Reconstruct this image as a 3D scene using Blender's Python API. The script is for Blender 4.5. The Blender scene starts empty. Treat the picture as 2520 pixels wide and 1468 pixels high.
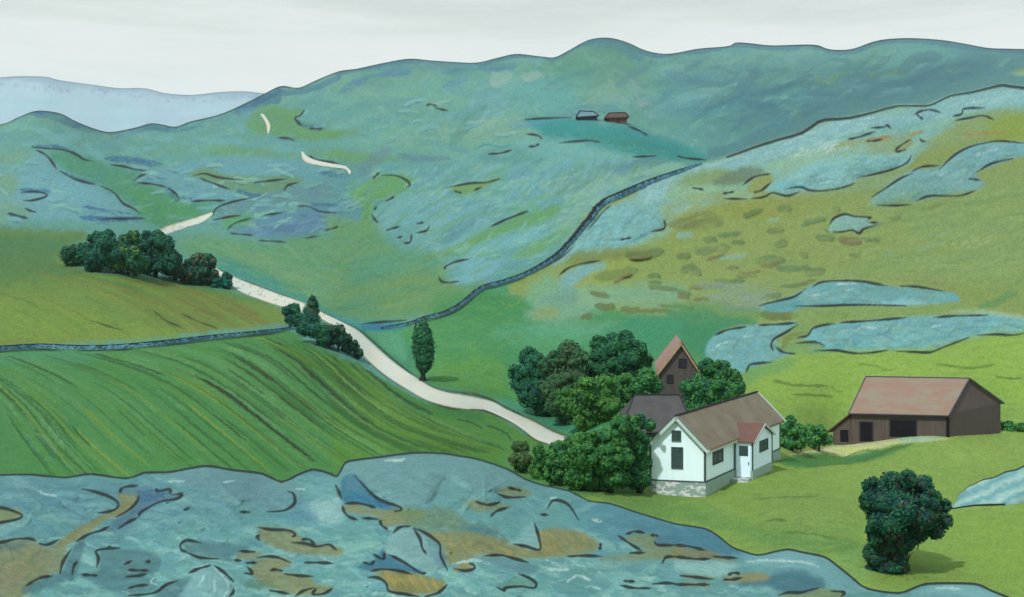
import bpy, math, random
import numpy as np
from mathutils import Vector

# ------------------------------------------------------------------ camera, world, sun
S = bpy.context.scene
COL = S.collection
F = 2700.0          # focal length in the measuring unit (frame 2520 wide)
CX, HY = 1260.0, 650.0
CZ = 20.0           # height of the eye
cam = bpy.data.cameras.new("camera")
cam.sensor_width = 36.0
cam.lens = 36.0 * F / 2520.0
cam.shift_y = -(734.0 - HY) / 2520.0
cam.clip_start = 0.5
cam.clip_end = 20000.0
camo = bpy.data.objects.new("camera", cam)
COL.objects.link(camo)
camo.location = (0, 0, CZ)
camo.rotation_euler = (math.radians(90), 0, 0)
S.camera = camo

SUN_EL, SUN_AZ = math.radians(50), math.radians(215)   # azimuth clockwise from +Y
w = bpy.data.worlds.new("World")
S.world = w
w.use_nodes = True
nt = w.node_tree
nt.nodes.clear()
N = nt.nodes.new
out = N('ShaderNodeOutputWorld'); bg = N('ShaderNodeBackground')
sky = N('ShaderNodeTexSky'); sky.sky_type = 'NISHITA'; sky.sun_disc = False
sky.sun_elevation = SUN_EL; sky.sun_rotation = SUN_AZ
skm = N('ShaderNodeVectorMath'); skm.operation = 'SCALE'; skm.inputs['Scale'].default_value = 0.10
tc = N('ShaderNodeTexCoord'); sep = N('ShaderNodeSeparateXYZ')
ramp = N('ShaderNodeValToRGB')
cr = ramp.color_ramp
cr.elements[0].position = 0.0; cr.elements[0].color = (.93, .96, .94, 1)
cr.elements[1].position = 1.0; cr.elements[1].color = (.84, .90, .90, 1)
for p, c in ((.150, (.92, .95, .92)), (.195, (.84, .89, .85)), (.23, (.69, .76, .71)), (.28, (.66, .73, .69)), (.40, (.84, .90, .88))):
    e = cr.elements.new(p); e.color = (*c, 1)
mp = N('ShaderNodeMapping'); mp.inputs['Scale'].default_value = (3.0, 3.0, 26.0)
nz = N('ShaderNodeTexNoise'); nz.inputs['Scale'].default_value = 2.2; nz.inputs['Detail'].default_value = 8; nz.inputs['Roughness'].default_value = .62
mp2 = N('ShaderNodeMapping'); mp2.inputs['Scale'].default_value = (1.4, 1.4, 7.0); mp2.inputs['Location'].default_value = (3, 1, 0)
nz2 = N('ShaderNodeTexNoise'); nz2.inputs['Scale'].default_value = 1.7; nz2.inputs['Detail'].default_value = 4
add = N('ShaderNodeMath'); add.operation = 'MULTIPLY_ADD'; add.inputs[1].default_value = 0.09
bias = N('ShaderNodeMath'); bias.operation = 'SUBTRACT'; bias.inputs[1].default_value = 0.045
add2 = N('ShaderNodeMath'); add2.operation = 'MULTIPLY_ADD'; add2.inputs[1].default_value = 0.10
bias2 = N('ShaderNodeMath'); bias2.operation = 'SUBTRACT'; bias2.inputs[1].default_value = 0.05
tint = N('ShaderNodeMix'); tint.data_type = 'RGBA'; tint.blend_type = 'MULTIPLY'
tr = N('ShaderNodeMapRange'); tr.inputs['From Min'].default_value = .5; tr.inputs['From Max'].default_value = .7; tr.inputs['To Max'].default_value = .6
tint.inputs['B'].default_value = (.86, .96, 1.02, 1)
mix = N('ShaderNodeMix'); mix.data_type = 'RGBA'; mix.inputs['Factor'].default_value = 0.93
L = nt.links.new
L(tc.outputs['Generated'], sep.inputs[0])
L(tc.outputs['Generated'], mp.inputs[0]); L(mp.outputs[0], nz.inputs['Vector'])
L(tc.outputs['Generated'], mp2.inputs[0]); L(mp2.outputs[0], nz2.inputs['Vector'])
L(nz.outputs['Fac'], add.inputs[0]); L(sep.outputs['Z'], add.inputs[2]); L(add.outputs[0], bias.inputs[0])
L(nz2.outputs['Fac'], add2.inputs[0]); L(bias.outputs[0], add2.inputs[2]); L(add2.outputs[0], bias2.inputs[0])
L(bias2.outputs[0], ramp.inputs['Fac'])
L(nz2.outputs['Fac'], tr.inputs['Value']); L(tr.outputs[0], tint.inputs['Factor'])
L(ramp.outputs['Color'], tint.inputs['A'])
L(sky.outputs[0], skm.inputs[0])
L(skm.outputs[0], mix.inputs['A']); L(tint.outputs['Result'], mix.inputs['B'])
L(mix.outputs['Result'], bg.inputs['Color']); bg.inputs['Strength'].default_value = 1.0
L(bg.outputs[0], out.inputs['Surface'])

sd = bpy.data.lights.new("sun", 'SUN'); sd.energy = 3.3; sd.angle = math.radians(1.5); sd.color = (1.0, .965, .925)
so = bpy.data.objects.new("sun", sd); COL.objects.link(so)
sdir = Vector((math.sin(SUN_AZ) * math.cos(SUN_EL), math.cos(SUN_AZ) * math.cos(SUN_EL), math.sin(SUN_EL)))
so.rotation_euler = (-sdir).to_track_quat('-Z', 'Y').to_euler()
so.location = (-60, 0, 120)
S.view_settings.view_transform = 'Standard'
S.view_settings.look = 'None'
S.view_settings.exposure = 0.0
S.view_settings.gamma = 1.0
ALB = 0.60       # albedo = painted colour (linear) times this

# ------------------------------------------------------------------ helpers
rng = np.random.default_rng(7)
random.seed(7)

def lin(c):
    c = np.asarray(c, float) / 255.0
    return np.where(c <= .04045, c / 12.92, ((c + .055) / 1.055) ** 2.4)

OFF = {'o': (0, 0, 1.0)}
for r_, oy in (('a', 0.0), ('b', 462.9), ('c', 912.8)):
    for k_, ox in enumerate((0.0, 833.2, 1666.4)):
        OFF[r_ + str(k_)] = (ox, oy, .3784)

def T(tile, pts):
    ox, oy, s = OFF[tile]
    a = np.asarray(pts, float).reshape(-1, 2)
    return np.stack([ox + a[:, 0] * s, oy + a[:, 1] * s], 1)

def smooth(pts, n=8):
    """Catmull-Rom through the points."""
    p = np.asarray(pts, float)
    if len(p) < 3:
        t = np.linspace(0, 1, n)[:, None]
        return p[0] * (1 - t) + p[-1] * t
    q = np.vstack([2 * p[0] - p[1], p, 2 * p[-1] - p[-2]])
    res = []
    for i in range(1, len(q) - 2):
        t = np.linspace(0, 1, n, endpoint=False)[:, None]
        a, b, c, d = q[i - 1], q[i], q[i + 1], q[i + 2]
        res.append(.5 * ((2 * b) + (-a + c) * t + (2 * a - 5 * b + 4 * c - d) * t ** 2 + (-a + 3 * b - 3 * c + d) * t ** 3))
    res.append(q[-2][None, :])
    return np.vstack(res)

def vnoise(h, wd, sx, sy, seed=0, oct=1, rough=.5):
    """smooth value noise on an h x wd grid, cell size sx, sy"""
    r = np.random.default_rng(seed)
    outp = np.zeros((h, wd)); amp = 1; tot = 0
    for o in range(oct):
        gx, gy = int(wd / sx) + 3, int(h / sy) + 3
        g = r.random((gy, gx))
        x = np.arange(wd) / sx; y = np.arange(h) / sy
        xi = x.astype(int); yi = y.astype(int)
        fx = x - xi; fy = y - yi
        fx = fx * fx * (3 - 2 * fx); fy = fy * fy * (3 - 2 * fy)
        top = g[yi][:, xi] * (1 - fx) + g[yi][:, xi + 1] * fx
        bot = g[yi + 1][:, xi] * (1 - fx) + g[yi + 1][:, xi + 1] * fx
        outp += amp * (top * (1 - fy)[:, None] + bot * fy[:, None])
        tot += amp; amp *= rough; sx = max(sx / 2, 1); sy = max(sy / 2, 1)
    return outp / tot

# ------------------------------------------------------------------ land cover maps (what grows or lies where, plus painted shade and highlights on rock)
CS = 1.5                       # cell size
X0, Y0 = -160.0, 0.0
CW, CH = 1890, 1140             # cells

class Cover:
    def __init__(self, base):
        self.c = np.ones((CH, CW, 3)) * lin(base)
        self.r = np.zeros((CH, CW))       # relief, in metres per 100 m of distance
    def box(self, x0, y0, x1, y1):
        i0 = max(int((x0 - X0) / CS), 0); i1 = min(int((x1 - X0) / CS) + 2, CW)
        j0 = max(int((y0 - Y0) / CS), 0); j1 = min(int((y1 - Y0) / CS) + 2, CH)
        return i0, i1, j0, j1
    def grid(self, b):
        i0, i1, j0, j1 = b
        return np.meshgrid(X0 + CS * np.arange(i0, i1), Y0 + CS * np.arange(j0, j1))
    def mask_poly(self, p, soft, b):
        gx, gy = self.grid(b)
        inside = np.zeros(gx.shape, bool); d2 = np.full(gx.shape, 1e9)
        q = np.roll(p, -1, 0)
        for (x1, y1), (x2, y2) in zip(p, q):
            cond = ((y1 > gy) != (y2 > gy))
            if y1 != y2:
                inside ^= cond & (gx < (x2 - x1) * (gy - y1) / (y2 - y1) + x1)
            dx, dy = x2 - x1, y2 - y1; l = dx * dx + dy * dy + 1e-9
            t = np.clip(((gx - x1) * dx + (gy - y1) * dy) / l, 0, 1)
            d2 = np.minimum(d2, (gx - x1 - t * dx) ** 2 + (gy - y1 - t * dy) ** 2)
        sd = np.where(inside, 1, -1) * np.sqrt(d2)
        return np.clip(.5 + sd / (2 * soft), 0, 1), sd
    def put(self, b, m, col):
        i0, i1, j0, j1 = b
        v = self.c[j0:j1, i0:i1]
        v += (lin(col) - v) * m[..., None]
    def poly(self, tile, pts, col, soft=4, a=1, rel=0, sm=True, rough=True):
        p = T(tile, pts)
        if sm: p = smooth(np.vstack([p, p[:1]]), 5)[:-1]
        b = self.box(p[:, 0].min() - soft - 3, p[:, 1].min() - soft - 3, p[:, 0].max() + soft + 3, p[:, 1].max() + soft + 3)
        if b[1] <= b[0] or b[3] <= b[2]: return
        m, sd = self.mask_poly(p, soft, b)
        if rough and soft > 5:
            n = NOI[b[2]:b[3], b[0]:b[1]]
            m = np.clip((m + (n - .5) * 1.2 * (1 - np.abs(2 * m - 1))), 0, 1)
        self.put(b, m * a, col)
        if rel:
            i0, i1, j0, j1 = b
            self.r[j0:j1, i0:i1] += rel * (1 - np.exp(-np.clip(sd, 0, 99) / 12.0))
    def stroke(self, tile, pts, wd, col, a=1, rel=0, taper=True, dry=0, sm=True):
        p = T(tile, pts)
        if sm: p = smooth(p, 6)
        mw = wd / 2 + 2
        b = self.box(p[:, 0].min() - mw, p[:, 1].min() - mw, p[:, 0].max() + mw, p[:, 1].max() + mw)
        if b[1] <= b[0] or b[3] <= b[2]: return
        gx, gy = self.grid(b)
        m = np.zeros(gx.shape)
        n = len(p) - 1
        for k in range(n):
            (x1, y1), (x2, y2) = p[k], p[k + 1]
            dx, dy = x2 - x1, y2 - y1; l = dx * dx + dy * dy + 1e-9
            t = np.clip(((gx - x1) * dx + (gy - y1) * dy) / l, 0, 1)
            d = np.sqrt((gx - x1 - t * dx) ** 2 + (gy - y1 - t * dy) ** 2)
            u = (k + t) / n
            hw = wd / 2 * (np.clip(np.minimum(u, 1 - u) * 5 + .35, 0, 1) if taper else 1)
            m = np.maximum(m, np.clip((hw - d) / 1.6 + .5, 0, 1))
        if dry:
            nn = GR[b[2]:b[3], b[0]:b[1]]
            m = m * np.clip((nn - dry) * 5 + .5, 0, 1)
        self.put(b, m * a, col)
        if rel:
            i0, i1, j0, j1 = b
            self.r[j0:j1, i0:i1] += rel * m
    def dabs(self, tile, pts, n, pal, ang, ln, wd, a=.35, jit=.25, dry=0, rel=0):
        """loose patches of the given colours, n of them, inside the polygon, lying along ang (degrees)"""
        p = T(tile, pts)
        x0, y0 = p.min(0); x1, y1 = p.max(0); k = 0; tries = 0
        while k < n and tries < n * 12:
            tries += 1
            x = random.uniform(x0, x1); y = random.uniform(y0, y1)
            ins = False
            for (ax, ay), (bx, by) in zip(p, np.roll(p, -1, 0)):
                if (ay > y) != (by > y) and x < (bx - ax) * (y - ay) / (by - ay) + ax: ins = not ins
            if not ins: continue
            k += 1
            an = math.radians(ang) + random.gauss(0, jit)
            l = ln * random.uniform(.5, 1.4) / 2; wv = wd * random.uniform(.5, 1.4)
            cx_, sy_ = math.cos(an) * l, -math.sin(an) * l
            bend = random.gauss(0, l * .15)
            c = pal[random.randrange(len(pal))]
            self.stroke('o', [(x - cx_, y - sy_), (x + bend * .5, y + bend), (x + cx_, y + sy_)], wv, c, a * random.uniform(.5, 1.2), dry=dry, rel=rel)

NOI = vnoise(CH, CW, 13, 9, 3, 3)
GR = vnoise(CH, CW, 2.4, 1.8, 4, 2, .7)
INK = (44, 50, 50)
CRAY = (44, 98, 146)

def ink(C, tile, lst, wd=5, a=.95, col=INK, rel=-.10):
    for pts in lst: C.stroke(tile, pts, wd, col, a, rel=rel)

class Lines(Cover):
    """dark clefts, field-edge soil and heather lines: only how dark, kept in r"""
    def __init__(self):
        self.r = np.zeros((CH, CW)); self.c = np.zeros((2, 2, 3))
    def add(self, tile, lst, wd=5, a=.92, target=None, rel=-.8, sm=True, taper=True):
        for pts in lst:
            p = T(tile, pts)
            if sm: p = smooth(p, 6)
            mw = wd / 2 + 3
            b = self.box(p[:, 0].min() - mw, p[:, 1].min() - mw, p[:, 0].max() + mw, p[:, 1].max() + mw)
            if b[1] <= b[0] or b[3] <= b[2]: continue
            gx, gy = self.grid(b); m = np.zeros(gx.shape); n = len(p) - 1
            for k in range(n):
                (x1, y1), (x2, y2) = p[k], p[k + 1]
                dx, dy = x2 - x1, y2 - y1; l = dx * dx + dy * dy + 1e-9
                t = np.clip(((gx - x1) * dx + (gy - y1) * dy) / l, 0, 1)
                d = np.sqrt((gx - x1 - t * dx) ** 2 + (gy - y1 - t * dy) ** 2)
                u = (k + t) / n
                hw = wd / 2 * (np.clip(np.minimum(u, 1 - u) * 4 + .35, 0, 1) if taper else 1) * (.92 + .25 * np.sin(u * 9 + p[0, 0]))
                m = np.maximum(m, np.clip((hw - d) / 1.5 + .5, 0, 1))
            i0, i1, j0, j1 = b
            self.r[j0:j1, i0:i1] = np.maximum(self.r[j0:j1, i0:i1], m * a)
            if target is not None: target.r[j0:j1, i0:i1] += rel * m

# ---- far mountain
FARC = Cover((158, 188, 204))
FARC.poly('a0', [(-300, 640), (500, 560), (900, 700), (700, 830), (300, 700), (-300, 900)], (150, 200, 212), 30, .6)
FARC.poly('a0', [(1000, 640), (1700, 600), (1700, 700), (1400, 780), (900, 820), (700, 850)], (150, 198, 216), 25, .5)
FARC.stroke('a0', [(-400, 520), (0, 500), (220, 515), (500, 560), (900, 590), (1150, 625), (1400, 605), (1700, 610)], 14, (124, 156, 184), .7, taper=False)
FARC.dabs('o', [(-100, 190), (380, 225), (650, 235), (500, 300), (300, 320), (-100, 290)], 160, [(165, 192, 212), (150, 196, 210), (160, 180, 205), (172, 200, 215)], -4, 60, 8, .3, .15)
FARC.dabs('o', [(-100, 192), (400, 235), (650, 235), (640, 248), (400, 250), (200, 232), (-100, 205)], 200, [CRAY], -6, 16, 3, .5, .3, dry=.55)

# ---- the ground: hills, valley, fields, meadow
GROUND = G = Cover((96, 156, 146))
TEAL = [(96, 160, 152), (104, 168, 158), (88, 150, 144), (112, 172, 158), (92, 158, 162), (118, 170, 146)]
BLUE = [(104, 164, 174), (96, 154, 168), (116, 176, 180), (90, 148, 158), (124, 182, 184)]
# big hill
HILL = [(600, 250), (1000, 145), (1480, 92), (2000, 105), (2520, 118), (2520, 205), (2050, 290), (1740, 390), (1450, 520), (1200, 560), (900, 500), (700, 330)]
G.dabs('o', HILL, 520, TEAL, 8, 110, 20, .4, .35)
G.poly('o', [(1700, 150), (2520, 120), (2700, 120), (2700, 205), (2430, 210), (2100, 285), (1950, 330), (1760, 380), (1700, 300), (1640, 200)], (84, 140, 142), 40, .75)
G.poly('a2', [(1000, 420), (1500, 440), (2256, 330), (2256, 540), (1900, 590), (1500, 680), (1000, 760), (800, 870), (500, 900), (480, 760), (760, 640)], (72, 124, 132), 22, .75)
G.poly('a2', [(-100, 560), (250, 520), (520, 600), (760, 560), (860, 620), (700, 720), (380, 780), (-100, 760)], (66, 138, 150), 25, .55)
G.poly('a2', [(900, 300), (1500, 280), (1560, 420), (1200, 470), (900, 460)], (100, 160, 150), 20, .6)
G.poly('a1', [(1400, 330), (1700, 270), (1900, 330), (2000, 420), (1900, 560), (1500, 560), (1350, 460)], (86, 146, 122), 25, .7)
G.poly('a1', [(0, 500), (400, 420), (900, 420), (1300, 380), (1300, 450), (900, 500), (400, 520), (0, 620)], (100, 156, 132), 12, .6)
G.poly('a1', [(1100, 560), (1600, 530), (1800, 620), (1750, 700), (1300, 680), (1080, 640)], (96, 166, 162), 25, .7)
G.poly('a1', [(1550, 580), (1850, 540), (1750, 680), (1600, 690)], (128, 168, 140), 16, .55)
G.poly('a1', [(300, 560), (700, 500), (900, 600), (800, 720), (300, 700), (150, 640)], (112, 166, 142), 30, .5)
G.poly('a1', [(380, 880), (900, 780), (1200, 790), (1100, 900), (700, 960), (300, 940)], (126, 172, 142), 25, .6)
G.poly('a1', [(860, 620), (980, 590), (1090, 650), (1070, 740), (930, 770), (850, 710)], (122, 178, 178), 6, .55)
G.poly('a1', [(880, 760), (1180, 760), (1200, 830), (1000, 860), (850, 800)], (132, 170, 140), 8, .6)
for pts, c in (([(0, 600), (60, 540), (180, 490), (205, 500), (150, 550), (30, 600)], (62, 124, 160)), ([(215, 490), (330, 455), (470, 450), (440, 490), (300, 500)], (62, 122, 158)),
               ([(640, 475), (760, 445), (870, 440), (740, 485)], (62, 128, 162)), ([(930, 450), (1050, 438), (1150, 440), (1100, 475), (980, 465)], (64, 128, 162)),
               ([(680, 545), (760, 515), (850, 510), (800, 545), (700, 560)], (84, 152, 172)), ([(1000, 470), (1120, 460), (1120, 520), (1030, 570), (980, 540)], (140, 176, 166)),
               ([(1180, 480), (1330, 460), (1340, 490), (1210, 535)], (136, 172, 162))):
    G.poly('a1', pts, c, 3.5, .7)
for pts in ([(905, 490), (940, 530), (1000, 520), (1130, 440)], [(1240, 490), (1330, 495), (1500, 468)]):
    G.stroke('a2', pts, 13, (98, 144, 92), .65)
G.stroke('a2', [(780, 700), (800, 820), (860, 810), (1240, 630)], 12, (100, 140, 98), .45)
G.dabs('a1', [(1700, 480), (1990, 500), (2060, 760), (1960, 720), (1680, 560)], 40, [(132, 164, 164), (140, 168, 166)], -50, 26, 6, .25, .5)
G.dabs('a1', [(1780, 640), (2000, 640), (1990, 700), (1800, 700)], 16, [(140, 166, 168)], 10, 26, 5, .3, .4)
HL = [(660, 240), (1000, 150), (1480, 100), (2000, 112), (2520, 125), (2520, 205), (2050, 285), (1740, 385), (1450, 420), (1000, 400), (800, 330)]
G.dabs('o', HL, 260, [(84, 146, 140), (74, 136, 128), (120, 176, 158), (92, 160, 160), (108, 166, 138)], 12, 46, 9, .38, .45, dry=.25)
G.dabs('o', HL, 420, [(70, 132, 128), (126, 184, 170), (88, 156, 132), (76, 140, 150)], 10, 22, 4, .4, .5, dry=.35)
G.dabs('o', [(1700, 160), (2520, 130), (2520, 205), (2050, 285), (1780, 370)], 160, [(62, 116, 124), (90, 146, 142), (78, 132, 120), (58, 112, 128)], 14, 60, 9, .4, .25, dry=.2)
# crest bands of blue heather
for tile, pts, wd, a in (('a0', [(230, 735), (330, 745), (440, 790), (560, 830), (700, 875), (760, 880)], 20, .8), ('a0', [(760, 880), (900, 850), (980, 830), (1100, 845), (1230, 830), (1450, 770), (1600, 710), (1720, 640), (1820, 590)], 13, .7),
                         ('a0', [(1560, 720), (1640, 690), (1720, 650), (1800, 640)], 26, .65), ('a0', [(1820, 600), (1900, 600), (2050, 570), (2202, 500)], 15, .6), ('a0', [(-60, 825), (60, 770), (200, 730), (330, 740)], 9, .6)):
    G.stroke(tile, pts, wd, (48, 100, 138), a, dry=.25, taper=False)
for tile, pts, wd, a in (('a1', [(0, 480), (150, 440), (400, 400), (620, 400), (900, 415), (1100, 370), (1250, 360), (1400, 375), (1550, 300), (1680, 262), (1800, 262), (1950, 330), (2080, 360), (2202, 345)], 12, .7),
                         ('a1', [(1700, 290), (1800, 300), (1900, 350), (1960, 380)], 16, .4), ('a1', [(150, 450), (450, 430), (900, 440), (1150, 420)], 14, .35),
                         ('a2', [(-50, 345), (200, 325), (380, 290), (600, 308), (900, 305), (1000, 335), (1150, 330), (1350, 270), (1600, 265), (1900, 310), (2256, 335)], 13, .6)):
    G.stroke(tile, pts, wd, (60, 112, 142), a, dry=.2, taper=False)
# left hills
LH = [(-150, 330), (110, 275), (280, 325), (650, 260), (800, 400), (520, 480), (100, 520), (-150, 560)]
G.dabs('o', LH, 200, TEAL[:4] + BLUE[:3] + [(104, 152, 120)], 4, 90, 16, .4, .3)
G.poly('a0', [(-300, 1000), (250, 990), (400, 1120), (650, 1210), (780, 1300), (930, 1400), (700, 1440), (200, 1420), (-300, 1440)], (108, 164, 172), 8, .85, rel=1.5)
G.poly('a0', [(150, 1160), (500, 1170), (640, 1300), (430, 1330), (200, 1280)], (112, 174, 186), 22, .6)
for pts in ([(-300, 980), (120, 970), (200, 1030), (60, 1080), (-300, 1080)], [(-300, 1120), (60, 1120), (120, 1190), (60, 1270), (-300, 1280)], [(-300, 1300), (100, 1310), (180, 1400), (40, 1450), (-300, 1450)]):
    G.poly('a0', pts, (112, 156, 112), 12, .6)
G.poly('a0', [(370, 975), (560, 1010), (700, 1070), (950, 1120), (900, 1180), (1100, 1230), (1250, 1310), (1470, 1310), (1400, 1370), (1250, 1430), (1080, 1475), (900, 1400), (800, 1300), (650, 1200), (480, 1130), (330, 1020)], (72, 144, 112), 7, .9)
G.poly('a0', [(800, 1200), (1080, 1260), (1280, 1360), (1200, 1440), (1050, 1460), (900, 1380)], (74, 148, 92), 18, .8)
G.dabs('a0', [(420, 1020), (900, 1150), (1300, 1320), (1250, 1420), (1000, 1450), (760, 1250), (420, 1080)], 200, [(104, 168, 120), (58, 130, 98), (96, 160, 100)], -30, 14, 4, .35, .3, dry=.4)
G.poly('a0', [(1600, 790), (1700, 690), (1850, 700), (1980, 720), (1930, 780), (2120, 830), (2202, 850), (2202, 900), (1950, 900), (1760, 870), (1620, 850)], (96, 152, 92), 7, .85)
G.poly('a0', [(1300, 960), (1500, 950), (1900, 1000), (2000, 990), (2202, 980), (2202, 1040), (2000, 1010), (1700, 1030), (1400, 1010)], (100, 154, 96), 8, .75)
G.poly('a1', [(-60, 960), (100, 980), (330, 1010), (460, 1050), (330, 1040), (120, 1080), (-60, 1040)], (98, 152, 98), 7, .75)
G.poly('a1', [(-60, 840), (150, 850), (60, 880), (-60, 880)], (96, 150, 92), 5, .7)
# rock knolls in the left valley
G.poly('a0', [(870, 1170), (960, 1110), (1300, 1030), (1700, 1010), (2000, 1060), (2150, 1120), (2050, 1180), (1850, 1230), (1650, 1290), (1350, 1310), (1100, 1240)], (100, 156, 166), 7, .85, rel=1)
G.poly('a0', [(1220, 1130), (1340, 1080), (1500, 1140), (1900, 1150), (1960, 1180), (1800, 1250), (1600, 1260), (1400, 1190)], (100, 144, 96), 6, .85, rel=-.6)
G.poly('a0', [(1400, 1380), (1500, 1320), (1800, 1240), (2100, 1180), (2202, 1160), (2202, 1280), (1900, 1330), (1640, 1390), (1440, 1420)], (94, 138, 146), 7, .85)
G.poly('b0', [(1480, 265), (1560, 210), (1900, 140), (2202, 100), (2202, 260), (2080, 310), (1860, 345), (1640, 310)], (86, 134, 156), 6, .85, rel=1)
G.poly('b1', [(-40, 100), (180, 60), (170, 220), (0, 250), (-60, 240)], (84, 140, 166), 6, .8, rel=1)
G.dabs('b0', [(1600, 240), (2202, 150), (2202, 260), (1700, 310)], 60, [(88, 124, 154), (76, 116, 148), (120, 160, 180)], 8, 60, 5, .4, .15)
for tile, pts, wd in (('a0', [(690, 1030), (850, 1040), (1050, 1070)], 17), ('a0', [(1090, 1220), (1160, 1290), (1300, 1300)], 14), ('a0', [(520, 1410), (700, 1425), (940, 1420)], 13), ('a0', [(130, 1230), (250, 1240), (330, 1250)], 10),
                      ('a0', [(1540, 1240), (1640, 1270), (1700, 1270)], 12), ('a0', [(60, 1390), (170, 1415)], 9), ('a0', [(2080, 1120), (2202, 1140)], 14), ('b0', [(1930, 100), (2202, 110)], 8), ('a0', [(540, 1340), (700, 1370), (850, 1390)], 8),
                      ('a0', [(210, 950), (380, 955), (500, 1000)], 9), ('a0', [(390, 1115), (560, 1180), (620, 1190)], 7), ('a1', [(0, 1120), (40, 1160), (80, 1120)], 14), ('a1', [(0, 1310), (100, 1300), (200, 1310)], 10), ('a0', [(1930, 780), (2000, 820), (2120, 830)], 9)):
    G.stroke(tile, pts, wd, (38, 94, 142), .8, dry=.35)
G.dabs('o', [(-150, 340), (110, 285), (280, 330), (650, 262), (860, 400), (700, 560), (520, 560), (100, 560), (-150, 570)], 420, [(78, 140, 134), (120, 176, 170), (86, 148, 120), (84, 146, 162), (128, 176, 150)], 6, 34, 6, .36, .4, dry=.3)
G.dabs('o', [(-150, 440), (110, 400), (520, 440), (860, 440), (900, 560), (520, 600), (-150, 560)], 90, [(40, 100, 146), (52, 112, 150)], -4, 26, 4, .5, .25, dry=.5)
# broken rock shelves: pale upper face with a dark foot, lying along the slope
def shelves(poly, n, ang, seed):
    random.seed(seed)
    x0, y0 = np.min(poly, 0); x1, y1 = np.max(poly, 0); k = 0
    while k < n:
        x = random.uniform(x0, x1); y = random.uniform(y0, y1); ins = False
        for (ax, ay), (bx, by) in zip(poly, poly[1:] + poly[:1]):
            if (ay > y) != (by > y) and x < (bx - ax) * (y - ay) / (by - ay) + ax: ins = not ins
        if not ins: continue
        k += 1
        an = math.radians(ang + random.gauss(0, 14)); l = random.uniform(8, 30); dx, dy = math.cos(an) * l, -math.sin(an) * l
        b_ = random.uniform(-.2, .2) * l
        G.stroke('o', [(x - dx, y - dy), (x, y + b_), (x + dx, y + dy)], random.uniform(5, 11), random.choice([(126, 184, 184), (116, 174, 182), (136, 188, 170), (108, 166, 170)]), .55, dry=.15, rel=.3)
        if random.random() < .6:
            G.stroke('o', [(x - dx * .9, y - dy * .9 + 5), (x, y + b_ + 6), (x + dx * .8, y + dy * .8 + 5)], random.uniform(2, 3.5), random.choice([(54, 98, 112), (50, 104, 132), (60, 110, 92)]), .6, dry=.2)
    random.seed(seed + 1)
shelves([(820, 420), (1450, 400), (1700, 400), (1480, 480), (1400, 560), (1330, 640), (1180, 690), (1050, 660), (950, 560), (860, 500)], 110, 24, 41)
shelves([(300, 410), (860, 400), (900, 560), (620, 590), (400, 480)], 60, 4, 42)
shelves([(-100, 400), (150, 390), (360, 520), (0, 560), (-100, 560)], 30, -6, 43)
random.seed(44)
G.dabs('o', HL, 60, [(78, 140, 150), (122, 178, 164), (70, 134, 122), (116, 174, 176), (66, 128, 146)], 14, 120, 24, .34, .3)
G.dabs('o', [(1700, 170), (2520, 140), (2520, 200), (2050, 280), (1780, 370)], 40, [(62, 118, 130), (56, 110, 122), (72, 128, 130)], 16, 130, 22, .45, .2)
shelves([(700, 260), (1400, 200), (1500, 250), (1200, 380), (800, 340)], 16, 8, 44)
# middle valley, rock and grass mixed (left of the wall)
MV = [(820, 420), (1450, 400), (1700, 400), (1480, 480), (1400, 560), (1330, 640), (1180, 690), (1050, 660), (950, 560), (860, 500)]
G.dabs('o', MV, 420, BLUE[:3] + [(116, 176, 164), (108, 170, 162), (126, 178, 160), (96, 156, 150)], 24, 80, 14, .45, .2)
G.poly('a1', [(-50, 1040), (130, 1060), (220, 1100), (160, 1160), (100, 1240), (-50, 1260)], (84, 140, 148), 8, .55)
G.poly('a1', [(120, 1080), (300, 950), (340, 990), (220, 1100), (150, 1180)], (96, 132, 146), 6, .6)
G.stroke('a1', [(380, 1010), (500, 1030), (720, 1030)], 16, (92, 130, 144), .65)
G.poly('a1', [(60, 1250), (250, 1140), (380, 1130), (480, 1160), (440, 1230), (300, 1310), (220, 1400), (230, 1480), (140, 1480), (150, 1340)], (98, 158, 88), 6, .85)
G.poly('a1', [(700, 1220), (900, 1180), (1060, 1160), (930, 1230), (820, 1260)], (116, 156, 84), 4, .85)
G.poly('b1', [(640, 420), (1000, 250), (1220, 160), (1430, 110), (1380, 190), (1100, 290), (850, 400), (720, 450)], (98, 156, 88), 6, .85)
G.poly('b1', [(1130, 430), (1300, 330), (1480, 230), (1530, 240), (1440, 340), (1320, 420), (1180, 460)], (104, 160, 100), 7, .75)
G.poly('b1', [(230, 100), (420, 20), (760, 60), (900, 150), (620, 250), (330, 260), (230, 200)], (110, 168, 174), 10, .6)
G.poly('b1', [(390, 400), (560, 290), (880, 190), (1000, 200), (820, 330), (650, 410), (440, 430)], (108, 164, 168), 8, .75, rel=.8)
G.poly('b1', [(640, 360), (700, 260), (900, 210), (800, 300), (720, 360)], (88, 142, 146), 5, .7)
G.poly('b1', [(860, 400), (1000, 320), (1250, 250), (1420, 240), (1300, 340), (1120, 400), (950, 410)], (112, 174, 178), 7, .8, rel=.8)
G.poly('b1', [(680, 610), (650, 560), (700, 500), (860, 450), (1000, 440), (1060, 480), (1000, 550), (850, 610), (740, 625)], (112, 172, 182), 4, .9, rel=1)
G.poly('a1', [(1320, 1200), (1560, 1130), (1900, 1060), (2202, 1040), (2202, 1110), (1900, 1180), (1700, 1300), (1500, 1480), (1380, 1480), (1500, 1330)], (134, 180, 158), 14, .7)
G.dabs('a1', [(1380, 1150), (1950, 1050), (1560, 1240), (1480, 1250)], 30, [(88, 142, 138), (96, 150, 146)], 50, 70, 10, .4, .2)
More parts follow.
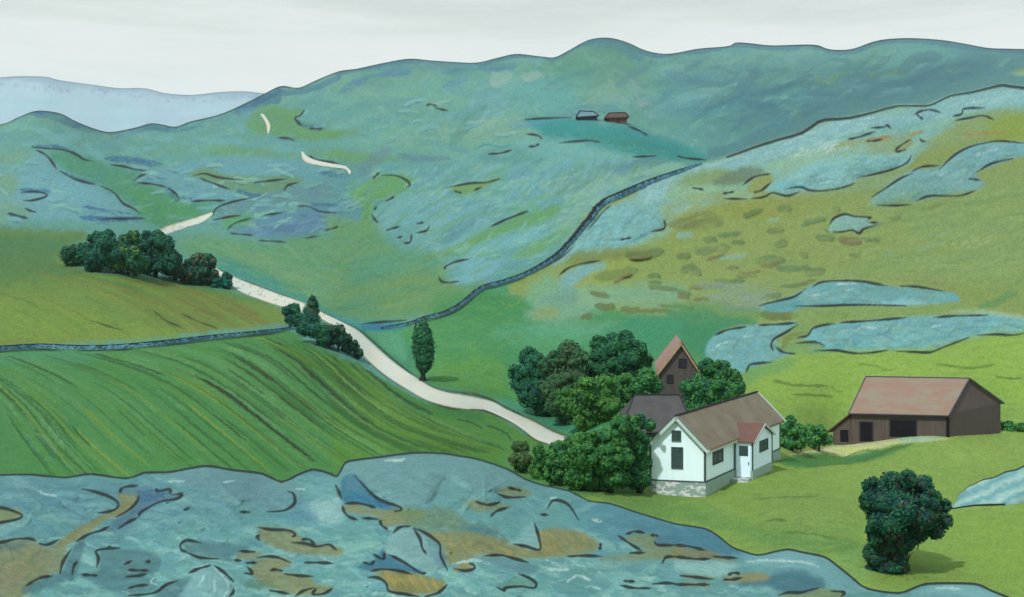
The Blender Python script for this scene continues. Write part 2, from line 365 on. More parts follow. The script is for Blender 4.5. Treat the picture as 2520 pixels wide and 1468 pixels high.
G.dabs('a1', [(1750, 1080), (1950, 1040), (2202, 990), (2100, 1060), (1800, 1120)], 30, [(84, 138, 152), (92, 146, 156)], 12, 60, 10, .5, .15)
G.dabs('o', MV, 300, [(84, 142, 146), (130, 186, 184), (94, 156, 134), (82, 140, 150), (140, 188, 164)], 28, 34, 6, .42, .25, dry=.25)
G.dabs('o', MV, 60, [(92, 156, 84), (100, 160, 92)], 26, 60, 8, .45, .15, dry=.2)
# deep green slope between road and wall
G.poly('b0', [(1150, 340), (1400, 300), (1700, 350), (2202, 330), (2202, 920), (1960, 740), (1700, 620), (1450, 520), (1200, 420)], (96, 150, 100), 16, .85)
G.poly('b1', [(-60, 180), (200, 250), (400, 400), (640, 420), (760, 640), (950, 640), (700, 790), (420, 860), (140, 880), (-60, 800)], (98, 150, 100), 14, .85)
G.poly('b1', [(200, 520), (500, 500), (650, 600), (800, 640), (700, 770), (420, 820), (260, 760)], (112, 148, 84), 22, .65)
G.poly('b1', [(-60, 150), (200, 200), (300, 330), (280, 520), (60, 540), (-60, 500)], (108, 156, 108), 22, .55)
G.poly('b1', [(100, 470), (380, 430), (600, 440), (560, 520), (200, 600), (80, 560)], (78, 154, 134), 18, .55)
G.poly('b0', [(1380, 440), (1600, 500), (1960, 680), (2202, 820), (2202, 860), (1960, 735), (1560, 585), (1420, 520)], (62, 142, 128), 7, .8)
G.poly('b0', [(1500, 400), (1700, 420), (2000, 550), (2202, 560), (2202, 700), (1900, 600), (1600, 480)], (118, 158, 112), 18, .6)
G.dabs('b1', [(-40, 250), (640, 420), (900, 640), (600, 780), (150, 870), (-40, 780)], 140, [(82, 150, 120), (120, 154, 90), (74, 140, 104), (110, 160, 112)], 14, 60, 7, .35, .25)
G.dabs('b0', [(1150, 350), (2202, 350), (2202, 800), (1500, 520)], 140, [(82, 150, 120), (112, 154, 100), (74, 140, 110), (116, 164, 122)], -16, 50, 7, .35, .25)
G.poly('b1', [(-40, 800), (100, 850), (420, 870), (480, 870), (380, 930), (160, 930), (60, 900)], (70, 152, 150), 7, .8)
G.poly('b1', [(150, 890), (300, 880), (440, 880), (400, 920), (180, 930)], (52, 120, 158), 4, .75)
G.poly('a0', [(1440, 1420), (1600, 1390), (1650, 1400), (1600, 1460), (1460, 1475)], (84, 156, 88), 6, .7)
G.poly('o', [(600, 1100), (1262, 1095), (1300, 1300), (1300, 1700), (-160, 1700), (-160, 1170)], (80, 138, 70), 6, .97, sm=False)
# left of the hedge: upper field
G.poly('b0', [(-300, 250), (300, 280), (560, 300), (420, 420), (560, 540), (1100, 620), (1500, 680), (1880, 790), (1960, 830), (1850, 880), (1500, 920), (1100, 965), (600, 1000), (-300, 1000)], (116, 140, 62), 8, .95)
G.poly('b0', [(-300, 250), (250, 280), (560, 310), (400, 460), (700, 560), (1000, 600), (800, 640), (300, 600), (-300, 660)], (80, 124, 74), 22, .85)
G.poly('b0', [(-300, 280), (200, 300), (500, 330), (400, 420), (100, 440), (-300, 440)], (72, 126, 84), 18, .6)
G.poly('b0', [(0, 700), (400, 760), (900, 900), (1200, 940), (500, 980), (-300, 960), (-300, 720)], (134, 158, 68), 24, .7)
G.poly('b0', [(560, 540), (1100, 600), (1500, 670), (1880, 770), (1600, 740), (1200, 660), (800, 600)], (84, 130, 68), 8, .75)
N_ = [smooth(p, 6) for p in ([(-200, 700), (0, 760), (150, 820), (300, 900), (430, 980)], [(200, 540), (560, 640), (800, 740), (950, 830), (1100, 950)], [(560, 550), (900, 620), (1120, 720), (1300, 800), (1480, 910)], [(1150, 620), (1350, 680), (1500, 740), (1650, 820), (1800, 885)])]
def family(cov, tile, M, n, pal, wd, a, lo=.15, hi=1.0, dry=0, rel=0):
    for _ in range(n):
        u = random.uniform(0, len(M) - 1.001); k = int(u); f = u - k
        P = M[k] * (1 - f) + M[k + 1] * f
        s = random.uniform(0, 1 - lo); e = min(1, s + random.uniform(lo, hi))
        i0, i1 = int(s * (len(P) - 1)), int(e * (len(P) - 1)) + 1
        if i1 - i0 < 3: continue
        cov.stroke(tile, P[i0:i1], wd * random.uniform(.6, 1.5), pal[random.randrange(len(pal))], a * random.uniform(.5, 1.2), dry=dry, sm=False, rel=rel)
family(G, 'b0', N_, 70, [(136, 158, 66), (104, 128, 56), (124, 132, 58), (142, 150, 70)], 9, .35)
family(G, 'b0', N_[1:], 34, [(124, 114, 58), (128, 104, 54), (114, 112, 56)], 5, .42, .2, .5)
family(G, 'b0', N_, 22, [(96, 120, 50), (88, 112, 48)], 3, .6, .2, .6)
for pts in ([(1250, 655), (1400, 740), (1550, 810), (1720, 885)], [(1400, 680), (1560, 760), (1700, 830)], [(1120, 690), (1300, 790), (1470, 845)], [(1490, 740), (1600, 800), (1700, 830)]):
    G.stroke('b0', pts, 5.5, (128, 106, 56), .7)
G.poly('b0', [(-300, 450), (500, 560), (1500, 700), (1860, 850), (1400, 920), (-300, 980)], (92, 138, 74), 20, .28)
# lower field
G.poly('b0', [(-600, 1040), (300, 1035), (900, 1005), (1400, 950), (1880, 915), (2000, 1000), (2202, 1080), (2202, 3300), (-600, 3300)], (76, 138, 74), 6, .97, sm=False)
G.poly('c1', [(-40, -100), (100, -60), (300, 60), (560, 200), (800, 240), (1000, 270), (1200, 400), (1330, 480), (1120, 560), (1100, 640), (700, 530), (300, 530), (0, 620), (-40, 640)], (84, 140, 58), 6, .95, sm=False)
G.poly('b0', [(0, 1060), (400, 1050), (700, 1070), (500, 1130), (100, 1130), (-300, 1140), (-300, 1060)], (82, 148, 112), 14, .6)
M_ = [smooth(p, 8) for p in ([(-260, 860), (-120, 900), (-20, 980), (50, 1080), (120, 1175)], [(-60, 880), (40, 930), (150, 1010), (230, 1090), (330, 1175)], [(200, 858), (359, 900), (473, 950), (590, 1035), (740, 1160)], [(601, 828), (719, 879), (833, 978), (930, 1052), (1060, 1112)], [(704, 822), (790, 880), (890, 969), (1020, 1050), (1240, 1115)], [(850, 880), (920, 940), (1010, 1000), (1110, 1050), (1260, 1110)])]
family(G, 'o', M_, 240, [(96, 152, 92), (66, 128, 66), (84, 140, 62), (106, 160, 100), (60, 122, 62)], 10, .27, .15, .7)
family(G, 'o', M_, 60, [(112, 146, 56), (124, 152, 60), (104, 140, 52)], 5, .6, .2, .7)
family(G, 'o', M_, 120, [(44, 94, 44), (50, 102, 50)], 4, .75, .15, .8)
family(G, 'o', M_[2:], 34, [(46, 66, 42), (50, 74, 44)], 3.4, .95, .3, .9)
family(G, 'o', M_[:4], 14, [(48, 72, 44)], 3.2, .85, .1, .4)
family(G, 'o', M_[3:], 60, [(108, 154, 60), (96, 150, 62), (62, 116, 50)], 5, .5, .2, .6)
family(G, 'o', M_, 40, [(120, 168, 112), (112, 168, 118)], 7, .4, .1, .3, dry=.5)
family(G, 'o', M_[:3], 10, [(52, 112, 140)], 3, .5, .1, .2, dry=.4)
G.poly('c1', [(240, 70), (300, 60), (560, 200), (840, 245), (940, 300), (900, 320), (700, 300), (500, 270), (350, 160)], (62, 124, 62), 6, .7)
G.stroke('c1', [(190, 0), (300, 90), (420, 180), (600, 280)], 7, (38, 66, 44), .8, dry=.3)
G.stroke('b1', [(150, 1165), (250, 1230), (350, 1320), (480, 1400), (620, 1468)], 7, (40, 70, 44), .7, dry=.3)
G.stroke('c1', [(700, 290), (880, 300), (1000, 360), (1120, 440), (1200, 480)], 6, (62, 130, 84), .6)
for pts in ([(760, 315), (850, 330), (940, 375)], [(960, 352), (1060, 385), (1130, 450)]):
    G.stroke('c1', pts, 4, (40, 62, 42), .8)
# green slope right of the road
G.poly('o', [(1000, 800), (1190, 705), (1340, 650), (1500, 740), (1760, 800), (1850, 900), (1850, 1000), (1700, 1250), (1250, 1300), (1240, 1120), (1420, 1080), (1200, 960), (1100, 930)], (76, 144, 90), 8, .97, sm=False)
G.poly('o', [(1240, 1090), (1420, 1060), (1900, 1000), (1950, 1150), (1600, 1300), (1250, 1300)], (86, 142, 72), 8, .9, sm=False)
G.poly('b1', [(380, 930), (560, 870), (760, 790), (1000, 660), (1250, 590), (1420, 520), (1500, 700), (1250, 820), (1500, 900), (1700, 900), (2202, 830), (2202, 1300), (1700, 1480), (1250, 1480), (1050, 1400), (850, 1330), (600, 1280), (350, 1100), (200, 960)], (74, 146, 94), 10, .95)
G.poly('b1', [(640, 700), (900, 660), (1250, 620), (1260, 760), (1050, 850), (760, 870), (600, 840)], (70, 142, 84), 20, .75)
G.poly('b1', [(400, 900), (660, 850), (1200, 860), (1500, 960), (1300, 1020), (1100, 1060), (1000, 1200), (700, 1250), (560, 1240), (420, 1000)], (80, 148, 88), 24, .6)
G.poly('b1', [(620, 1120), (900, 1100), (1080, 1150), (1120, 1330), (1200, 1400), (900, 1310), (640, 1260)], (98, 152, 66), 18, .7)
G.poly('b1', [(1000, 660), (1300, 600), (1450, 600), (1400, 700), (1250, 720), (1150, 680)], (92, 172, 136), 20, .6)
G.poly('b1', [(1300, 850), (1650, 900), (1700, 940), (1500, 990), (1180, 980), (1000, 940)], (98, 172, 138), 18, .6)
G.poly('b1', [(1000, 950), (1400, 960), (1560, 1000), (1380, 1080), (1150, 1060)], (90, 158, 112), 14, .5)
G.dabs('b1', [(500, 880), (1000, 700), (1250, 640), (1300, 900), (1100, 1050), (1050, 1300), (620, 1250), (430, 1000)], 330, [(64, 132, 72), (96, 158, 98), (110, 164, 90), (70, 148, 108), (86, 150, 84)], 0, 30, 4, .4, .15, dry=.3)
G.poly('b1', [(60, 900), (180, 930), (350, 960), (500, 1050), (480, 1200), (560, 1290), (400, 1170), (200, 990)], (64, 138, 104), 6, .75)
G.poly('b1', [(180, 930), (400, 960), (440, 1120), (380, 1100), (260, 1010)], (100, 168, 130), 8, .6)
G.poly('b1', [(560, 1260), (760, 1300), (1000, 1350), (1150, 1420), (1250, 1460), (1600, 1480), (1300, 1380), (1100, 1330), (800, 1290), (640, 1230)], (70, 138, 74), 6, .6)
G.poly('c1', [(1060, 170), (1250, 230), (1450, 280), (1680, 350), (1690, 400), (1530, 420), (1400, 390), (1240, 310), (1080, 230)], (70, 150, 116), 6, .85)
G.stroke('c1', [(700, 135), (860, 140), (960, 180), (1100, 250), (1280, 330), (1400, 390), (1520, 425)], 7, (96, 108, 56), .85)
# the right hillside
RH = [(1370, 640), (1480, 500), (1760, 395), (2060, 285), (2300, 235), (2460, 190), (2660, 190), (2660, 830), (2400, 830), (1900, 850), (1740, 800), (1500, 760), (1250, 720)]
G.poly('o', RH, (138, 160, 92), 8, .95)
G.poly('o', [(1430, 640), (1480, 520), (1760, 400), (2060, 285), (2300, 235), (2460, 190), (2660, 190), (2660, 300), (2430, 330), (2300, 420), (2180, 460), (1960, 490), (1700, 520), (1640, 590), (1500, 620)], (128, 178, 168), 9, .9)
G.dabs('o', [(1440, 600), (1780, 400), (2380, 225), (2470, 200), (2660, 200), (2660, 270), (2200, 400), (1900, 480), (1600, 560)], 300, [(134, 186, 184), (116, 172, 182), (140, 186, 160), (110, 166, 168), (146, 188, 148)], 20, 90, 12, .4, .15)
G.poly('o', [(1860, 480), (2000, 470), (2160, 420), (2330, 360), (2519, 330), (2660, 330), (2660, 500), (2100, 520), (1700, 540)], (134, 152, 82), 14, .7)
G.poly('a2', [(1560, 1000), (1800, 800), (2100, 700), (2256, 740), (2256, 900), (2000, 940), (1700, 1080), (1540, 1110), (1200, 1140), (1500, 1060)], (134, 152, 76), 12, .75)
G.poly('a2', [(2000, 800), (2256, 720), (2400, 740), (2400, 880), (2100, 900)], (132, 156, 64), 10, .8)
G.poly('a2', [(1240, 930), (1500, 860), (1560, 880), (1420, 1000), (1250, 1000)], (140, 158, 96), 10, .6)
for pts, wd, c in (([(1060, 940), (1250, 910), (1400, 890)], 12, (146, 152, 90)), ([(1240, 910), (1390, 885)], 9, (150, 132, 84)), ([(1850, 870), (2000, 865), (2150, 855)], 11, (152, 142, 76)), ([(980, 1000), (1080, 930), (1180, 950)], 9, (148, 150, 84)),
                   ([(1400, 980), (1500, 940), (1520, 900)], 11, (146, 148, 80)), ([(1520, 880), (1600, 850)], 9, (150, 138, 84))):
    G.stroke('a2', pts, wd, c, .7)
BAND = [(1560, 462), (1660, 424), (1740, 402), (1850, 371), (1975, 333), (2045, 300), (2150, 283), (2280, 266), (2340, 242), (2440, 222), (2520, 222), (2660, 220), (2660, 252), (2480, 258), (2350, 282), (2200, 305), (2060, 335), (1960, 372), (1820, 410), (1700, 446), (1600, 500)]
G.poly('o', BAND, (136, 184, 188), 5, .8)
G.dabs('o', BAND, 150, [(150, 196, 200), (120, 172, 182), (160, 202, 198), (132, 182, 176)], 18, 36, 6, .5, .15, dry=.2)
ms = [(1740, 391), (1790, 382), (1850, 360), (1920, 338), (1975, 322), (2015, 295), (2045, 289), (2090, 286), (2150, 272), (2210, 256), (2280, 256), (2310, 245), (2340, 231), (2385, 224), (2440, 211), (2470, 205), (2520, 212), (2680, 210)]
G.poly('o', ms + [(x, y - 26) for x, y in ms[::-1]], (76, 130, 134), 3.5, .9, sm=False)
# rock slabs on the upper right slope
G.poly('a2', [(560, 1240), (700, 1170), (900, 1040), (1200, 1010), (1520, 1010), (1480, 1080), (1350, 1110), (1180, 1150), (1120, 1200), (900, 1240), (780, 1210), (740, 1270), (640, 1250)], (130, 186, 188), 5, .9, rel=.9)
G.poly('a2', [(640, 1170), (800, 1190), (900, 1240), (780, 1250), (680, 1270), (580, 1230)], (112, 178, 190), 5, .7)
G.poly('a2', [(500, 1060), (800, 1000), (1000, 960), (1160, 900), (1230, 970), (1100, 1040), (860, 1060), (700, 1130)], (148, 184, 152), 14, .5)
G.poly('a2', [(-60, 1190), (200, 1100), (400, 1130), (600, 1120), (620, 1200), (500, 1260), (450, 1300), (250, 1290), (-60, 1290)], (140, 176, 130), 10, .6)
G.poly('a2', [(0, 1190), (100, 1130), (300, 1100), (420, 1160), (380, 1190), (240, 1200), (60, 1200)], (126, 152, 92), 8, .7)
G.poly('a2', [(340, 1120), (430, 1085), (540, 1090), (550, 1130), (430, 1190), (260, 1200), (240, 1170)], (104, 128, 108), 5, .8)
G.poly('a2', [(450, 1240), (500, 1160), (600, 1130), (620, 1180), (560, 1240), (510, 1260)], (140, 148, 72), 4, .8)
G.poly('a2', [(1700, 1100), (1850, 970), (2000, 925), (2256, 920), (2500, 930), (2500, 1020), (2256, 1010), (2140, 1040), (1950, 1120), (2000, 1200), (1930, 1240), (1700, 1275), (1560, 1310), (1300, 1335), (1240, 1330), (1300, 1260), (1520, 1110)], (116, 172, 180), 5, .92, rel=1)
G.poly('a2', [(1330, 1310), (1500, 1240), (1600, 1290), (1400, 1340), (1250, 1350)], (124, 176, 166), 9, .6)
G.poly('a2', [(1900, 990), (2060, 950), (2256, 960), (2256, 1000), (2060, 1040), (1900, 1050)], (104, 164, 178), 8, .7)
G.stroke('a2', [(1920, 1010), (2000, 985), (2090, 965)], 7, (196, 216, 220), .7, dry=.4)
for pts in ([(730, 1010), (850, 990), (1050, 900)], [(900, 1180), (1060, 1180)], [(1880, 670), (1990, 660)], [(1700, 1140), (1760, 1120)], [(1220, 770), (1290, 760)]):
    G.stroke('a2', pts, 5, (186, 214, 216), .6, dry=.4)
G.dabs('a2', [(700, 1000), (1000, 900), (1100, 960), (800, 1030)], 40, [(184, 212, 206)], 25, 26, 4, .5, .2, dry=.4)
# rock and turf along the wall, lower
G.poly('b1', [(1400, 500), (1600, 260), (1850, 100), (2100, 170), (2130, 230), (2050, 280), (1870, 370), (1700, 380), (1520, 440)], (122, 180, 184), 8, .9, rel=1)
G.poly('b2', [(-60, 80), (60, 90), (110, 130), (0, 160), (-60, 170)], (132, 182, 182), 6, .8)
G.poly('b1', [(1430, 600), (1480, 550), (1600, 490), (1720, 480), (1740, 520), (1600, 580), (1450, 700)], (118, 172, 176), 6, .85)
G.poly('b1', [(1280, 600), (1400, 560), (1440, 700), (1350, 800), (1250, 760), (1220, 680)], (112, 178, 150), 14, .6)
# the olive slope with its dark patches
G.poly('b2', [(-60, 140), (200, 90), (600, 60), (1000, 60), (1500, 180), (1600, 350), (1200, 520), (800, 600), (300, 620), (-60, 560)], (144, 158, 80), 30, .75)
G.poly('b2', [(200, 70), (700, 60), (900, 110), (600, 180), (300, 160)], (142, 144, 64), 22, .6)
G.poly('b1', [(1600, 600), (1760, 480), (1900, 400), (2202, 300), (2202, 600), (1900, 640), (1650, 640)], (140, 158, 76), 14, .8)
G.poly('b1', [(1480, 490), (1520, 430), (1700, 390), (2100, 390), (2000, 440), (1750, 470), (1560, 500)], (116, 132, 72), 7, .8)
G.poly('b2', [(0, 200), (180, 150), (250, 170), (300, 240), (180, 270), (0, 270), (-60, 240)], (110, 116, 68), 6, .8, rel=.6)
G.poly('b1', [(1330, 690), (1500, 640), (1700, 640), (2202, 620), (2202, 760), (1800, 760), (1600, 840), (1350, 880), (1220, 830)], (126, 172, 142), 14, .8)
G.poly('b1', [(1340, 700), (1500, 650), (1560, 700), (1500, 760), (1330, 740)], (108, 156, 140), 8, .7)
G.poly('b1', [(1260, 790), (1400, 770), (1440, 830), (1300, 850)], (140, 156, 92), 8, .6)
G.poly('b1', [(1380, 860), (1660, 880), (1900, 850), (2202, 830), (2202, 900), (1700, 940), (1400, 910)], (98, 158, 124), 14, .7)
OLV, BRN, DGR = (98, 114, 68), (120, 94, 62), (88, 116, 78)
blobs = [('b1', [(1640, 680), (1690, 690), (1760, 705)], 13, OLV), ('b1', [(1670, 760), (1740, 775), (1790, 765)], 17, OLV), ('b1', [(1580, 840), (1640, 830)], 15, OLV), ('b1', [(1840, 780), (1900, 795), (1950, 785)], 16, OLV), ('b1', [(1950, 800), (2050, 795), (2160, 800)], 11, OLV), ('b1', [(2080, 765), (2202, 770)], 8, OLV),
         ('b1', [(2010, 570), (2090, 570)], 13, OLV), ('b1', [(2020, 612), (2095, 612)], 11, OLV), ('b1', [(1870, 430), (1980, 440), (2110, 405)], 21, OLV), ('b1', [(1890, 460), (1960, 455), (2040, 440)], 7, BRN), ('b1', [(1680, 580), (1800, 560), (1940, 530)], 24, (112, 134, 76)), ('b1', [(1790, 620), (1850, 580), (1900, 560)], 9, BRN), ('b1', [(2010, 640), (2110, 650), (2202, 660)], 12, OLV),
         ('b2', [(430, 185), (480, 165), (550, 135)], 14, OLV), ('b2', [(645, 130), (740, 132)], 17, OLV), ('b2', [(1010, 135), (1055, 135)], 12, OLV), ('b2', [(810, 240), (880, 210), (960, 200)], 14, DGR), ('b2', [(580, 280), (690, 270)], 15, OLV), ('b2', [(260, 300), (330, 300), (405, 285)], 14, DGR), ('b2', [(175, 340), (255, 335)], 17, OLV), ('b2', [(350, 352), (435, 350)], 11, OLV),
         ('b2', [(645, 370), (705, 350)], 19, OLV), ('b2', [(900, 320), (1020, 325)], 17, OLV), ('b2', [(1050, 330), (1120, 345), (1190, 345)], 20, BRN), ('b2', [(1200, 325), (1315, 335)], 12, DGR), ('b2', [(1120, 438), (1185, 438)], 12, OLV), ('b2', [(805, 430), (840, 440)], 14, OLV), ('b2', [(120, 420), (220, 400), (335, 385)], 20, (108, 124, 76)), ('b2', [(185, 465), (240, 450), (310, 430)], 8, BRN),
         ('b2', [(0, 440), (80, 440)], 15, OLV), ('b2', [(510, 480), (600, 460), (695, 470)], 20, DGR), ('b2', [(545, 500), (600, 505), (660, 490)], 11, BRN), ('b2', [(30, 540), (90, 515), (150, 560)], 18, OLV), ('b2', [(325, 522), (400, 515)], 8, BRN), ('b2', [(640, 525), (740, 520), (860, 515)], 14, DGR), ('b2', [(830, 540), (890, 545), (960, 535)], 18, OLV), ('b2', [(395, 545), (460, 555), (540, 538)], 8, BRN),
         ('b2', [(385, 575), (520, 570)], 9, OLV), ('b2', [(670, 640), (780, 630), (895, 595)], 10, OLV), ('b2', [(80, 650), (180, 640), (290, 635)], 9, BRN), ('b2', [(0, 675), (80, 690)], 14, OLV), ('b2', [(0, 705), (80, 715)], 8, BRN), ('b2', [(100, 725), (200, 720)], 9, BRN), ('b2', [(0, 770), (100, 785)], 12, OLV), ('b2', [(560, 705), (640, 700), (670, 690)], 14, OLV),
         ('b2', [(550, 820), (640, 830), (770, 825)], 22, OLV), ('b2', [(905, 830), (980, 820), (1100, 825)], 20, OLV), ('b2', [(80, 825), (140, 820)], 12, (84, 130, 76)), ('b2', [(1560, 120), (1605, 125)], 9, BRN), ('b2', [(1620, 130), (1720, 95), (1930, 95)], 10, (122, 120, 76)), ('b2', [(1380, 200), (1450, 188)], 9, BRN), ('b2', [(240, 600), (330, 605), (440, 600)], 11, DGR), ('b2', [(960, 265), (985, 285)], 7, OLV)]
for t_, p_, wd_, c_ in blobs: G.stroke(t_, p_, wd_, c_, .82, rel=.5)
for p_, wd_ in (([(590, 210), (660, 200)], 10), ([(280, 455), (350, 445), (460, 430)], 12), ([(0, 310), (100, 300)], 16), ([(1560, 420), (1640, 370), (1730, 350)], 14), ([(1590, 320), (1680, 310), (1760, 295)], 8), ([(1340, 440), (1405, 430)], 10)):
    G.stroke('b2', p_, wd_, (136, 178, 170), .75, dry=.15)
G.dabs('b2', [(200, 620), (560, 620), (600, 720), (560, 800), (300, 800), (180, 700)], 40, [(140, 156, 150), (128, 148, 146)], 0, 70, 6, .55, .1)
# right of it: paler grazed slope
G.poly('b2', [(1400, 60), (2000, 40), (2400, 0), (2400, 700), (2000, 740), (1700, 620), (1300, 600), (1200, 480), (1500, 300)], (136, 160, 88), 25, .7)
G.dabs('b2', [(1200, 150), (2400, -60), (2400, 640), (1800, 620), (1200, 580)], 240, [(148, 168, 92), (118, 146, 82), (132, 152, 78), (144, 172, 106), (112, 144, 88)], 14, 90, 9, .35, .12)
G.dabs('b2', [(0, 60), (1200, 60), (1200, 560), (300, 620), (0, 560)], 160, [(152, 164, 88), (136, 152, 70), (126, 150, 90), (146, 166, 84)], 10, 60, 9, .3, .2)
G.poly('b2', [(1700, 640), (1900, 620), (2256, 640), (2256, 820), (1950, 800), (1800, 740)], (134, 152, 68), 18, .6)
G.stroke('b2', [(1960, 775), (2080, 740), (2140, 700), (2210, 680)], 18, (92, 142, 82), .75)
G.poly('b2', [(1400, 590), (1600, 570), (1800, 620), (1800, 680), (1700, 650)], (136, 140, 70), 9, .5)
G.dabs('b2', [(1750, 350), (2100, 280), (2120, 340), (1850, 390)], 40, [(170, 184, 124)], 14, 8, 3, .6, .3)
# meadow green behind the trees, left of the slab
G.poly('b2', [(-60, 790), (200, 780), (300, 820), (520, 870), (250, 950), (200, 1080), (120, 1080), (0, 940), (-60, 900)], (60, 136, 96), 10, .92)
G.poly('b1', [(1900, 830), (2202, 830), (2202, 960), (2000, 1080), (1880, 930), (1700, 950)], (64, 142, 104), 10, .9)
G.poly('b2', [(-60, 740), (200, 740), (560, 790), (520, 860), (300, 830), (0, 800)], (84, 142, 84), 10, .6)
G.poly('o', [(1560, 640), (1700, 540), (1960, 500), (2330, 420), (2660, 400), (2660, 760), (2350, 740), (2150, 690), (1960, 730), (1700, 780), (1520, 740)], (110, 150, 106), 30, .24)
# slabs above the meadow
G.poly('b2', [(540, 790), (560, 760), (720, 710), (840, 650), (920, 620), (1060, 605), (1200, 610), (1360, 635), (1740, 670), (1830, 700), (1800, 740), (1550, 760), (1100, 760), (820, 775), (760, 800), (640, 800)], (106, 168, 174), 4, .95, rel=1)
G.poly('b2', [(560, 770), (760, 710), (820, 770), (740, 800), (600, 795)], (90, 154, 158), 5, .7)
G.poly('b2', [(1300, 745), (1450, 715), (1620, 745), (1450, 770)], (140, 192, 196), 5, .7)
G.poly('b2', [(820, 780), (1300, 768), (1500, 765), (1800, 745), (1900, 770), (1800, 800), (1500, 830), (1100, 870), (880, 890), (780, 860), (740, 810)], (128, 158, 92), 6, .85)
G.poly('b2', [(250, 950), (400, 900), (560, 890), (780, 875), (640, 990), (620, 1040), (680, 1070), (800, 1080), (780, 1120), (620, 1135), (480, 1160), (450, 1200), (400, 1220), (330, 1170), (190, 1090), (200, 1010)], (112, 172, 176), 4, .95, rel=1)
G.poly('b2', [(640, 990), (780, 890), (880, 905), (860, 960), (780, 1000), (900, 990), (970, 1030), (880, 1060), (760, 1075), (660, 1050)], (122, 158, 96), 4, .9)
G.poly('b2', [(670, 1020), (720, 950), (850, 935), (760, 970), (690, 1040)], (118, 130, 62), 4, .8)
G.poly('b2', [(880, 910), (1030, 880), (1300, 855), (1500, 835), (1780, 825), (2020, 815), (2256, 850), (2400, 870), (2400, 920), (2256, 925), (2100, 950), (1950, 955), (1760, 1020), (1650, 1065), (1370, 1055), (1200, 1072), (1080, 1072), (960, 1050), (960, 1020), (880, 995), (800, 970), (860, 950)], (112, 176, 182), 4, .95, rel=1)
G.dabs('b2', [(900, 920), (1500, 850), (2256, 850), (2200, 920), (1650, 1050), (1000, 1050)], 70, [(126, 186, 182), (96, 160, 172), (128, 184, 168), (108, 168, 184)], 10, 70, 9, .4, .15)
G.poly('b2', [(1020, 1000), (1160, 990), (1150, 1035), (1030, 1035)], (76, 150, 160), 6, .6)
for pts in ([(1060, 920), (1150, 925), (1220, 900), (1300, 915)], [(250, 1030), (320, 1000), (380, 1005)], [(430, 970), (500, 955)], [(870, 700), (920, 690), (980, 680)], [(1030, 625), (1170, 620)], [(1090, 665), (1160, 658)], [(1660, 900), (1720, 885)]):
    G.stroke('b2', pts, 5, (190, 222, 226), .7, dry=.3)
G.poly('b2', [(1780, 800), (2000, 790), (2256, 830), (2256, 860), (2000, 815)], (170, 206, 186), 6, .5)
G.poly('b2', [(985, 270), (1010, 210), (1090, 170), (1170, 180), (1255, 195), (1250, 225), (1340, 225), (1200, 270), (1170, 290), (1130, 272), (1010, 285)], (130, 176, 168), 3.5, .92, rel=1)
SLB = [(110, 158, 152), (94, 146, 146), (126, 174, 166), (104, 160, 164), (138, 182, 176), (88, 138, 144), (118, 160, 138)]
G.dabs('b2', [(640, 760), (1060, 620), (1360, 640), (1760, 690), (1500, 750), (900, 760)], 110, SLB, 4, 40, 6, .5, .3, dry=.2)
G.dabs('b2', [(260, 970), (560, 900), (700, 900), (620, 1040), (700, 1100), (480, 1150), (340, 1150), (200, 1080)], 90, SLB, 20, 34, 6, .5, .4, dry=.2)
G.dabs('b2', [(900, 920), (1500, 850), (2256, 850), (2200, 920), (1650, 1050), (1000, 1050)], 200, SLB, 8, 38, 6, .5, .3, dry=.2)
G.dabs('a2', [(700, 1180), (1200, 1020), (1500, 1020), (1380, 1100), (900, 1230)], 100, SLB, 16, 34, 6, .45, .3, dry=.2)
G.dabs('a2', [(1320, 1300), (1560, 1130), (1950, 960), (2256, 940), (2256, 1000), (1900, 1140), (1900, 1230), (1560, 1290)], 140, SLB, 26, 36, 6, .5, .3, dry=.2)
G.dabs('b1', [(1430, 500), (1600, 280), (1850, 120), (2100, 180), (2040, 270), (1700, 380)], 90, SLB, 26, 36, 6, .5, .3, dry=.2)
# meadow round the farm
G.poly('o', [(1830, 915), (1960, 870), (2100, 862), (2300, 858), (2400, 828), (2700, 815), (2700, 1720), (1900, 1720), (1400, 1300), (1250, 1240), (1560, 1210), (1600, 1160), (1700, 960)], (134, 168, 78), 5, .97, sm=False)
G.poly('o', [(1960, 870), (2300, 860), (2400, 830), (2700, 820), (2700, 1040), (2300, 940), (2050, 1010), (1900, 990), (1850, 930)], (142, 178, 78), 20, .7)
G.poly('c2', [(-100, 840), (300, 800), (700, 760), (1200, 800), (1200, 1100), (900, 1150), (500, 1180), (100, 1000), (-400, 900)], (126, 156, 80), 25, .75)
G.poly('c2', [(-500, 780), (0, 830), (200, 900), (500, 1000), (1100, 1080), (1250, 1200), (1100, 1200), (600, 1150), (200, 1010), (-300, 950)], (96, 146, 80), 18, .65)
G.poly('c1', [(1560, 800), (2000, 790), (2202, 820), (2202, 940), (1900, 900), (1700, 840)], (112, 150, 80), 10, .6)
G.poly('c2', [(700, 640), (1200, 570), (1700, 440), (2256, 420), (2256, 600), (1800, 700), (1200, 780), (800, 760)], (134, 168, 84), 25, .6)
G.poly('c2', [(1750, 950), (2256, 900), (2400, 1000), (2400, 1300), (1950, 1300), (1800, 1150)], (132, 170, 74), 22, .7)
G.poly('c2', [(1700, 440), (2100, 420), (2256, 460), (2256, 560), (1800, 600)], (150, 180, 92), 22, .5)
G.poly('c2', [(1000, 1190), (1200, 1180), (1280, 1260), (1250, 1360), (1150, 1330)], (136, 182, 112), 10, .5)
G.poly('b2', [(440, 1180), (640, 1130), (800, 1120), (700, 1190), (560, 1220), (440, 1280)], (100, 156, 100), 8, .6)
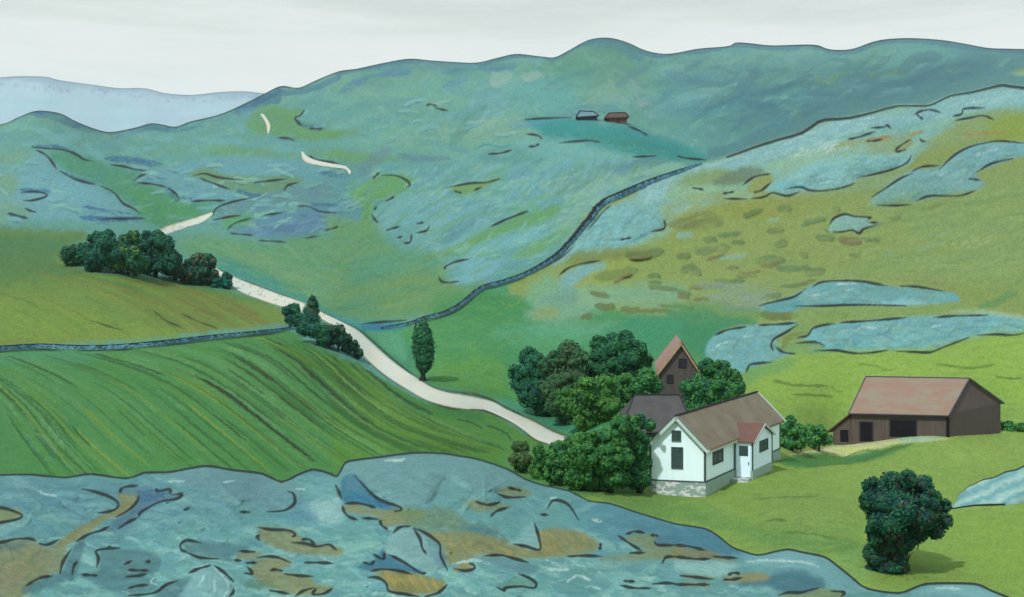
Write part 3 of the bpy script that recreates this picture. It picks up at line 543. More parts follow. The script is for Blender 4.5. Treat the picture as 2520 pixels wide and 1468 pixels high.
G.dabs('o', [(1900, 880), (2700, 840), (2700, 1400), (2000, 1300), (1640, 1240), (1930, 1150)], 420, [(148, 182, 90), (122, 160, 76), (140, 170, 78), (114, 152, 82), (150, 176, 92)], 6, 50, 5, .32, .2, dry=.2)
G.dabs('o', [(1500, 1230), (1700, 1230), (2100, 1260), (2140, 1400), (1900, 1330), (1650, 1270)], 160, [(110, 156, 84), (88, 140, 78), (134, 170, 100), (104, 158, 66)], -4, 40, 4, .4, .2, dry=.3)
G.poly('c2', [(740, 540), (980, 492), (1280, 455), (1560, 425), (1760, 440), (1640, 455), (1440, 470), (1290, 512), (1160, 535), (1100, 558), (1000, 535), (900, 530)], (206, 212, 158), 3.5, .92)
G.poly('c2', [(1400, 440), (1560, 425), (1720, 440), (1500, 462)], (150, 200, 178), 3, .7)
G.poly('c2', [(1040, 500), (1300, 490), (1250, 520), (1110, 548), (1040, 530)], (196, 212, 128), 5, .7)
G.stroke('c2', [(700, 540), (900, 505), (1000, 488)], 5, (150, 128, 108), .7)
G.poly('c2', [(640, 580), (780, 545), (920, 535), (1100, 562), (1300, 520), (1520, 470), (1500, 490), (1330, 560), (1200, 595), (1000, 610), (820, 625), (700, 610)], (70, 130, 68), 4, .92, rel=.5)
G.poly('c2', [(1100, 560), (1250, 510), (1340, 520), (1220, 580), (1130, 590)], (62, 128, 84), 4, .6)
for pts, wd in (([(480, 832), (650, 822), (920, 812)], 3), ([(680, 1045), (900, 1060), (1035, 1095)], 4), ([(575, 980), (640, 965), (715, 970)], 6), ([(1170, 1270), (1300, 1290), (1360, 1310)], 3), ([(625, 60), (760, 90), (980, 95)], 7), ([(740, 150), (860, 155), (1020, 165)], 6), ([(2070, 35), (2160, 48), (2256, 42)], 5), ([(750, 545), (850, 560), (1000, 575)], 5), ([(820, 625), (980, 610), (1140, 600)], 4), ([(1170, 590), (1290, 560), (1400, 500), (1520, 475)], 5), ([(950, 535), (1070, 565), (1200, 515), (1310, 520)], 4)):
    G.stroke('c2', pts, wd, (82, 112, 56), .75)
for pts, wd in (([(1170, 1138), (1290, 1155), (1350, 1180), (1415, 1180)], 3.5), ([(1680, 1140), (1860, 1165), (1960, 1165), (2070, 1145)], 6), ([(1000, 1280), (1040, 1320), (1085, 1320)], 3)):
    G.stroke('b2', pts, wd, (92, 120, 56), .75)
# foot of the outcrop by the right edge
# turquoise bank below the far cottages
G.poly('a1', [(1220, 780), (1520, 765), (1740, 810), (1890, 820), (2202, 930), (2400, 1010), (2202, 1030), (1900, 1010), (1700, 960), (1450, 900), (1300, 850)], (50, 146, 146), 9, .92)
G.poly('a1', [(1320, 850), (1600, 840), (1900, 870), (2202, 960), (2202, 1000), (1900, 990), (1600, 920), (1350, 900)], (44, 136, 130), 14, .7)
G.poly('a2', [(-60, 900), (60, 960), (190, 1035), (100, 1050), (-60, 1030)], (50, 140, 134), 8, .85)
G.dabs('a1', [(1330, 870), (1700, 860), (2150, 970), (2050, 1010), (1650, 930)], 160, [(96, 150, 84), (70, 170, 160), (40, 120, 120)], -6, 12, 3, .5, .2, dry=.4)
G.poly('a1', [(1150, 930), (1450, 900), (1800, 980), (1850, 1050), (1500, 1020), (1300, 1000)], (112, 176, 172), 14, .6)
G.stroke('a1', [(1120, 830), (1240, 800), (1500, 760)], 9, (88, 150, 176), .6, dry=.3)
G.stroke('a1', [(880, 970), (960, 940), (1060, 955), (1120, 940)], 6, (66, 140, 146), .7)

# ---- dark lines on the ground: clefts, edges of the slabs, heather rims
LINES = Lines(); A = LINES.add
A('a0', [[(205, 955), (320, 965), (420, 975), (500, 1005), (545, 1035), (600, 1045)], [(235, 975), (290, 1000), (330, 1040), (370, 1100)], [(390, 1110), (480, 1160), (560, 1185), (620, 1200)], [(655, 1207), (740, 1250), (800, 1320), (860, 1350), (915, 1385)],
         [(710, 1068), (800, 1080), (880, 1100), (950, 1108)], [(870, 1175), (910, 1145), (955, 1128)], [(895, 1187), (990, 1195), (1080, 1215)], [(1090, 1220), (1140, 1255), (1163, 1290)], [(1255, 1140), (1330, 1128), (1410, 1150), (1500, 1162), (1580, 1168)], [(1300, 1157), (1400, 1195), (1500, 1232)],
         [(1650, 1187), (1750, 1175), (1870, 1160)], [(1850, 1238), (1870, 1205), (1945, 1183)], [(1245, 1308), (1350, 1302), (1465, 1303)], [(1385, 1400), (1410, 1350), (1490, 1318), (1560, 1300), (1650, 1285)], [(1385, 1430), (1470, 1412), (1570, 1398)], [(1720, 1397), (1835, 1383)],
         [(135, 1250), (220, 1245), (290, 1255), (300, 1275), (220, 1300), (150, 1303)], [(160, 1350), (200, 1370), (235, 1377)], [(50, 1385), (110, 1400), (180, 1418)], [(640, 1423), (800, 1420), (945, 1418)], [(1980, 715), (1950, 750), (1920, 765), (1940, 800), (1970, 820)], [(2010, 835), (2100, 837)], [(1805, 895), (1870, 897), (1915, 912)], [(2010, 1010), (2060, 1035), (2202, 1062)]], 5.5, .98, G, -.1)
A('a1', [[(570, 685), (600, 677), (640, 690)], [(628, 702), (715, 718)], [(970, 1000), (1050, 995), (1125, 975)], [(1215, 868), (1290, 878), (1325, 903)], [(1235, 952), (1280, 948), (1305, 933)], [(1430, 928), (1550, 917), (1640, 912), (1700, 925)], [(1210, 778), (1300, 770), (1520, 762)], [(1880, 818), (1960, 850), (2010, 880)],
         [(1910, 1020), (2065, 1012)], [(280, 1138), (370, 1140), (440, 1170), (465, 1200), (440, 1215)], [(225, 1158), (265, 1120)], [(700, 1218), (860, 1190), (960, 1185), (1050, 1160)], [(755, 1242), (800, 1252)], [(880, 1238), (930, 1215)], [(310, 1305), (340, 1290), (365, 1275)], [(230, 1365), (248, 1343)], [(215, 1390), (235, 1425), (260, 1450)], [(1000, 1468), (1100, 1420), (1230, 1370)]], 5.5, .97, G, -.1)
A('b1', [[(985, 250), (1100, 200), (1235, 147)], [(310, 272), (400, 247)], [(510, 228), (555, 222)], [(500, 292), (570, 275), (590, 245)], [(420, 355), (465, 350), (475, 300)], [(380, 322), (415, 312)], [(690, 528), (700, 505), (770, 475), (850, 460)], [(650, 570), (670, 605), (720, 612), (780, 605)], [(1435, 565), (1500, 515), (1600, 487), (1700, 470)], [(2030, 283), (2110, 265), (2125, 240), (2115, 207)], [(1835, 335), (1905, 320)],
         [(150, 882), (300, 868), (440, 858)]], 5.5, .97, G, -.1)
A('b0', [[(1480, 265), (1530, 225), (1640, 193)], [(1495, 292), (1560, 298), (1650, 305)], [(1680, 340), (1760, 343), (1865, 350)], [(1930, 118), (2000, 115), (2080, 150), (2202, 160)], [(1985, 325), (2070, 310)], [(2110, 275), (2202, 250)]], 5, .85, G, -.15)
A('a2', [[(0, 1012), (60, 1027), (190, 1038)], [(1110, 905), (1180, 890), (1285, 855)], [(1230, 915), (1280, 915), (1340, 902)], [(1420, 985), (1440, 955), (1515, 905)], [(1420, 990), (1490, 970)], [(1580, 900), (1590, 915), (1620, 918)], [(1540, 745), (1590, 720), (1650, 713), (1715, 730)], [(1560, 745), (1600, 775)], [(1790, 755), (1850, 740), (1870, 705), (2000, 700)], [(1805, 782), (1900, 765), (1990, 750), (2060, 778)], [(1260, 830), (1340, 825), (1365, 812), (1390, 835)],
         [(425, 1205), (500, 1150), (605, 1128)], [(500, 1250), (550, 1235), (615, 1180)], [(100, 1220), (175, 1232)], [(295, 1258), (370, 1245)], [(305, 1290), (455, 1293)], [(480, 1290), (560, 1280), (615, 1253), (650, 1258), (720, 1272), (800, 1245)], [(690, 1228), (800, 1215), (860, 1235), (940, 1240), (1070, 1220), (1155, 1190)], [(1170, 1155), (1280, 1132), (1400, 1100), (1490, 1060), (1525, 1010)],
         [(1530, 1110), (1600, 1082), (1710, 1075)], [(1265, 1280), (1360, 1220), (1450, 1160), (1530, 1125)], [(1705, 1100), (1800, 1010), (1900, 955), (1995, 930), (2100, 915), (2256, 930)], [(1950, 1118), (2050, 1060), (2190, 1030)], [(1895, 1160), (1970, 1170)], [(1555, 1305), (1650, 1272), (1830, 1272), (1935, 1240)], [(1300, 1333), (1420, 1335), (1525, 1328)]], 5.5, .97, G, -.1)
A('b2', [[(990, 240), (1020, 195), (1090, 168), (1160, 183), (1255, 188), (1240, 203)], [(1250, 222), (1310, 223)], [(1015, 285), (1080, 282), (1140, 272), (1185, 292), (1220, 262), (1340, 228)], [(880, 640), (940, 610), (1050, 600), (1200, 605), (1300, 622), (1370, 635)], [(1450, 635), (1560, 640), (1740, 670)], [(535, 762), (640, 735), (760, 705), (835, 655)], [(755, 765), (930, 765), (1120, 758), (1330, 760), (1490, 765)],
         [(530, 890), (640, 885), (780, 875)], [(245, 955), (330, 920), (450, 900)], [(790, 885), (700, 940), (630, 980), (612, 1020), (625, 1055)], [(640, 1030), (690, 1065), (770, 1077)], [(770, 1008), (850, 1000), (910, 1002), (960, 1025)], [(780, 973), (850, 955), (880, 912), (950, 890), (1030, 880)], [(1060, 873), (1200, 865), (1330, 855), (1490, 840)], [(1670, 840), (1800, 830), (2020, 825)], [(1950, 955), (2080, 950), (2180, 955), (2256, 942)],
         [(1420, 1058), (1560, 1066), (1650, 1065), (1740, 1030), (1900, 970)], [(890, 1055), (1040, 1055), (1150, 1072), (1250, 1070), (1370, 1052)], [(450, 1195), (470, 1150), (520, 1138), (620, 1130)]], 6, .97, G, -.1)
# along road edges
A('b0', [[(1420, 525), (1500, 565)], [(1560, 590), (1700, 645), (1820, 690)], [(1800, 680), (1870, 708), (1965, 742)], [(2085, 800), (2202, 862)], [(2085, 1000), (2140, 1035), (2202, 1062)], [(1000, 795), (1080, 860), (1195, 910)], [(590, 857), (700, 895), (795, 922)], [(1180, 815), (1300, 870), (1415, 910)]], 4, .8)
A('b1', [[(0, 855), (120, 910), (200, 975), (330, 1090), (440, 1180), (560, 1265), (660, 1305), (780, 1325), (900, 1350)], [(200, 1130), (300, 1215), (440, 1310)], [(440, 1300), (520, 1350), (600, 1392), (720, 1430), (800, 1440)]], 4, .85)
A('c1', [[(820, 250), (950, 258), (1100, 322), (1180, 370), (1280, 445), (1380, 478)], [(800, 145), (960, 170), (1100, 240), (1200, 290)]], 4, .85)
A('a0', [[(1690, 735), (1740, 780), (1757, 850)]], 2.5, .5)

# ---- foreground rock
ROCK = R_ = Cover((100, 158, 158))
RK = [(-150, 1170), (850, 1130), (1130, 1120), (1400, 1210), (1870, 1370), (2040, 1370), (2140, 1460), (2650, 1460), (2650, 1700), (-150, 1700)]
R_.poly('o', [(-160, 1160), (300, 1165), (640, 1160), (560, 1250), (300, 1330), (-160, 1330)], (88, 138, 146), 30, .7)
R_.poly('o', [(850, 1120), (1130, 1110), (1340, 1190), (1260, 1230), (1100, 1220), (950, 1260), (860, 1180)], (104, 150, 152), 25, .7)
R_.poly('o', [(1500, 1220), (1740, 1290), (1860, 1360), (1700, 1380), (1480, 1330), (1420, 1250)], (80, 138, 156), 25, .7)
R_.dabs('o', RK, 1500, [(104, 162, 168), (88, 142, 154), (120, 174, 172), (96, 154, 148), (80, 132, 146), (112, 166, 176), (92, 150, 164), (132, 182, 174)], -6, 70, 13, .4, .35, rel=.5)
R_.dabs('o', [(150, 1330), (900, 1290), (1300, 1360), (2100, 1440), (2100, 1600), (150, 1600)], 420, [(140, 192, 186), (128, 184, 184), (150, 198, 186), (110, 168, 168)], -4, 60, 8, .45, .3, dry=.2)
R_.dabs('o', [(150, 1330), (900, 1290), (1300, 1360), (2100, 1440), (2100, 1600), (150, 1600)], 150, [(184, 216, 206), (170, 210, 206)], -4, 34, 5, .55, .4, dry=.45)
R_.dabs('o', [(0, 1180), (600, 1170), (560, 1260), (200, 1290), (0, 1280)], 50, [(120, 168, 178), (74, 122, 140)], -8, 60, 7, .45, .2, dry=.3)
R_.dabs('o', [(-100, 1330), (1300, 1290), (1900, 1400), (2100, 1460), (2100, 1600), (-100, 1600)], 260, [(132, 190, 182), (112, 172, 172), (144, 196, 184), (96, 158, 156)], 2, 90, 18, .38, .35)
OCH, OC2, SHADE, DB = (130, 134, 82), (124, 138, 88), (74, 118, 126), (52, 112, 142)  # the dark teal is rock shadow painted into the colour
# left outcrop
R_.poly('c0', [(760, 800), (900, 795), (880, 870), (800, 940), (700, 960), (560, 1060), (430, 1140), (380, 1140), (400, 1090), (560, 990), (720, 910), (780, 860)], OCH, 4, .85, rel=-1)
R_.poly('c0', [(910, 800), (1180, 810), (1150, 830), (1000, 870), (910, 940), (820, 1000), (700, 1040), (760, 950), (880, 880)], (76, 112, 134), 5, .8)
R_.poly('c0', [(770, 780), (870, 740), (1000, 740), (1110, 790), (1100, 810), (900, 810), (790, 800)], (82, 122, 136), 5, .7)
R_.dabs('c0', [(880, 770), (1100, 780), (1120, 820), (1000, 850), (900, 840)], 50, [(38, 96, 138)], 0, 20, 3.5, .6, .4, dry=.4)
R_.poly('c0', [(-200, 885), (100, 895), (145, 945), (60, 975), (-200, 1010)], OC2, 4, .85, rel=-.8)
R_.poly('c0', [(-200, 1120), (100, 1090), (240, 1110), (300, 1140), (420, 1110), (430, 1180), (390, 1300), (250, 1360), (160, 1470), (60, 1600), (-200, 1600)], (124, 136, 100), 6, .85)
R_.poly('c0', [(0, 1180), (200, 1160), (330, 1240), (250, 1330), (150, 1440), (0, 1468), (-200, 1400)], (136, 132, 96), 25, .5)
R_.poly('c0', [(-200, 1130), (130, 1110), (120, 1160), (-200, 1170)], (84, 116, 112), 7, .7)
R_.dabs('c0', [(-200, 1160), (350, 1160), (300, 1320), (100, 1500), (-200, 1500)], 90, [(114, 134, 92), (146, 136, 98), (96, 124, 98)], 30, 30, 9, .3, .5)
R_.poly('c0', [(1000, 640), (1350, 610), (1900, 700), (1960, 840), (1900, 900), (1730, 910), (1500, 850), (1200, 750)], (106, 146, 152), 14, .6, rel=1.5)
R_.poly('c0', [(460, 1170), (550, 1080), (520, 1250), (480, 1340), (400, 1370), (250, 1430), (150, 1440), (170, 1390), (340, 1330), (400, 1310)], SHADE, 5, .8)
R_.poly('c0', [(640, 1170), (800, 1155), (960, 1170), (1060, 1230), (960, 1330), (700, 1350), (540, 1340), (640, 1300)], SHADE, 6, .75)
R_.poly('c0', [(520, 1320), (700, 1330), (960, 1330), (1020, 1400), (960, 1440), (780, 1440), (640, 1400)], SHADE, 6, .65)
R_.poly('c0', [(1180, 1120), (1300, 1100), (1620, 1140), (1520, 1190), (1500, 1240), (1400, 1220), (1220, 1180)], SHADE, 5, .75)
R_.poly('c0', [(1020, 1440), (1100, 1370), (1240, 1340), (1200, 1430), (1150, 1500), (1020, 1500)], SHADE, 5, .75)
R_.poly('c0', [(1200, 1400), (1300, 1300), (1390, 1262), (1480, 1340), (1510, 1430), (1480, 1540), (1150, 1540)], (124, 172, 174), 4, .7, rel=2.5)
for pts in ([(1380, 1270), (1450, 1330), (1490, 1400), (1450, 1468)], [(1330, 1320), (1300, 1390)], [(1390, 1350), (1400, 1440)], [(1000, 1340), (980, 1370), (1020, 1390)], [(250, 780), (300, 800), (370, 815)], [(1090, 715), (1200, 715)], [(1450, 722), (1520, 715)], [(1920, 765), (1990, 770)]):
    R_.stroke('c0', pts, 5, (176, 212, 216), .7, dry=.25)  # pale highlights painted along the rock edges
R_.poly('c0', [(1680, 1010), (1900, 1030), (2000, 1110), (2202, 1140), (2202, 1200), (1900, 1180), (1700, 1100)], OCH, 5, .75, rel=-.6)
R_.poly('c0', [(1540, 1180), (1700, 1170), (1660, 1220), (1540, 1220)], OCH, 4, .7)
R_.poly('c0', [(1620, 1290), (1700, 1220), (1820, 1210), (1900, 1250), (1820, 1300), (2000, 1330), (2060, 1380), (2170, 1410), (2100, 1450), (1880, 1450), (1700, 1370), (1640, 1330)], OCH, 5, .78, rel=-.6)
R_.poly('c0', [(1560, 1360), (1750, 1370), (1800, 1410), (1640, 1410)], (92, 126, 96), 6, .7)
R_.poly('c0', [(1950, 880), (2202, 830), (2202, 990), (2050, 960)], (150, 192, 190), 10, .7)
R_.poly('c0', [(1860, 800), (2000, 870), (2060, 960), (1900, 980), (1650, 930), (1900, 900)], (84, 140, 158), 9, .6)
# the big whaleback in the middle
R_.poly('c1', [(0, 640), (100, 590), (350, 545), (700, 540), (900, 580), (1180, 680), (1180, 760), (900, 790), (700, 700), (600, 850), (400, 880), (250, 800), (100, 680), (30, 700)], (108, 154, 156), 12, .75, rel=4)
R_.poly('c1', [(20, 700), (100, 670), (200, 780), (300, 850), (400, 900), (370, 920), (150, 870), (40, 860), (10, 780)], (50, 116, 142), 5, .85, rel=-1)  # blue shadow face of the boulder, its shade put into the colour
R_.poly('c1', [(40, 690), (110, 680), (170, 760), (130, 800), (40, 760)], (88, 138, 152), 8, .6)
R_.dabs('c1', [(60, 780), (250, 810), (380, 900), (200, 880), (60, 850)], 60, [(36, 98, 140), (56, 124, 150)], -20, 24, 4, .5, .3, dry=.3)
R_.poly('c1', [(40, 870), (140, 870), (240, 900), (500, 900), (560, 940), (500, 980), (400, 1000), (300, 1010), (250, 950), (60, 920)], OCH, 6, .8)
R_.poly('c1', [(400, 900), (700, 890), (820, 970), (1000, 1010), (1030, 1060), (880, 1060), (700, 1030), (540, 1040), (450, 990)], (104, 134, 98), 8, .75)
R_.poly('c1', [(790, 1010), (900, 1000), (1020, 1030), (1020, 1080), (900, 1060)], (72, 124, 140), 6, .7)
R_.poly('c1', [(540, 1050), (700, 1040), (950, 1060), (1200, 1130), (1310, 1120), (1320, 1030), (1500, 1030), (1650, 1080), (1690, 1140), (1600, 1190), (1400, 1210), (1200, 1220), (960, 1190), (820, 1230), (730, 1260), (680, 1200), (660, 1130), (600, 1090)], (132, 134, 80), 5, .82, rel=-.8)
R_.dabs('c1', [(680, 1080), (900, 1080), (1200, 1150), (1320, 1060), (1600, 1080), (1640, 1170), (1300, 1200), (760, 1220)], 90, [(166, 146, 82), (124, 128, 70), (156, 148, 90)], -40, 24, 4, .6, .25)
R_.poly('c1', [(1100, 1120), (1160, 1080), (1260, 980), (1300, 1100), (1310, 1160), (1180, 1140)], (130, 180, 180), 6, .8)
# small boulder
R_.poly('c1', [(290, 1180), (320, 1090), (370, 1030), (480, 1015), (600, 1080), (660, 1130), (700, 1260), (560, 1310), (420, 1260)], (124, 168, 168), 4, .85, rel=4)
R_.poly('c1', [(580, 1080), (660, 1130), (700, 1270), (660, 1270), (600, 1200)], (104, 150, 160), 5, .7)
R_.poly('c1', [(120, 1280), (160, 1240), (230, 1230), (290, 1150), (320, 1190), (440, 1260), (560, 1310), (470, 1320), (300, 1290), (200, 1300)], (58, 116, 140), 4, .85, rel=-1)
R_.poly('c1', [(210, 1300), (450, 1310), (640, 1350), (700, 1380), (640, 1440), (420, 1450), (340, 1430), (310, 1370)], (134, 134, 72), 4, .88, rel=-.8)
R_.dabs('c1', [(280, 1310), (460, 1330), (640, 1380), (600, 1430), (360, 1380)], 40, [(172, 154, 88), (160, 146, 84)], -65, 28, 4, .7, .1)
R_.poly('c1', [(740, 1300), (820, 1230), (840, 1200), (850, 1250), (880, 1270), (820, 1300)], (146, 138, 76), 3, .8)
R_.poly('c1', [(900, 1215), (1050, 1205), (1200, 1250), (1280, 1270), (1270, 1310), (1100, 1290)], (98, 142, 150), 5, .75, rel=1)
R_.poly('c1', [(1030, 1390), (1170, 1320), (1280, 1380), (1260, 1410), (1090, 1415)], (96, 146, 130), 6, .6)
R_.poly('c1', [(1500, 1280), (1660, 1290), (1650, 1330), (1560, 1320)], (82, 138, 128), 7, .65)
R_.poly('c1', [(810, 850), (900, 840), (1110, 870), (1050, 900), (900, 910)], OC2, 6, .75)
R_.poly('c1', [(1030, 760), (1150, 750), (1250, 790), (1230, 815), (1080, 810)], OC2, 5, .75)
R_.poly('c1', [(1720, 1280), (2200, 1240), (2200, 1200), (1720, 1200)], (128, 160, 150), 10, .4)
R_.poly('c1', [(1840, 1090), (1950, 1055), (2080, 1070), (2060, 1120), (2202, 1140), (2202, 1220), (1700, 1220), (1980, 1170)], OC2, 6, .75)
R_.poly('c1', [(2070, 1070), (2202, 1060), (2202, 1140), (2060, 1120)], (68, 114, 132), 5, .75)
R_.poly('c1', [(1740, 1010), (1900, 980), (2202, 1000), (2202, 1050), (1900, 1040)], (72, 124, 142), 10, .6)
R_.poly('c2', [(-20, 1000), (180, 1020), (300, 1080), (420, 1170), (430, 1200), (300, 1190), (100, 1150), (-20, 1120)], (70, 126, 148), 9, .75)
R_.poly('c2', [(-20, 1140), (180, 1160), (320, 1210), (380, 1240), (200, 1230), (-20, 1220)], (128, 128, 82), 5, .78)
R_.poly('c2', [(-20, 1230), (380, 1250), (300, 1320), (100, 1310), (-20, 1300)], (150, 196, 190), 9, .7)
R_.poly('c2', [(400, 1200), (700, 1160), (950, 1200), (1050, 1290), (1150, 1380), (1240, 1420), (1000, 1420), (850, 1330), (650, 1290), (450, 1260)], (120, 172, 178), 10, .75, rel=1)
R_.poly('c2', [(600, 1320), (750, 1290), (900, 1330), (960, 1400), (850, 1440), (700, 1450), (580, 1400), (430, 1400), (420, 1360)], (64, 110, 128), 9, .8, rel=-1)
R_.poly('c2', [(300, 1340), (420, 1315), (560, 1310), (600, 1350), (500, 1370), (320, 1370)], (144, 140, 86), 5, .78)
R_.poly('c2', [(660, 1460), (850, 1440), (920, 1410), (1070, 1440), (1050, 1500), (700, 1500)], (126, 142, 90), 5, .78)
R_.poly('c2', [(1500, 1480), (1650, 1400), (1850, 1390), (2000, 1420), (2100, 1500)], (130, 184, 188), 9, .7, rel=1.5)
R_.poly('c2', [(1550, 1470), (1700, 1450), (1850, 1480), (1800, 1560), (1500, 1560)], (92, 140, 146), 9, .6)
for pts in ([(20, 1330), (240, 1350)], [(20, 1385), (210, 1390)]):
    R_.stroke('c2', pts, 16, OC2, .5)
for tile, pts in (('c1', [(300, 580), (400, 580), (430, 565)]), ('c1', [(1380, 830), (1420, 820)]), ('c1', [(1650, 965), (1710, 975)]), ('c2', [(450, 1240), (600, 1230), (800, 1240), (920, 1270)]), ('c2', [(1680, 1410), (1750, 1405), (1850, 1420)]), ('c1', [(1360, 1290), (1500, 1290)]), ('c1', [(1480, 1370), (1560, 1330), (1640, 1360)]), ('c1', [(740, 1260), (860, 1230), (940, 1230)])):
    R_.stroke(tile, pts, 7, (186, 218, 216), .7, dry=.3)  # more painted highlights on the rock
RLINES = Lines(); B = RLINES.add
B('c0', [[(530, 765), (620, 785), (720, 820), (770, 860), (755, 895), (700, 915), (640, 922)], [(755, 950), (840, 900), (890, 850), (905, 805)], [(780, 795), (790, 765), (830, 750), (895, 745)], [(1015, 765), (1030, 780), (1100, 768), (1110, 800)], [(1110, 805), (1180, 800), (1150, 830), (1040, 850), (920, 915), (905, 945)],
         [(770, 1025), (830, 985), (900, 950)], [(500, 1105), (580, 1060), (660, 1035), (710, 1010)], [(-200, 885), (0, 888), (90, 910), (145, 945), (60, 975), (-200, 1015)], [(-200, 1140), (0, 1115), (100, 1092), (190, 1090), (235, 1103)], [(255, 1122), (310, 1128), (390, 1092)], [(390, 1320), (410, 1240), (465, 1155)], [(470, 1325), (480, 1270), (505, 1235)],
         [(170, 1395), (260, 1345), (345, 1332)], [(630, 1275), (640, 1215), (625, 1170), (690, 1155), (780, 1150)], [(805, 1258), (860, 1232)], [(950, 1240), (975, 1238)], [(830, 1293), (900, 1295), (965, 1297)], [(820, 1338), (900, 1330), (955, 1318)], [(530, 1322), (635, 1330)], [(835, 1412), (900, 1395), (970, 1390)], [(835, 1460), (940, 1452), (1020, 1435), (1080, 1390), (1165, 1360)],
         [(1310, 1118), (1220, 1100), (1175, 1125), (1180, 1160), (1215, 1175)], [(1205, 1175), (1300, 1212), (1430, 1222)], [(1225, 1315), (1290, 1285), (1370, 1262)], [(1390, 1262), (1460, 1310), (1520, 1370)], [(1520, 1410), (1515, 1440), (1490, 1468)], [(1735, 915), (1850, 905), (1915, 860), (1910, 800), (1870, 778)], [(1555, 915), (1630, 917)], [(1675, 1015), (1760, 1030), (1870, 1035), (1920, 1060), (1900, 1080)], [(1690, 1068), (1670, 1080), (1690, 1098)],
         [(1890, 1115), (1980, 1120), (2060, 1140), (2140, 1128), (2190, 1165)], [(1960, 1095), (2010, 1095), (2050, 1130)], [(1555, 1170), (1660, 1175)], [(1520, 1228), (1570, 1232)], [(1670, 1212), (1740, 1205), (1810, 1212), (1890, 1245)], [(1600, 1248), (1675, 1245)], [(1605, 1270), (1630, 1295), (1640, 1320), (1590, 1312)], [(1755, 1298), (1790, 1290), (1840, 1300)], [(1850, 1318), (1940, 1330), (2040, 1335)], [(1980, 1245), (2070, 1245), (2170, 1250)], [(1920, 1465), (1970, 1430), (2045, 1408)], [(2060, 1410), (2035, 1450), (2110, 1445), (2165, 1410)], [(1750, 1425), (1890, 1450)]], 7.5, .95, R_, -.45)
B('c1', [[(100, 675), (160, 740), (230, 810), (300, 850), (400, 885), (405, 905), (365, 910)], [(40, 862), (120, 858), (200, 875), (240, 888)], [(25, 875), (40, 920), (75, 950), (125, 968)], [(-20, 740), (0, 780), (20, 835)], [(150, 955), (260, 962)], [(270, 965), (280, 1000), (320, 1030)], [(350, 1055), (400, 1015), (470, 1008)], [(485, 1018), (530, 1090), (545, 1150), (572, 1188)], [(485, 1018), (560, 1050), (620, 1090), (660, 1130), (665, 1200), (710, 1295)],
         [(320, 1190), (420, 1240), (530, 1310), (570, 1312)], [(210, 1300), (290, 1288), (400, 1300), (480, 1322)], [(190, 1340), (260, 1345), (310, 1380), (330, 1430), (430, 1450), (530, 1468)], [(560, 1468), (650, 1440), (710, 1385)], [(160, 1243), (210, 1255), (235, 1230)], [(225, 1190), (290, 1222), (298, 1175)], [(750, 1283), (820, 1298), (880, 1285), (880, 1260), (850, 1250)], [(955, 1200), (1060, 1197), (1130, 1215), (1240, 1245)], [(1030, 1765), (1100, 757), (1190, 778)][1:], [(1030, 795), (1100, 820), (1215, 818)],
         [(890, 848), (970, 870), (1050, 855)], [(990, 945), (1030, 910), (1110, 885)], [(1135, 1123), (1220, 1140), (1310, 1160), (1300, 1070), (1275, 990)], [(1360, 890), (1400, 840), (1490, 865), (1565, 970)], [(1310, 932), (1365, 935)], [(1490, 1205), (1600, 1200), (1715, 1205)], [(1700, 1160), (1705, 1120)], [(1170, 1318), (1240, 1345), (1285, 1380), (1270, 1410), (1190, 1400), (1090, 1408), (1075, 1425), (1030, 1405)], [(1820, 1070), (1900, 1125), (1975, 1170)], [(1890, 1183), (1995, 1180)],
         [(1870, 1060), (1930, 1043), (1995, 1052)], [(2030, 1065), (2080, 1072)], [(2055, 1110), (2080, 1130), (2202, 1132)], [(2105, 1250), (2130, 1210), (2190, 1207)], [(1830, 1392), (1920, 1410), (2030, 1412)], [(2040, 1385), (2120, 1378), (2202, 1382)], [(1855, 1365), (1930, 1368)]], 7.5, .95, R_, -.45)
B('c2', [[(-20, 1130), (80, 1140), (180, 1165)], [(-20, 1205), (60, 1215), (140, 1222), (215, 1220)], [(235, 1205), (320, 1212), (395, 1215)], [(330, 1325), (370, 1312), (410, 1318)], [(300, 1355), (360, 1355), (425, 1342)], [(20, 1330), (120, 1340), (240, 1355)], [(-20, 1388), (100, 1388), (210, 1388)], [(655, 1460), (720, 1440), (800, 1440), (860, 1425), (920, 1410)], [(1000, 1430), (1085, 1438), (1065, 1468)]], 7.5, .95, R_, -.45)
# crest rims
def rim(L, line, wd, a):
    L.add('o', [line[::4]], wd, a, sm=False)

A('o', [[(-100, 876), (0, 866), (95, 860), (150, 862)], [(190, 862), (280, 861), (330, 858)], [(340, 855), (450, 845), (520, 837), (640, 824), (700, 816)]], 5, .85)
A('o', [[(1040, 793), (1090, 779), (1130, 761), (1165, 733)], [(1200, 710), (1240, 700), (1292, 682)], [(1342, 657), (1385, 630), (1415, 602)], [(1444, 568), (1468, 540), (1484, 520), (1504, 504)], [(1500, 500), (1560, 472), (1590, 460)]], 5, .75)


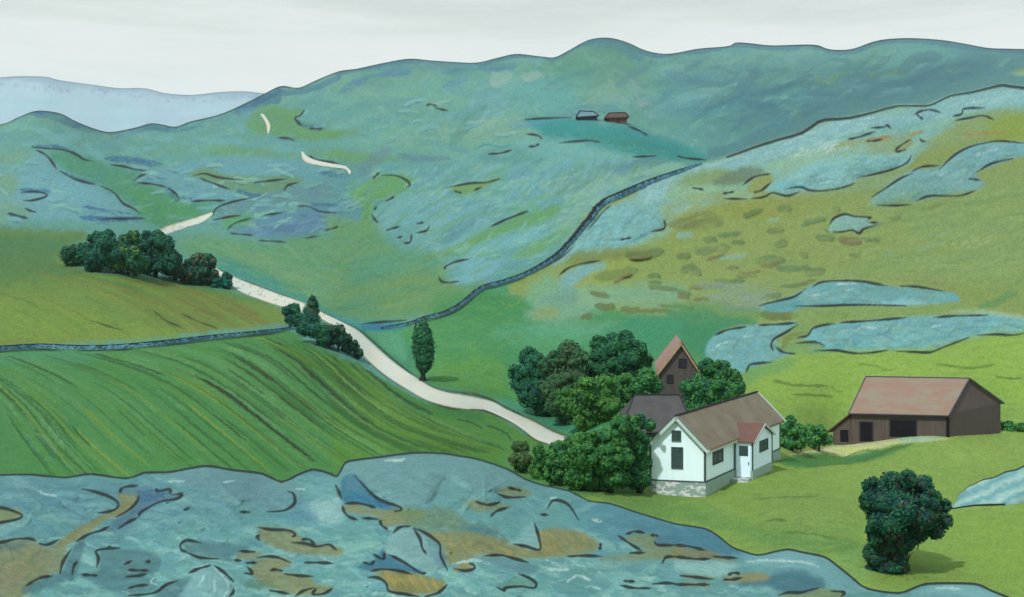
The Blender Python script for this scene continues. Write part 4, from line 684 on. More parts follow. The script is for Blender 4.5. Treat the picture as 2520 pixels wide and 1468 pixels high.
# ------------------------------------------------------------------ distance fields
def tps(ctrl):
    P = np.array([(c[0], c[1]) for c in ctrl], float) / 1000.0
    v = np.log(np.array([c[2] for c in ctrl], float))
    n = len(P)
    d2 = ((P[:, None] - P[None]) ** 2).sum(-1)
    K = .5 * d2 * np.log(d2 + 1e-12)
    K[np.diag_indices(n)] = 2e-4
    A = np.zeros((n + 3, n + 3)); A[:n, :n] = K
    A[:n, n] = 1; A[:n, n + 1:] = P; A[n, :n] = 1; A[n + 1:, :n] = P.T
    sol = np.linalg.solve(A, np.concatenate([v, [0, 0, 0]]))
    def f(x, y):
        x = np.asarray(x, float) / 1000; y = np.asarray(y, float) / 1000
        r = sol[n] + sol[n + 1] * x + sol[n + 2] * y
        for (a, b), s in zip(P, sol[:n]):
            q = (x - a) ** 2 + (y - b) ** 2
            r = r + s * .5 * q * np.log(q + 1e-12)
        return np.exp(r)
    return f

shared = [(-150, 862, 122), (0, 853, 124), (250, 849, 128), (500, 828, 134), (720, 797, 146), (880, 803, 154), (1020, 790, 163), (1190, 703, 190), (1340, 645, 212)]
near_ctrl = shared + [(-150, 1160, 60), (-150, 1000, 82), (0, 1300, 50), (0, 1160, 60), (0, 1000, 83), (300, 1160, 61), (600, 1300, 50), (600, 1150, 63), (600, 1000, 86), (350, 1000, 84),
    (1030, 1300, 55), (1000, 1110, 74), (930, 900, 138), (800, 820, 141), (1200, 1010, 118), (1210, 880, 145), (1400, 1080, 106), (1400, 1250, 66), (1400, 800, 172), (1400, 700, 200),
    (1600, 1214, 76.5), (1735, 1224, 76), (1850, 1178, 81), (1922, 1141, 88), (1665, 965, 122), (1520, 1040, 104), (1700, 800, 168), (1700, 600, 222), (1450, 530, 234), (1525, 472, 243), (1740, 397, 268),
    (2048, 1094, 114), (2180, 1085, 112.5), (2332, 1078, 111.5), (2456, 1066, 121), (2620, 1062, 124), (2180, 1410, 57), (2519, 1240, 80), (2300, 1300, 70), (2100, 1200, 82), (2000, 960, 130), (2300, 850, 150), (2519, 822, 156), (2640, 820, 156),
    (2000, 700, 198), (2300, 700, 205), (2200, 500, 268), (2519, 400, 322), (2519, 212, 400), (2640, 200, 408), (2100, 262, 335), (1900, 340, 298),
    (1800, 1468, 55), (2519, 1560, 46), (1300, 1700, 42), (2500, 1700, 40), (0, 1700, 40), (2250, 1455, 54)]
far_ctrl = shared + [(1450, 525, 262), (1525, 465, 300), (1740, 392, 420), (2000, 300, 600), (2519, 205, 850), (2650, 200, 860),
    (-150, 330, 600), (0, 310, 600), (110, 272, 600), (275, 322, 600), (400, 305, 640), (690, 212, 850), (850, 175, 900), (1000, 145, 950), (1480, 92, 1000), (1640, 130, 1050), (2100, 105, 1100), (2500, 118, 1100), (2650, 122, 1100),
    (-150, 570, 215), (0, 570, 220), (300, 700, 160), (0, 720, 150), (630, 700, 190), (300, 610, 205), (560, 655, 210), (450, 560, 285), (520, 522, 320), (860, 430, 400), (740, 375, 460), (660, 322, 540), (640, 284, 610), (0, 450, 350), (200, 400, 430),
    (1000, 600, 272), (1150, 700, 205), (800, 765, 160), (900, 700, 205), (1300, 500, 340), (1440, 295, 520), (1530, 303, 520), (1700, 350, 500), (1250, 620, 240), (1480, 200, 740), (2200, 160, 980), (1100, 300, 560), (800, 300, 600), (1000, 420, 420)]
Dn_, Df_ = tps(near_ctrl), tps(far_ctrl)

MIDL = smooth([(-170, 864), (0, 852), (95, 845), (190, 849), (280, 847), (400, 838), (520, 826), (640, 812), (720, 798), (800, 796), (890, 798), (960, 800), (1012, 788), (1060, 776), (1100, 764), (1140, 740), (1170, 715), (1195, 700), (1235, 690), (1290, 671), (1340, 643), (1375, 618), (1402, 588), (1430, 553), (1450, 525), (1466, 503), (1492, 486), (1530, 466), (1600, 436), (1660, 416), (1740, 393), (1790, 384), (1850, 362), (1920, 340), (1975, 324), (2015, 297), (2045, 291), (2090, 288), (2150, 274), (2210, 258), (2280, 258), (2310, 247), (2340, 233), (2385, 226), (2440, 213), (2470, 207), (2520, 214), (2660, 212)], 6)
CRST = smooth([(-170, 345), (0, 306), (40, 290), (80, 274), (110, 272), (150, 279), (185, 297), (230, 315), (272, 324), (330, 314), (370, 303), (400, 306), (432, 311), (470, 298), (540, 281), (600, 255), (650, 230), (692, 211), (735, 215), (780, 196), (833, 175), (880, 168), (940, 155), (1005, 144), (1060, 148), (1120, 152), (1175, 153), (1230, 140), (1272, 132), (1330, 138), (1365, 140), (1400, 123), (1440, 101), (1470, 93), (1505, 93), (1545, 104), (1585, 122), (1625, 131), (1660, 130), (1720, 119), (1790, 113), (1812, 104), (1850, 106), (1900, 111), (2000, 109), (2035, 119), (2060, 122), (2100, 119), (2160, 99), (2230, 93), (2310, 97), (2370, 106), (2430, 117), (2480, 119), (2520, 120), (2660, 122)], 6)
FARM_ = smooth([(-200, 205), (0, 190), (45, 187), (110, 188), (150, 197), (230, 208), (290, 216), (350, 216), (380, 222), (410, 229), (470, 233), (540, 226), (600, 224), (650, 229), (760, 238), (900, 245)], 6)
ROCKC = smooth([(-170, 1175), (0, 1166), (80, 1165), (160, 1172), (222, 1163), (310, 1174), (355, 1160), (420, 1158), (505, 1143), (570, 1153), (645, 1162), (692, 1182), (730, 1166), (770, 1152), (812, 1162), (829, 1168), (843, 1144), (860, 1131), (940, 1121), (1020, 1111), (1090, 1113), (1130, 1119), (1180, 1128), (1250, 1152), (1290, 1175), (1340, 1192), (1400, 1205), (1450, 1230), (1500, 1236), (1560, 1256), (1600, 1268), (1666, 1287), (1735, 1298), (1770, 1318), (1800, 1342), (1830, 1354), (1866, 1363), (1905, 1355), (1940, 1349), (1975, 1356), (2028, 1367), (2060, 1388), (2100, 1420), (2135, 1445), (2210, 1456), (2250, 1443), (2285, 1433), (2370, 1432), (2410, 1436), (2440, 1450), (2485, 1468), (2560, 1500), (2660, 1540)], 6)
def yof(line, px): return np.interp(px, line[:, 0], line[:, 1])

def sample(field, px, py):
    i = np.clip((px - X0) / CS, 0, CW - 1.001); j = np.clip((py - Y0) / CS, 0, CH - 1.001)
    i0 = i.astype(int); j0 = j.astype(int); fx = i - i0; fy = j - j0
    if field.ndim == 3: fx = fx[..., None]; fy = fy[..., None]
    return (field[j0, i0] * (1 - fx) + field[j0, i0 + 1] * fx) * (1 - fy) + (field[j0 + 1, i0] * (1 - fx) + field[j0 + 1, i0 + 1] * fx) * fy

def blur(f, n=1):
    for _ in range(n):
        g = np.pad(f, 1, mode='edge')
        f = (g[1:-1, 1:-1] * 2 + g[:-2, 1:-1] + g[2:, 1:-1] + g[1:-1, :-2] + g[1:-1, 2:]) / 6
    return f
REL = blur(GROUND.r, 5) + (vnoise(CH, CW, 53, 21, 21, 4, .5) - .5) * .8
RELF = blur(ROCK.r, 2) + (vnoise(CH, CW, 80, 34, 22, 5, .5) - .5) * 4.0

def D_near(px, py, rel=True):
    px = np.clip(px, -170, 2680)
    d = Dn_(px, py)
    return d * (1 - .01 * sample(REL, np.asarray(px, float), np.asarray(py, float))) if rel else d
def D_far(px, py, rel=True):
    px = np.clip(np.asarray(px, float), -170, 2680); py = np.asarray(py, float)
    ym = yof(MIDL, px)
    wt = np.clip((1500 - px) / 150, 0, 1) * np.exp(-np.clip(ym - py, 0, 999) / 60.0)
    d = Df_(px, py) + (Dn_(px, ym) - Df_(px, ym)) * wt
    return d * (1 - .01 * sample(REL, px, py)) if rel else d
def gd(px, py):
    return float(np.where(py > yof(MIDL, px), D_near(px, py), D_far(px, py)))
def W(px, py, D):
    return np.stack([(px - CX) / F * D, D * np.ones_like(px), CZ - (py - HY) / F * D], -1)
def PW(px, py, D):
    return Vector(((px - CX) / F * D, D, CZ - (py - HY) / F * D))

def fast_mesh(name, V, faces, cols=None, smooth_=True):
    me = bpy.data.meshes.new(name)
    V = np.asarray(V, np.float32).reshape(-1, 3); faces = np.asarray(faces, np.int32)
    k = faces.shape[1]
    me.vertices.add(len(V)); me.vertices.foreach_set('co', V.ravel())
    me.loops.add(faces.size); me.loops.foreach_set('vertex_index', faces.ravel())
    me.polygons.add(len(faces)); me.polygons.foreach_set('loop_start', np.arange(0, faces.size, k, dtype=np.int32))
    me.polygons.foreach_set('loop_total', np.full(len(faces), k, np.int32))
    if smooth_: me.polygons.foreach_set('use_smooth', np.ones(len(faces), bool))
    me.update(calc_edges=True)
    if cols is not None:
        at = me.color_attributes.new('cover', 'FLOAT_COLOR', 'POINT')
        c = np.ones((len(V), 4), np.float32); c[:, :3] = np.asarray(cols).reshape(-1, 3)
        at.data.foreach_set('color', c.ravel())
    me.validate()
    return me

def link(name, me, mat, parent=None, kind=None, label=None, cat=None, group=None):
    o = bpy.data.objects.new(name, me); COL.objects.link(o)
    if mat is not None and me is not None: me.materials.append(mat)
    if parent is not None: o.parent = parent
    tag(o, label, cat, group, kind)
    return o
def tag(o, label=None, cat=None, group=None, kind=None):
    if label: o['label'] = label
    if cat: o['category'] = cat
    if group: o['group'] = group
    if kind: o['kind'] = kind
    return o
def gridfaces(R, Cc, base=0):
    i = np.arange(R - 1)[:, None] * Cc + np.arange(Cc - 1)[None]
    i = i.ravel() + base
    return np.stack([i, i + 1, i + Cc + 1, i + Cc], 1)

# ------------------------------------------------------------------ materials
def newmat(name):
    m = bpy.data.materials.new(name); m.use_nodes = True
    n = m.node_tree; b = n.nodes['Principled BSDF']
    b.inputs['Specular IOR Level'].default_value = .1
    return m, n, b
def covermat(name, scale, var=.10, bump=.3, dist=.1, rough=.9, detail=10):
    m, n, b = newmat(name)
    at = n.nodes.new('ShaderNodeAttribute'); at.attribute_name = 'cover'
    tcn = n.nodes.new('ShaderNodeTexCoord')
    no = n.nodes.new('ShaderNodeTexNoise'); no.inputs['Scale'].default_value = scale; no.inputs['Detail'].default_value = detail; no.inputs['Roughness'].default_value = .68
    n.links.new(tcn.outputs['Object'], no.inputs['Vector'])
    mr = n.nodes.new('ShaderNodeMapRange'); mr.inputs['From Min'].default_value = .3; mr.inputs['From Max'].default_value = .7
    mr.inputs['To Min'].default_value = 1 - var * 1.3; mr.inputs['To Max'].default_value = 1 + var * 1.3
    n.links.new(no.outputs['Fac'], mr.inputs['Value'])
    vm = n.nodes.new('ShaderNodeVectorMath'); vm.operation = 'SCALE'
    n.links.new(at.outputs['Color'], vm.inputs[0]); n.links.new(mr.outputs[0], vm.inputs['Scale'])
    n.links.new(vm.outputs[0], b.inputs['Base Color'])
    bu = n.nodes.new('ShaderNodeBump'); bu.inputs['Strength'].default_value = bump; bu.inputs['Distance'].default_value = dist
    n.links.new(no.outputs['Fac'], bu.inputs['Height']); n.links.new(bu.outputs[0], b.inputs['Normal'])
    b.inputs['Roughness'].default_value = rough
    return m
def mat(name, col, col2=None, scale=(3, 3, 3), rough=.85, bump=.2, dist=.02, lo=.35, hi=.65, detail=6, raw=False):
    m, n, b = newmat(name)
    k = 1.0 if raw else ALB
    c1 = (*(lin(col) * k), 1); c2 = (*(lin(col2 if col2 is not None else col) * k), 1)
    tcn = n.nodes.new('ShaderNodeTexCoord'); mpn = n.nodes.new('ShaderNodeMapping'); mpn.inputs['Scale'].default_value = scale
    no = n.nodes.new('ShaderNodeTexNoise'); no.inputs['Scale'].default_value = 1; no.inputs['Detail'].default_value = detail; no.inputs['Roughness'].default_value = .6
    rp = n.nodes.new('ShaderNodeValToRGB'); rp.color_ramp.elements[0].position = lo; rp.color_ramp.elements[1].position = hi
    rp.color_ramp.elements[0].color = c1; rp.color_ramp.elements[1].color = c2
    l = n.links.new
    l(tcn.outputs['Object'], mpn.inputs[0]); l(mpn.outputs[0], no.inputs['Vector']); l(no.outputs['Fac'], rp.inputs['Fac']); l(rp.outputs['Color'], b.inputs['Base Color'])
    bu = n.nodes.new('ShaderNodeBump'); bu.inputs['Strength'].default_value = bump; bu.inputs['Distance'].default_value = dist
    l(no.outputs['Fac'], bu.inputs['Height']); l(bu.outputs[0], b.inputs['Normal'])
    b.inputs['Roughness'].default_value = rough
    return m
M_ground = covermat('meadow and hill cover', .9, .10, .35, .12)
M_rock = covermat('lichened rock cover', 2.2, .13, .35, .04, .85)
M_far = covermat('distant mountain cover', .006, .05, .1, 1)
M_leaf = covermat('leaf cover', 3.0, .18, .2, .05, .75, 4)
M_stone = covermat('wall stone cover', 4.0, .15, .5, .03, .85)

# ------------------------------------------------------------------ ground sheets
def grain(sh, seed):
    return np.random.default_rng(seed).random(sh)
def ground_sheet():
    xs = np.concatenate([np.arange(-1100, -150, 14), np.arange(-150, 2650, 1.75), np.arange(2650, 3600, 14)]); C_ = len(xs)
    ym = yof(MIDL, xs); yc = yof(CRST, xs)
    rows_px, rows_py, rows_D, rows_dz = [], [], [], []
    n1, n2 = 540, 300
    for k in range(n1 + 1):                         # near part, bottom to the stone wall line
        t = k / n1
        py = 1700 + (ym - 1700) * (1 - (1 - t) ** 1.0)
        rows_py.append(py); rows_D.append(D_near(xs, py)); rows_dz.append(0 * xs)
    Da = rows_D[-1]; Db = D_far(xs, ym - 1.0)
    Db = np.maximum(Db, Da + .05)
    gap = np.clip(Db - Da, 0, None)
    for t in (.04, .12, .25, .4, .55, .7, .85, .95):  # the dip behind the nearer ridge
        rows_py.append(ym - t); rows_D.append(Da + (Db - Da) * t)
        rows_dz.append(-gap * .22 * math.sin(math.pi * min(t * 1.15, 1)) ** .7)
    for k in range(1, n2 + 1):
        t = k / n2
        py = (ym - 1) + (yc - ym + 1) * t
        D = D_far(xs, py)
        rows_py.append(py); rows_D.append(D); rows_dz.append(0 * xs)
    Dc = rows_D[-1]
    for dd, dz in ((8, 1.5), (30, 12), (90, 45), (250, 130)):   # the far side of the hills
        rows_py.append(yc); rows_D.append(Dc + dd); rows_dz.append(0 * xs - dz)
    PY = np.array(rows_py); DD = np.array(rows_D); DZ = np.array(rows_dz); PX = np.broadcast_to(xs, PY.shape)
    V = W(PX, PY, DD); V[..., 2] += DZ
    # keep distance growing up each column in the near part so the sheet never folds
    wx = (sample(WARPX, PX, PY) - .5) * 7; wy = (sample(WARPY, PX, PY) - .5) * 5
    cols = sample(GROUND.c, PX + wx, PY + wy) * ALB
    cols = cols * (1 + (grain(PX.shape, 5) - .5) * .30)[..., None] * (1 + (sample(GR, PX, PY) - .5) * .20)[..., None]
    a = sample(LINES.r, PX, PY)[..., None]
    cols = cols * (1 - a) + LINKC * a * ALB * .8
    me = fast_mesh('ground', V, gridfaces(*PY.shape), cols)
    link('ground', me, M_ground, kind='structure')
def rock_sheet():
    xs = np.concatenate([np.arange(-1100, -150, 14), np.arange(-150, 2650, 1.6), np.arange(2650, 3600, 14)]); C_ = len(xs)
    yc = yof(ROCKC, xs)
    dc = np.interp(xs, [-150, 0, 500, 850, 1030, 1300, 1600, 1865, 2000, 2300, 2650], [44, 45, 46, 46, 48, 46, 42, 37, 35, 31, 28])
    kk_ = np.ones(91) / 91; ysm = np.convolve(np.pad(yc, 45, mode='edge'), kk_, 'valid')
    rows_py, rows_D, rows_dz = [], [], []
    for py, D in ((4200, 2.2), (3200, 3.6), (2500, 6.0), (2100, 8.5), (1850, 11.2)):
        rows_py.append(0 * xs + py); rows_D.append(0 * xs + D); rows_dz.append(0 * xs)
    n = 320
    for k in range(n + 1):
        t = k / n
        py = 1700 + (yc - 1700) * t
        # distance profile: slab rising then rolling over the crest
        q = np.clip((1700 - py) / (1700 - ysm), 0, 1.12) ** 1.15
        D = 1 / ((1 - q) / 14.0 + q / dc)
        fade = np.clip((1 - t) * 10, 0, 1)
        rl = sample(RELF, 0 * py + xs, py) * np.interp(py, [1250, 1380], [1, .5])
        D = D * (1 - .01 * rl * (fade * .8 + .2))
        rows_py.append(py); rows_D.append(D); rows_dz.append(0 * xs)
    Dc = rows_D[-1]
    for dd, dz in ((.25, .12), (.8, .7), (2, 2.2), (4, 5), (7, 9)):
        rows_py.append(yc); rows_D.append(Dc + dd); rows_dz.append(0 * xs - dz)
    PY = np.array(rows_py); DD = np.array(rows_D); DZ = np.array(rows_dz); PX = np.broadcast_to(xs, PY.shape)
    V = W(PX, PY, DD); V[..., 2] += DZ
    wx = (sample(WARPX, PX, PY) - .5) * 8; wy = (sample(WARPY, PX, PY) - .5) * 6
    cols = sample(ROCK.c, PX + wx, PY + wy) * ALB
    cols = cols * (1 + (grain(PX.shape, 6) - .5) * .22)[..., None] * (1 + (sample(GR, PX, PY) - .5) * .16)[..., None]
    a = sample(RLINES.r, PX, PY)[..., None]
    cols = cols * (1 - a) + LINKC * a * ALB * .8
    cols = cols * 1.06
    me = fast_mesh('foreground_rock', V, gridfaces(*PY.shape), cols)
    link('foreground_rock', me, M_rock, kind='structure')
def far_sheet():
    xs = np.arange(-1300, 1100, 4.0)
    yc = yof(FARM_, xs)
    rows = []; rowsy = []; cols = []
    for k in range(41):
        t = k / 40
        py = 420 + (yc - 420) * t
        D = 2600 + 1100 * t + 12 * np.sin(xs / 61 + t * 3) + 5 * np.sin(xs / 23 - t * 7)
        rows.append(W(xs, py, D)); rowsy.append(py)
    Dl = D
    for dd, dz in ((30, 10), (200, 90), (700, 400)):
        v = W(xs, yc, Dl + dd); v[:, 2] -= dz; rows.append(v); rowsy.append(yc)
    V = np.array(rows); PY = np.array(rowsy); PX = np.broadcast_to(xs, PY.shape)
    c = sample(FARC.c, PX, PY) * ALB * 1.08 * (1 + (grain(PX.shape, 8) - .5) * .06)[..., None]
    c[-4:] *= .45
    link('far_mountain', fast_mesh('far_mountain', V, gridfaces(*PY.shape), c), M_far, kind='structure')
WARPX = vnoise(CH, CW, 7, 5, 31, 3, .6); WARPY = vnoise(CH, CW, 7, 5, 32, 3, .6)
LINKC = lin(INK)
def shifted(line, d):
    q = line.copy(); q[:, 1] += d; return q
LINES.add('o', [shifted(CRST, 1)[::3]], 5, .8, sm=False)
LINES.add('o', [shifted(MIDL, 2)[186:][::3]], 7, .95, sm=False, taper=False)
LINES.add('o', [shifted(CRST, 1)[::3]], 4, .75, sm=False, taper=False)
RLINES.add('o', [shifted(ROCKC, 2)[::3]], 7, .95, sm=False, taper=False)
ground_sheet(); rock_sheet(); far_sheet()

# ------------------------------------------------------------------ road ribbons
M_road = mat('pale gravel', (232, 228, 212), (214, 232, 226), (.12, .12, .12), .9, .3, .02, .35, .65, 8)
M_roadg = covermat('gravel cover', 3.0, .05, .3, .02)
def road(left, right, name, col_fn, nc=9, ochre=False):
    L_ = smooth(left, 10); R2 = smooth(right, 10)
    def resamp(p, n):
        d = np.concatenate([[0], np.cumsum(np.hypot(*np.diff(p, axis=0).T))]); t = np.linspace(0, d[-1], n)
        return np.stack([np.interp(t, d, p[:, 0]), np.interp(t, d, p[:, 1])], 1)
    n = max(int(np.hypot(*np.diff(L_, axis=0).T).sum() / 3), 12)
    a, b = resamp(L_, n), resamp(R2, n)
    V = []; PXs = []
    for k in range(nc):
        t = k / (nc - 1)
        q = a * (1 - t) + b * t
        if k in (0, nc - 1):
            jig = (sample(WARPX, q[:, 0], q[:, 1]) - .5) * 3
            q = q + np.stack([jig, jig], 1)
        near = q[:, 1] > yof(MIDL, q[:, 0])
        D = np.where(near, D_near(q[:, 0], q[:, 1]), D_far(q[:, 0], q[:, 1]))
        crown = .9965 if 0 < k < nc - 1 else 1.0005
        V.append(W(q[:, 0], q[:, 1], D * crown)); PXs.append(q)
    V = np.array(V); PXs = np.array(PXs)
    n1 = sample(NOI, PXs[..., 0], PXs[..., 1])[..., None]; n2 = (sample(GR, PXs[..., 0], PXs[..., 1])[..., None] > .70)
    c = lin((232, 226, 208)) * (1 - n1) + lin((208, 228, 222)) * n1
    c = np.where(n2 & (col_fn(PXs[..., 0:1])), lin((150, 176, 130)), c)
    och = lin((150, 128, 78)); c[0] = c[0] * .35 + och * .65; c[-1] = c[-1] * .5 + lin((96, 100, 70)) * .5
    if ochre: c[1] = c[1] * .5 + och * .5
    c = c * ALB
    link('gravel_road', fast_mesh('gravel_road', V, gridfaces(*V.shape[:2]), c), M_roadg, kind='structure')
R1 = [(505, 640), (535, 661), (590, 686), (685, 722), (744, 743), (795, 769), (833, 787), (879, 811), (909, 836), (966, 887), (1022, 926), (1079, 958), (1155, 974), (1212, 987), (1250, 1007.5), (1318, 1038), (1363, 1062), (1408, 1079), (1450, 1092), (1480, 1104)]
L1 = [(505, 655), (537, 675), (571, 704), (605, 724), (674, 748.6), (720, 762), (780, 780), (820, 800), (846, 812), (867, 838), (896, 877), (939, 917), (996, 955), (1060, 989), (1136, 1006), (1193, 1009), (1250, 1034), (1287, 1058), (1318, 1081), (1359, 1096), (1400, 1114), (1440, 1128)]
road(L1, R1, 'gravel_road', lambda x: x < 800)
road([(386, 567), (420, 552), (473, 536.7), (520, 520.4)], [(410, 577), (454, 561), (503, 544), (524, 526)], 'gravel_road', lambda x: x > 0, ochre=True)
road([(741, 372), (743.6, 389.7), (757, 401), (790, 408), (833, 414), (852, 418), (859, 431)], [(745, 372), (757, 384), (779, 393.5), (810, 400), (833, 404.5), (852, 408.5), (865, 422)], 'gravel_road', lambda x: x < 0, ochre=True)
road([(639, 279), (651, 298), (656, 313), (657, 327)], [(649, 280), (660, 295), (665.5, 310), (662.5, 327)], 'gravel_road', lambda x: x < 0, ochre=True)

# ------------------------------------------------------------------ dry stone walls
def rock_mesh(rnd, V, Fc, Cc, c, r, basis, col):
    """one irregular rounded stone"""
    nlat, nlon = 4, 6
    base = len(V)
    a, b, cz = basis
    jit = [rnd.uniform(.82, 1.15) for _ in range(nlat * nlon + 2)]
    k = 0
    V.append(c + cz * (-r[2])); Cc.append(col)
    for i in range(1, nlat):
        th = -math.pi / 2 + math.pi * i / nlat
        for j in range(nlon):
            ph = 2 * math.pi * (j + .3 * (i % 2)) / nlon
            sq = .8
            x = math.copysign(abs(math.cos(ph)) ** sq, math.cos(ph)) * math.cos(th) ** .7
            y = math.copysign(abs(math.sin(ph)) ** sq, math.sin(ph)) * math.cos(th) ** .7
            V.append(c + (a * x * r[0] + b * y * r[1] + cz * math.sin(th) * r[2]) * jit[k]); Cc.append(col); k += 1
    V.append(c + cz * r[2]); Cc.append(col)
    top = len(V) - 1
    for j in range(nlon):
        j2 = (j + 1) % nlon
        Fc.append((base, base + 1 + j2, base + 1 + j, base + 1 + j))
        for i in range(nlat - 2):
            o = base + 1 + i * nlon
            Fc.append((o + j, o + j2, o + nlon + j2, o + nlon + j))
        o = base + 1 + (nlat - 2) * nlon
        Fc.append((o + j, o + j2, top, top))
def tri_quad_mesh(name, V, Fc, Cc, smooth_=True):
    me = bpy.data.meshes.new(name)
    me.from_pydata([tuple(v) for v in V], [], [tuple(dict.fromkeys(f)) for f in Fc])
    at = me.color_attributes.new('cover', 'FLOAT_COLOR', 'POINT')
    arr = np.ones((len(V), 4), np.float32); arr[:, :3] = np.array(Cc)
    at.data.foreach_set('color', arr.ravel())
    me.polygons.foreach_set('use_smooth', np.full(len(me.polygons), smooth_))
    return me
WALLC = [(104, 150, 160), (90, 134, 146), (116, 162, 164), (74, 128, 166), (110, 146, 148), (66, 118, 158), (128, 154, 150)]
def stone_wall(name, label, line, widths, pal, extra=None, seed=1, step=5.0):
    """line in frame units; widths = wall height in the same units at points along it"""
    rnd = random.Random(seed); core = []
    p = smooth(line, 8); V, Fc, Cc = [], [], []
    d = np.concatenate([[0], np.cumsum(np.hypot(*np.diff(p, axis=0).T))])
    t = 0
    while t < d[-1]:
        x = float(np.interp(t, d, p[:, 0])); y = float(np.interp(t, d, p[:, 1])); wv = float(np.interp(t / d[-1], [q[0] for q in widths], [q[1] for q in widths]))
        x2 = float(np.interp(t + 4, d, p[:, 0])); y2 = float(np.interp(t + 4, d, p[:, 1]))
        ybase = y + wv * .5
        xm = min(max(x, -150), 2600)
        if ybase < yof(MIDL, xm) + .5: ybase = yof(MIDL, xm) + .5
        D = float(D_near(x, ybase))
        D2 = float(D_near(x2, max(y2 + wv * .5, yof(MIDL, x2) + .5)))
        c0 = PW(x, ybase, D)
        dirv = PW(x2, max(y2 + wv * .5, yof(MIDL, x2) + .5), D2) - c0
        dirv.z *= .6
        a = dirv.normalized() if dirv.length > 1e-6 else Vector((1, 0, 0))
        up = Vector((0, 0, 1)); b = a.cross(up).normalized()
        H = wv * D / F
        ncourse = 4 if wv > 11 else 3
        st = step * D / F
        for k in range(ncourse):
            rr = (st * rnd.uniform(.7, 1.15), H * .42, H / ncourse * rnd.uniform(.56, .72))
            if k == ncourse - 1: rr = (st * rnd.uniform(1.2, 1.6), H * .44, H * .09)
            h = H * (k + .5) / ncourse * rnd.uniform(.9, 1.05)
            c = c0 + up * ((h if k < ncourse - 1 else H * .93) - .05) + a * st * rnd.uniform(-.3, .3) + b * rnd.uniform(-.1, .1) * H
            col = lin(pal(x)) * ALB * 1.4 * rnd.uniform(.9, 1.12)
            if k == ncourse - 1: col = lin((50, 58, 62)) * ALB
            rock_mesh(rnd, V, Fc, Cc, c, rr, (a, b, up), col)
        core.append((c0, b, H))
        t += step
    n = len(core)
    b0 = len(V)
    cc = lin((86, 136, 156)) * ALB * 1.3
    for c0, b, H in core:
        for sx_, hz_ in ((-.34, -.3), (-.34, .84), (.34, .84), (.34, -.3)):
            V.append(c0 + b * sx_ * H + Vector((0, 0, hz_ * H))); Cc.append(cc)
    for i in range(n - 1):
        for k in range(3):
            o = b0 + i * 4 + k; Fc.append((o, o + 1, o + 5, o + 4))
    me = tri_quad_mesh(name, V, Fc, Cc)
    return link(name, me, M_stone, label=label, cat='stone wall', group='dry stone walls')
rw = random.Random(5)
def pal1(x): return rw.choice(WALLC)
def pal2(x):
    if 1000 < x < 1250 and rw.random() < .4: return rw.choice([(128, 104, 96), (112, 112, 116), (140, 106, 84)])
    return rw.choice(WALLC)
FW = [(-130, 866), (0, 856), (95, 850), (190, 853), (280, 852), (400, 842), (520, 828), (640, 816), (722, 806)]
HW = [(940, 806), (980, 800), (1015, 793), (1040, 783), (1090, 770), (1130, 751), (1165, 722), (1192, 705), (1235, 693), (1292, 673), (1342, 646), (1377, 621), (1406, 591), (1434, 557), (1456, 530), (1470, 510), (1494, 492), (1530, 475), (1600, 445), (1660, 424), (1725, 402)]
stone_wall('stone_wall', 'low blue-grey stone wall between the olive field and the green field', FW, [(0, 17), (.2, 13), (.4, 11), (.6, 13), (.8, 10), (1, 8)], pal1, seed=3)
stone_wall('stone_wall', 'long blue-grey dry stone wall climbing from the road side up the right hillside', HW, [(0, 6), (.12, 10), (.25, 12), (.4, 10), (.55, 14), (.7, 16), (.8, 13), (.93, 10), (1, 4)], pal2, seed=9)

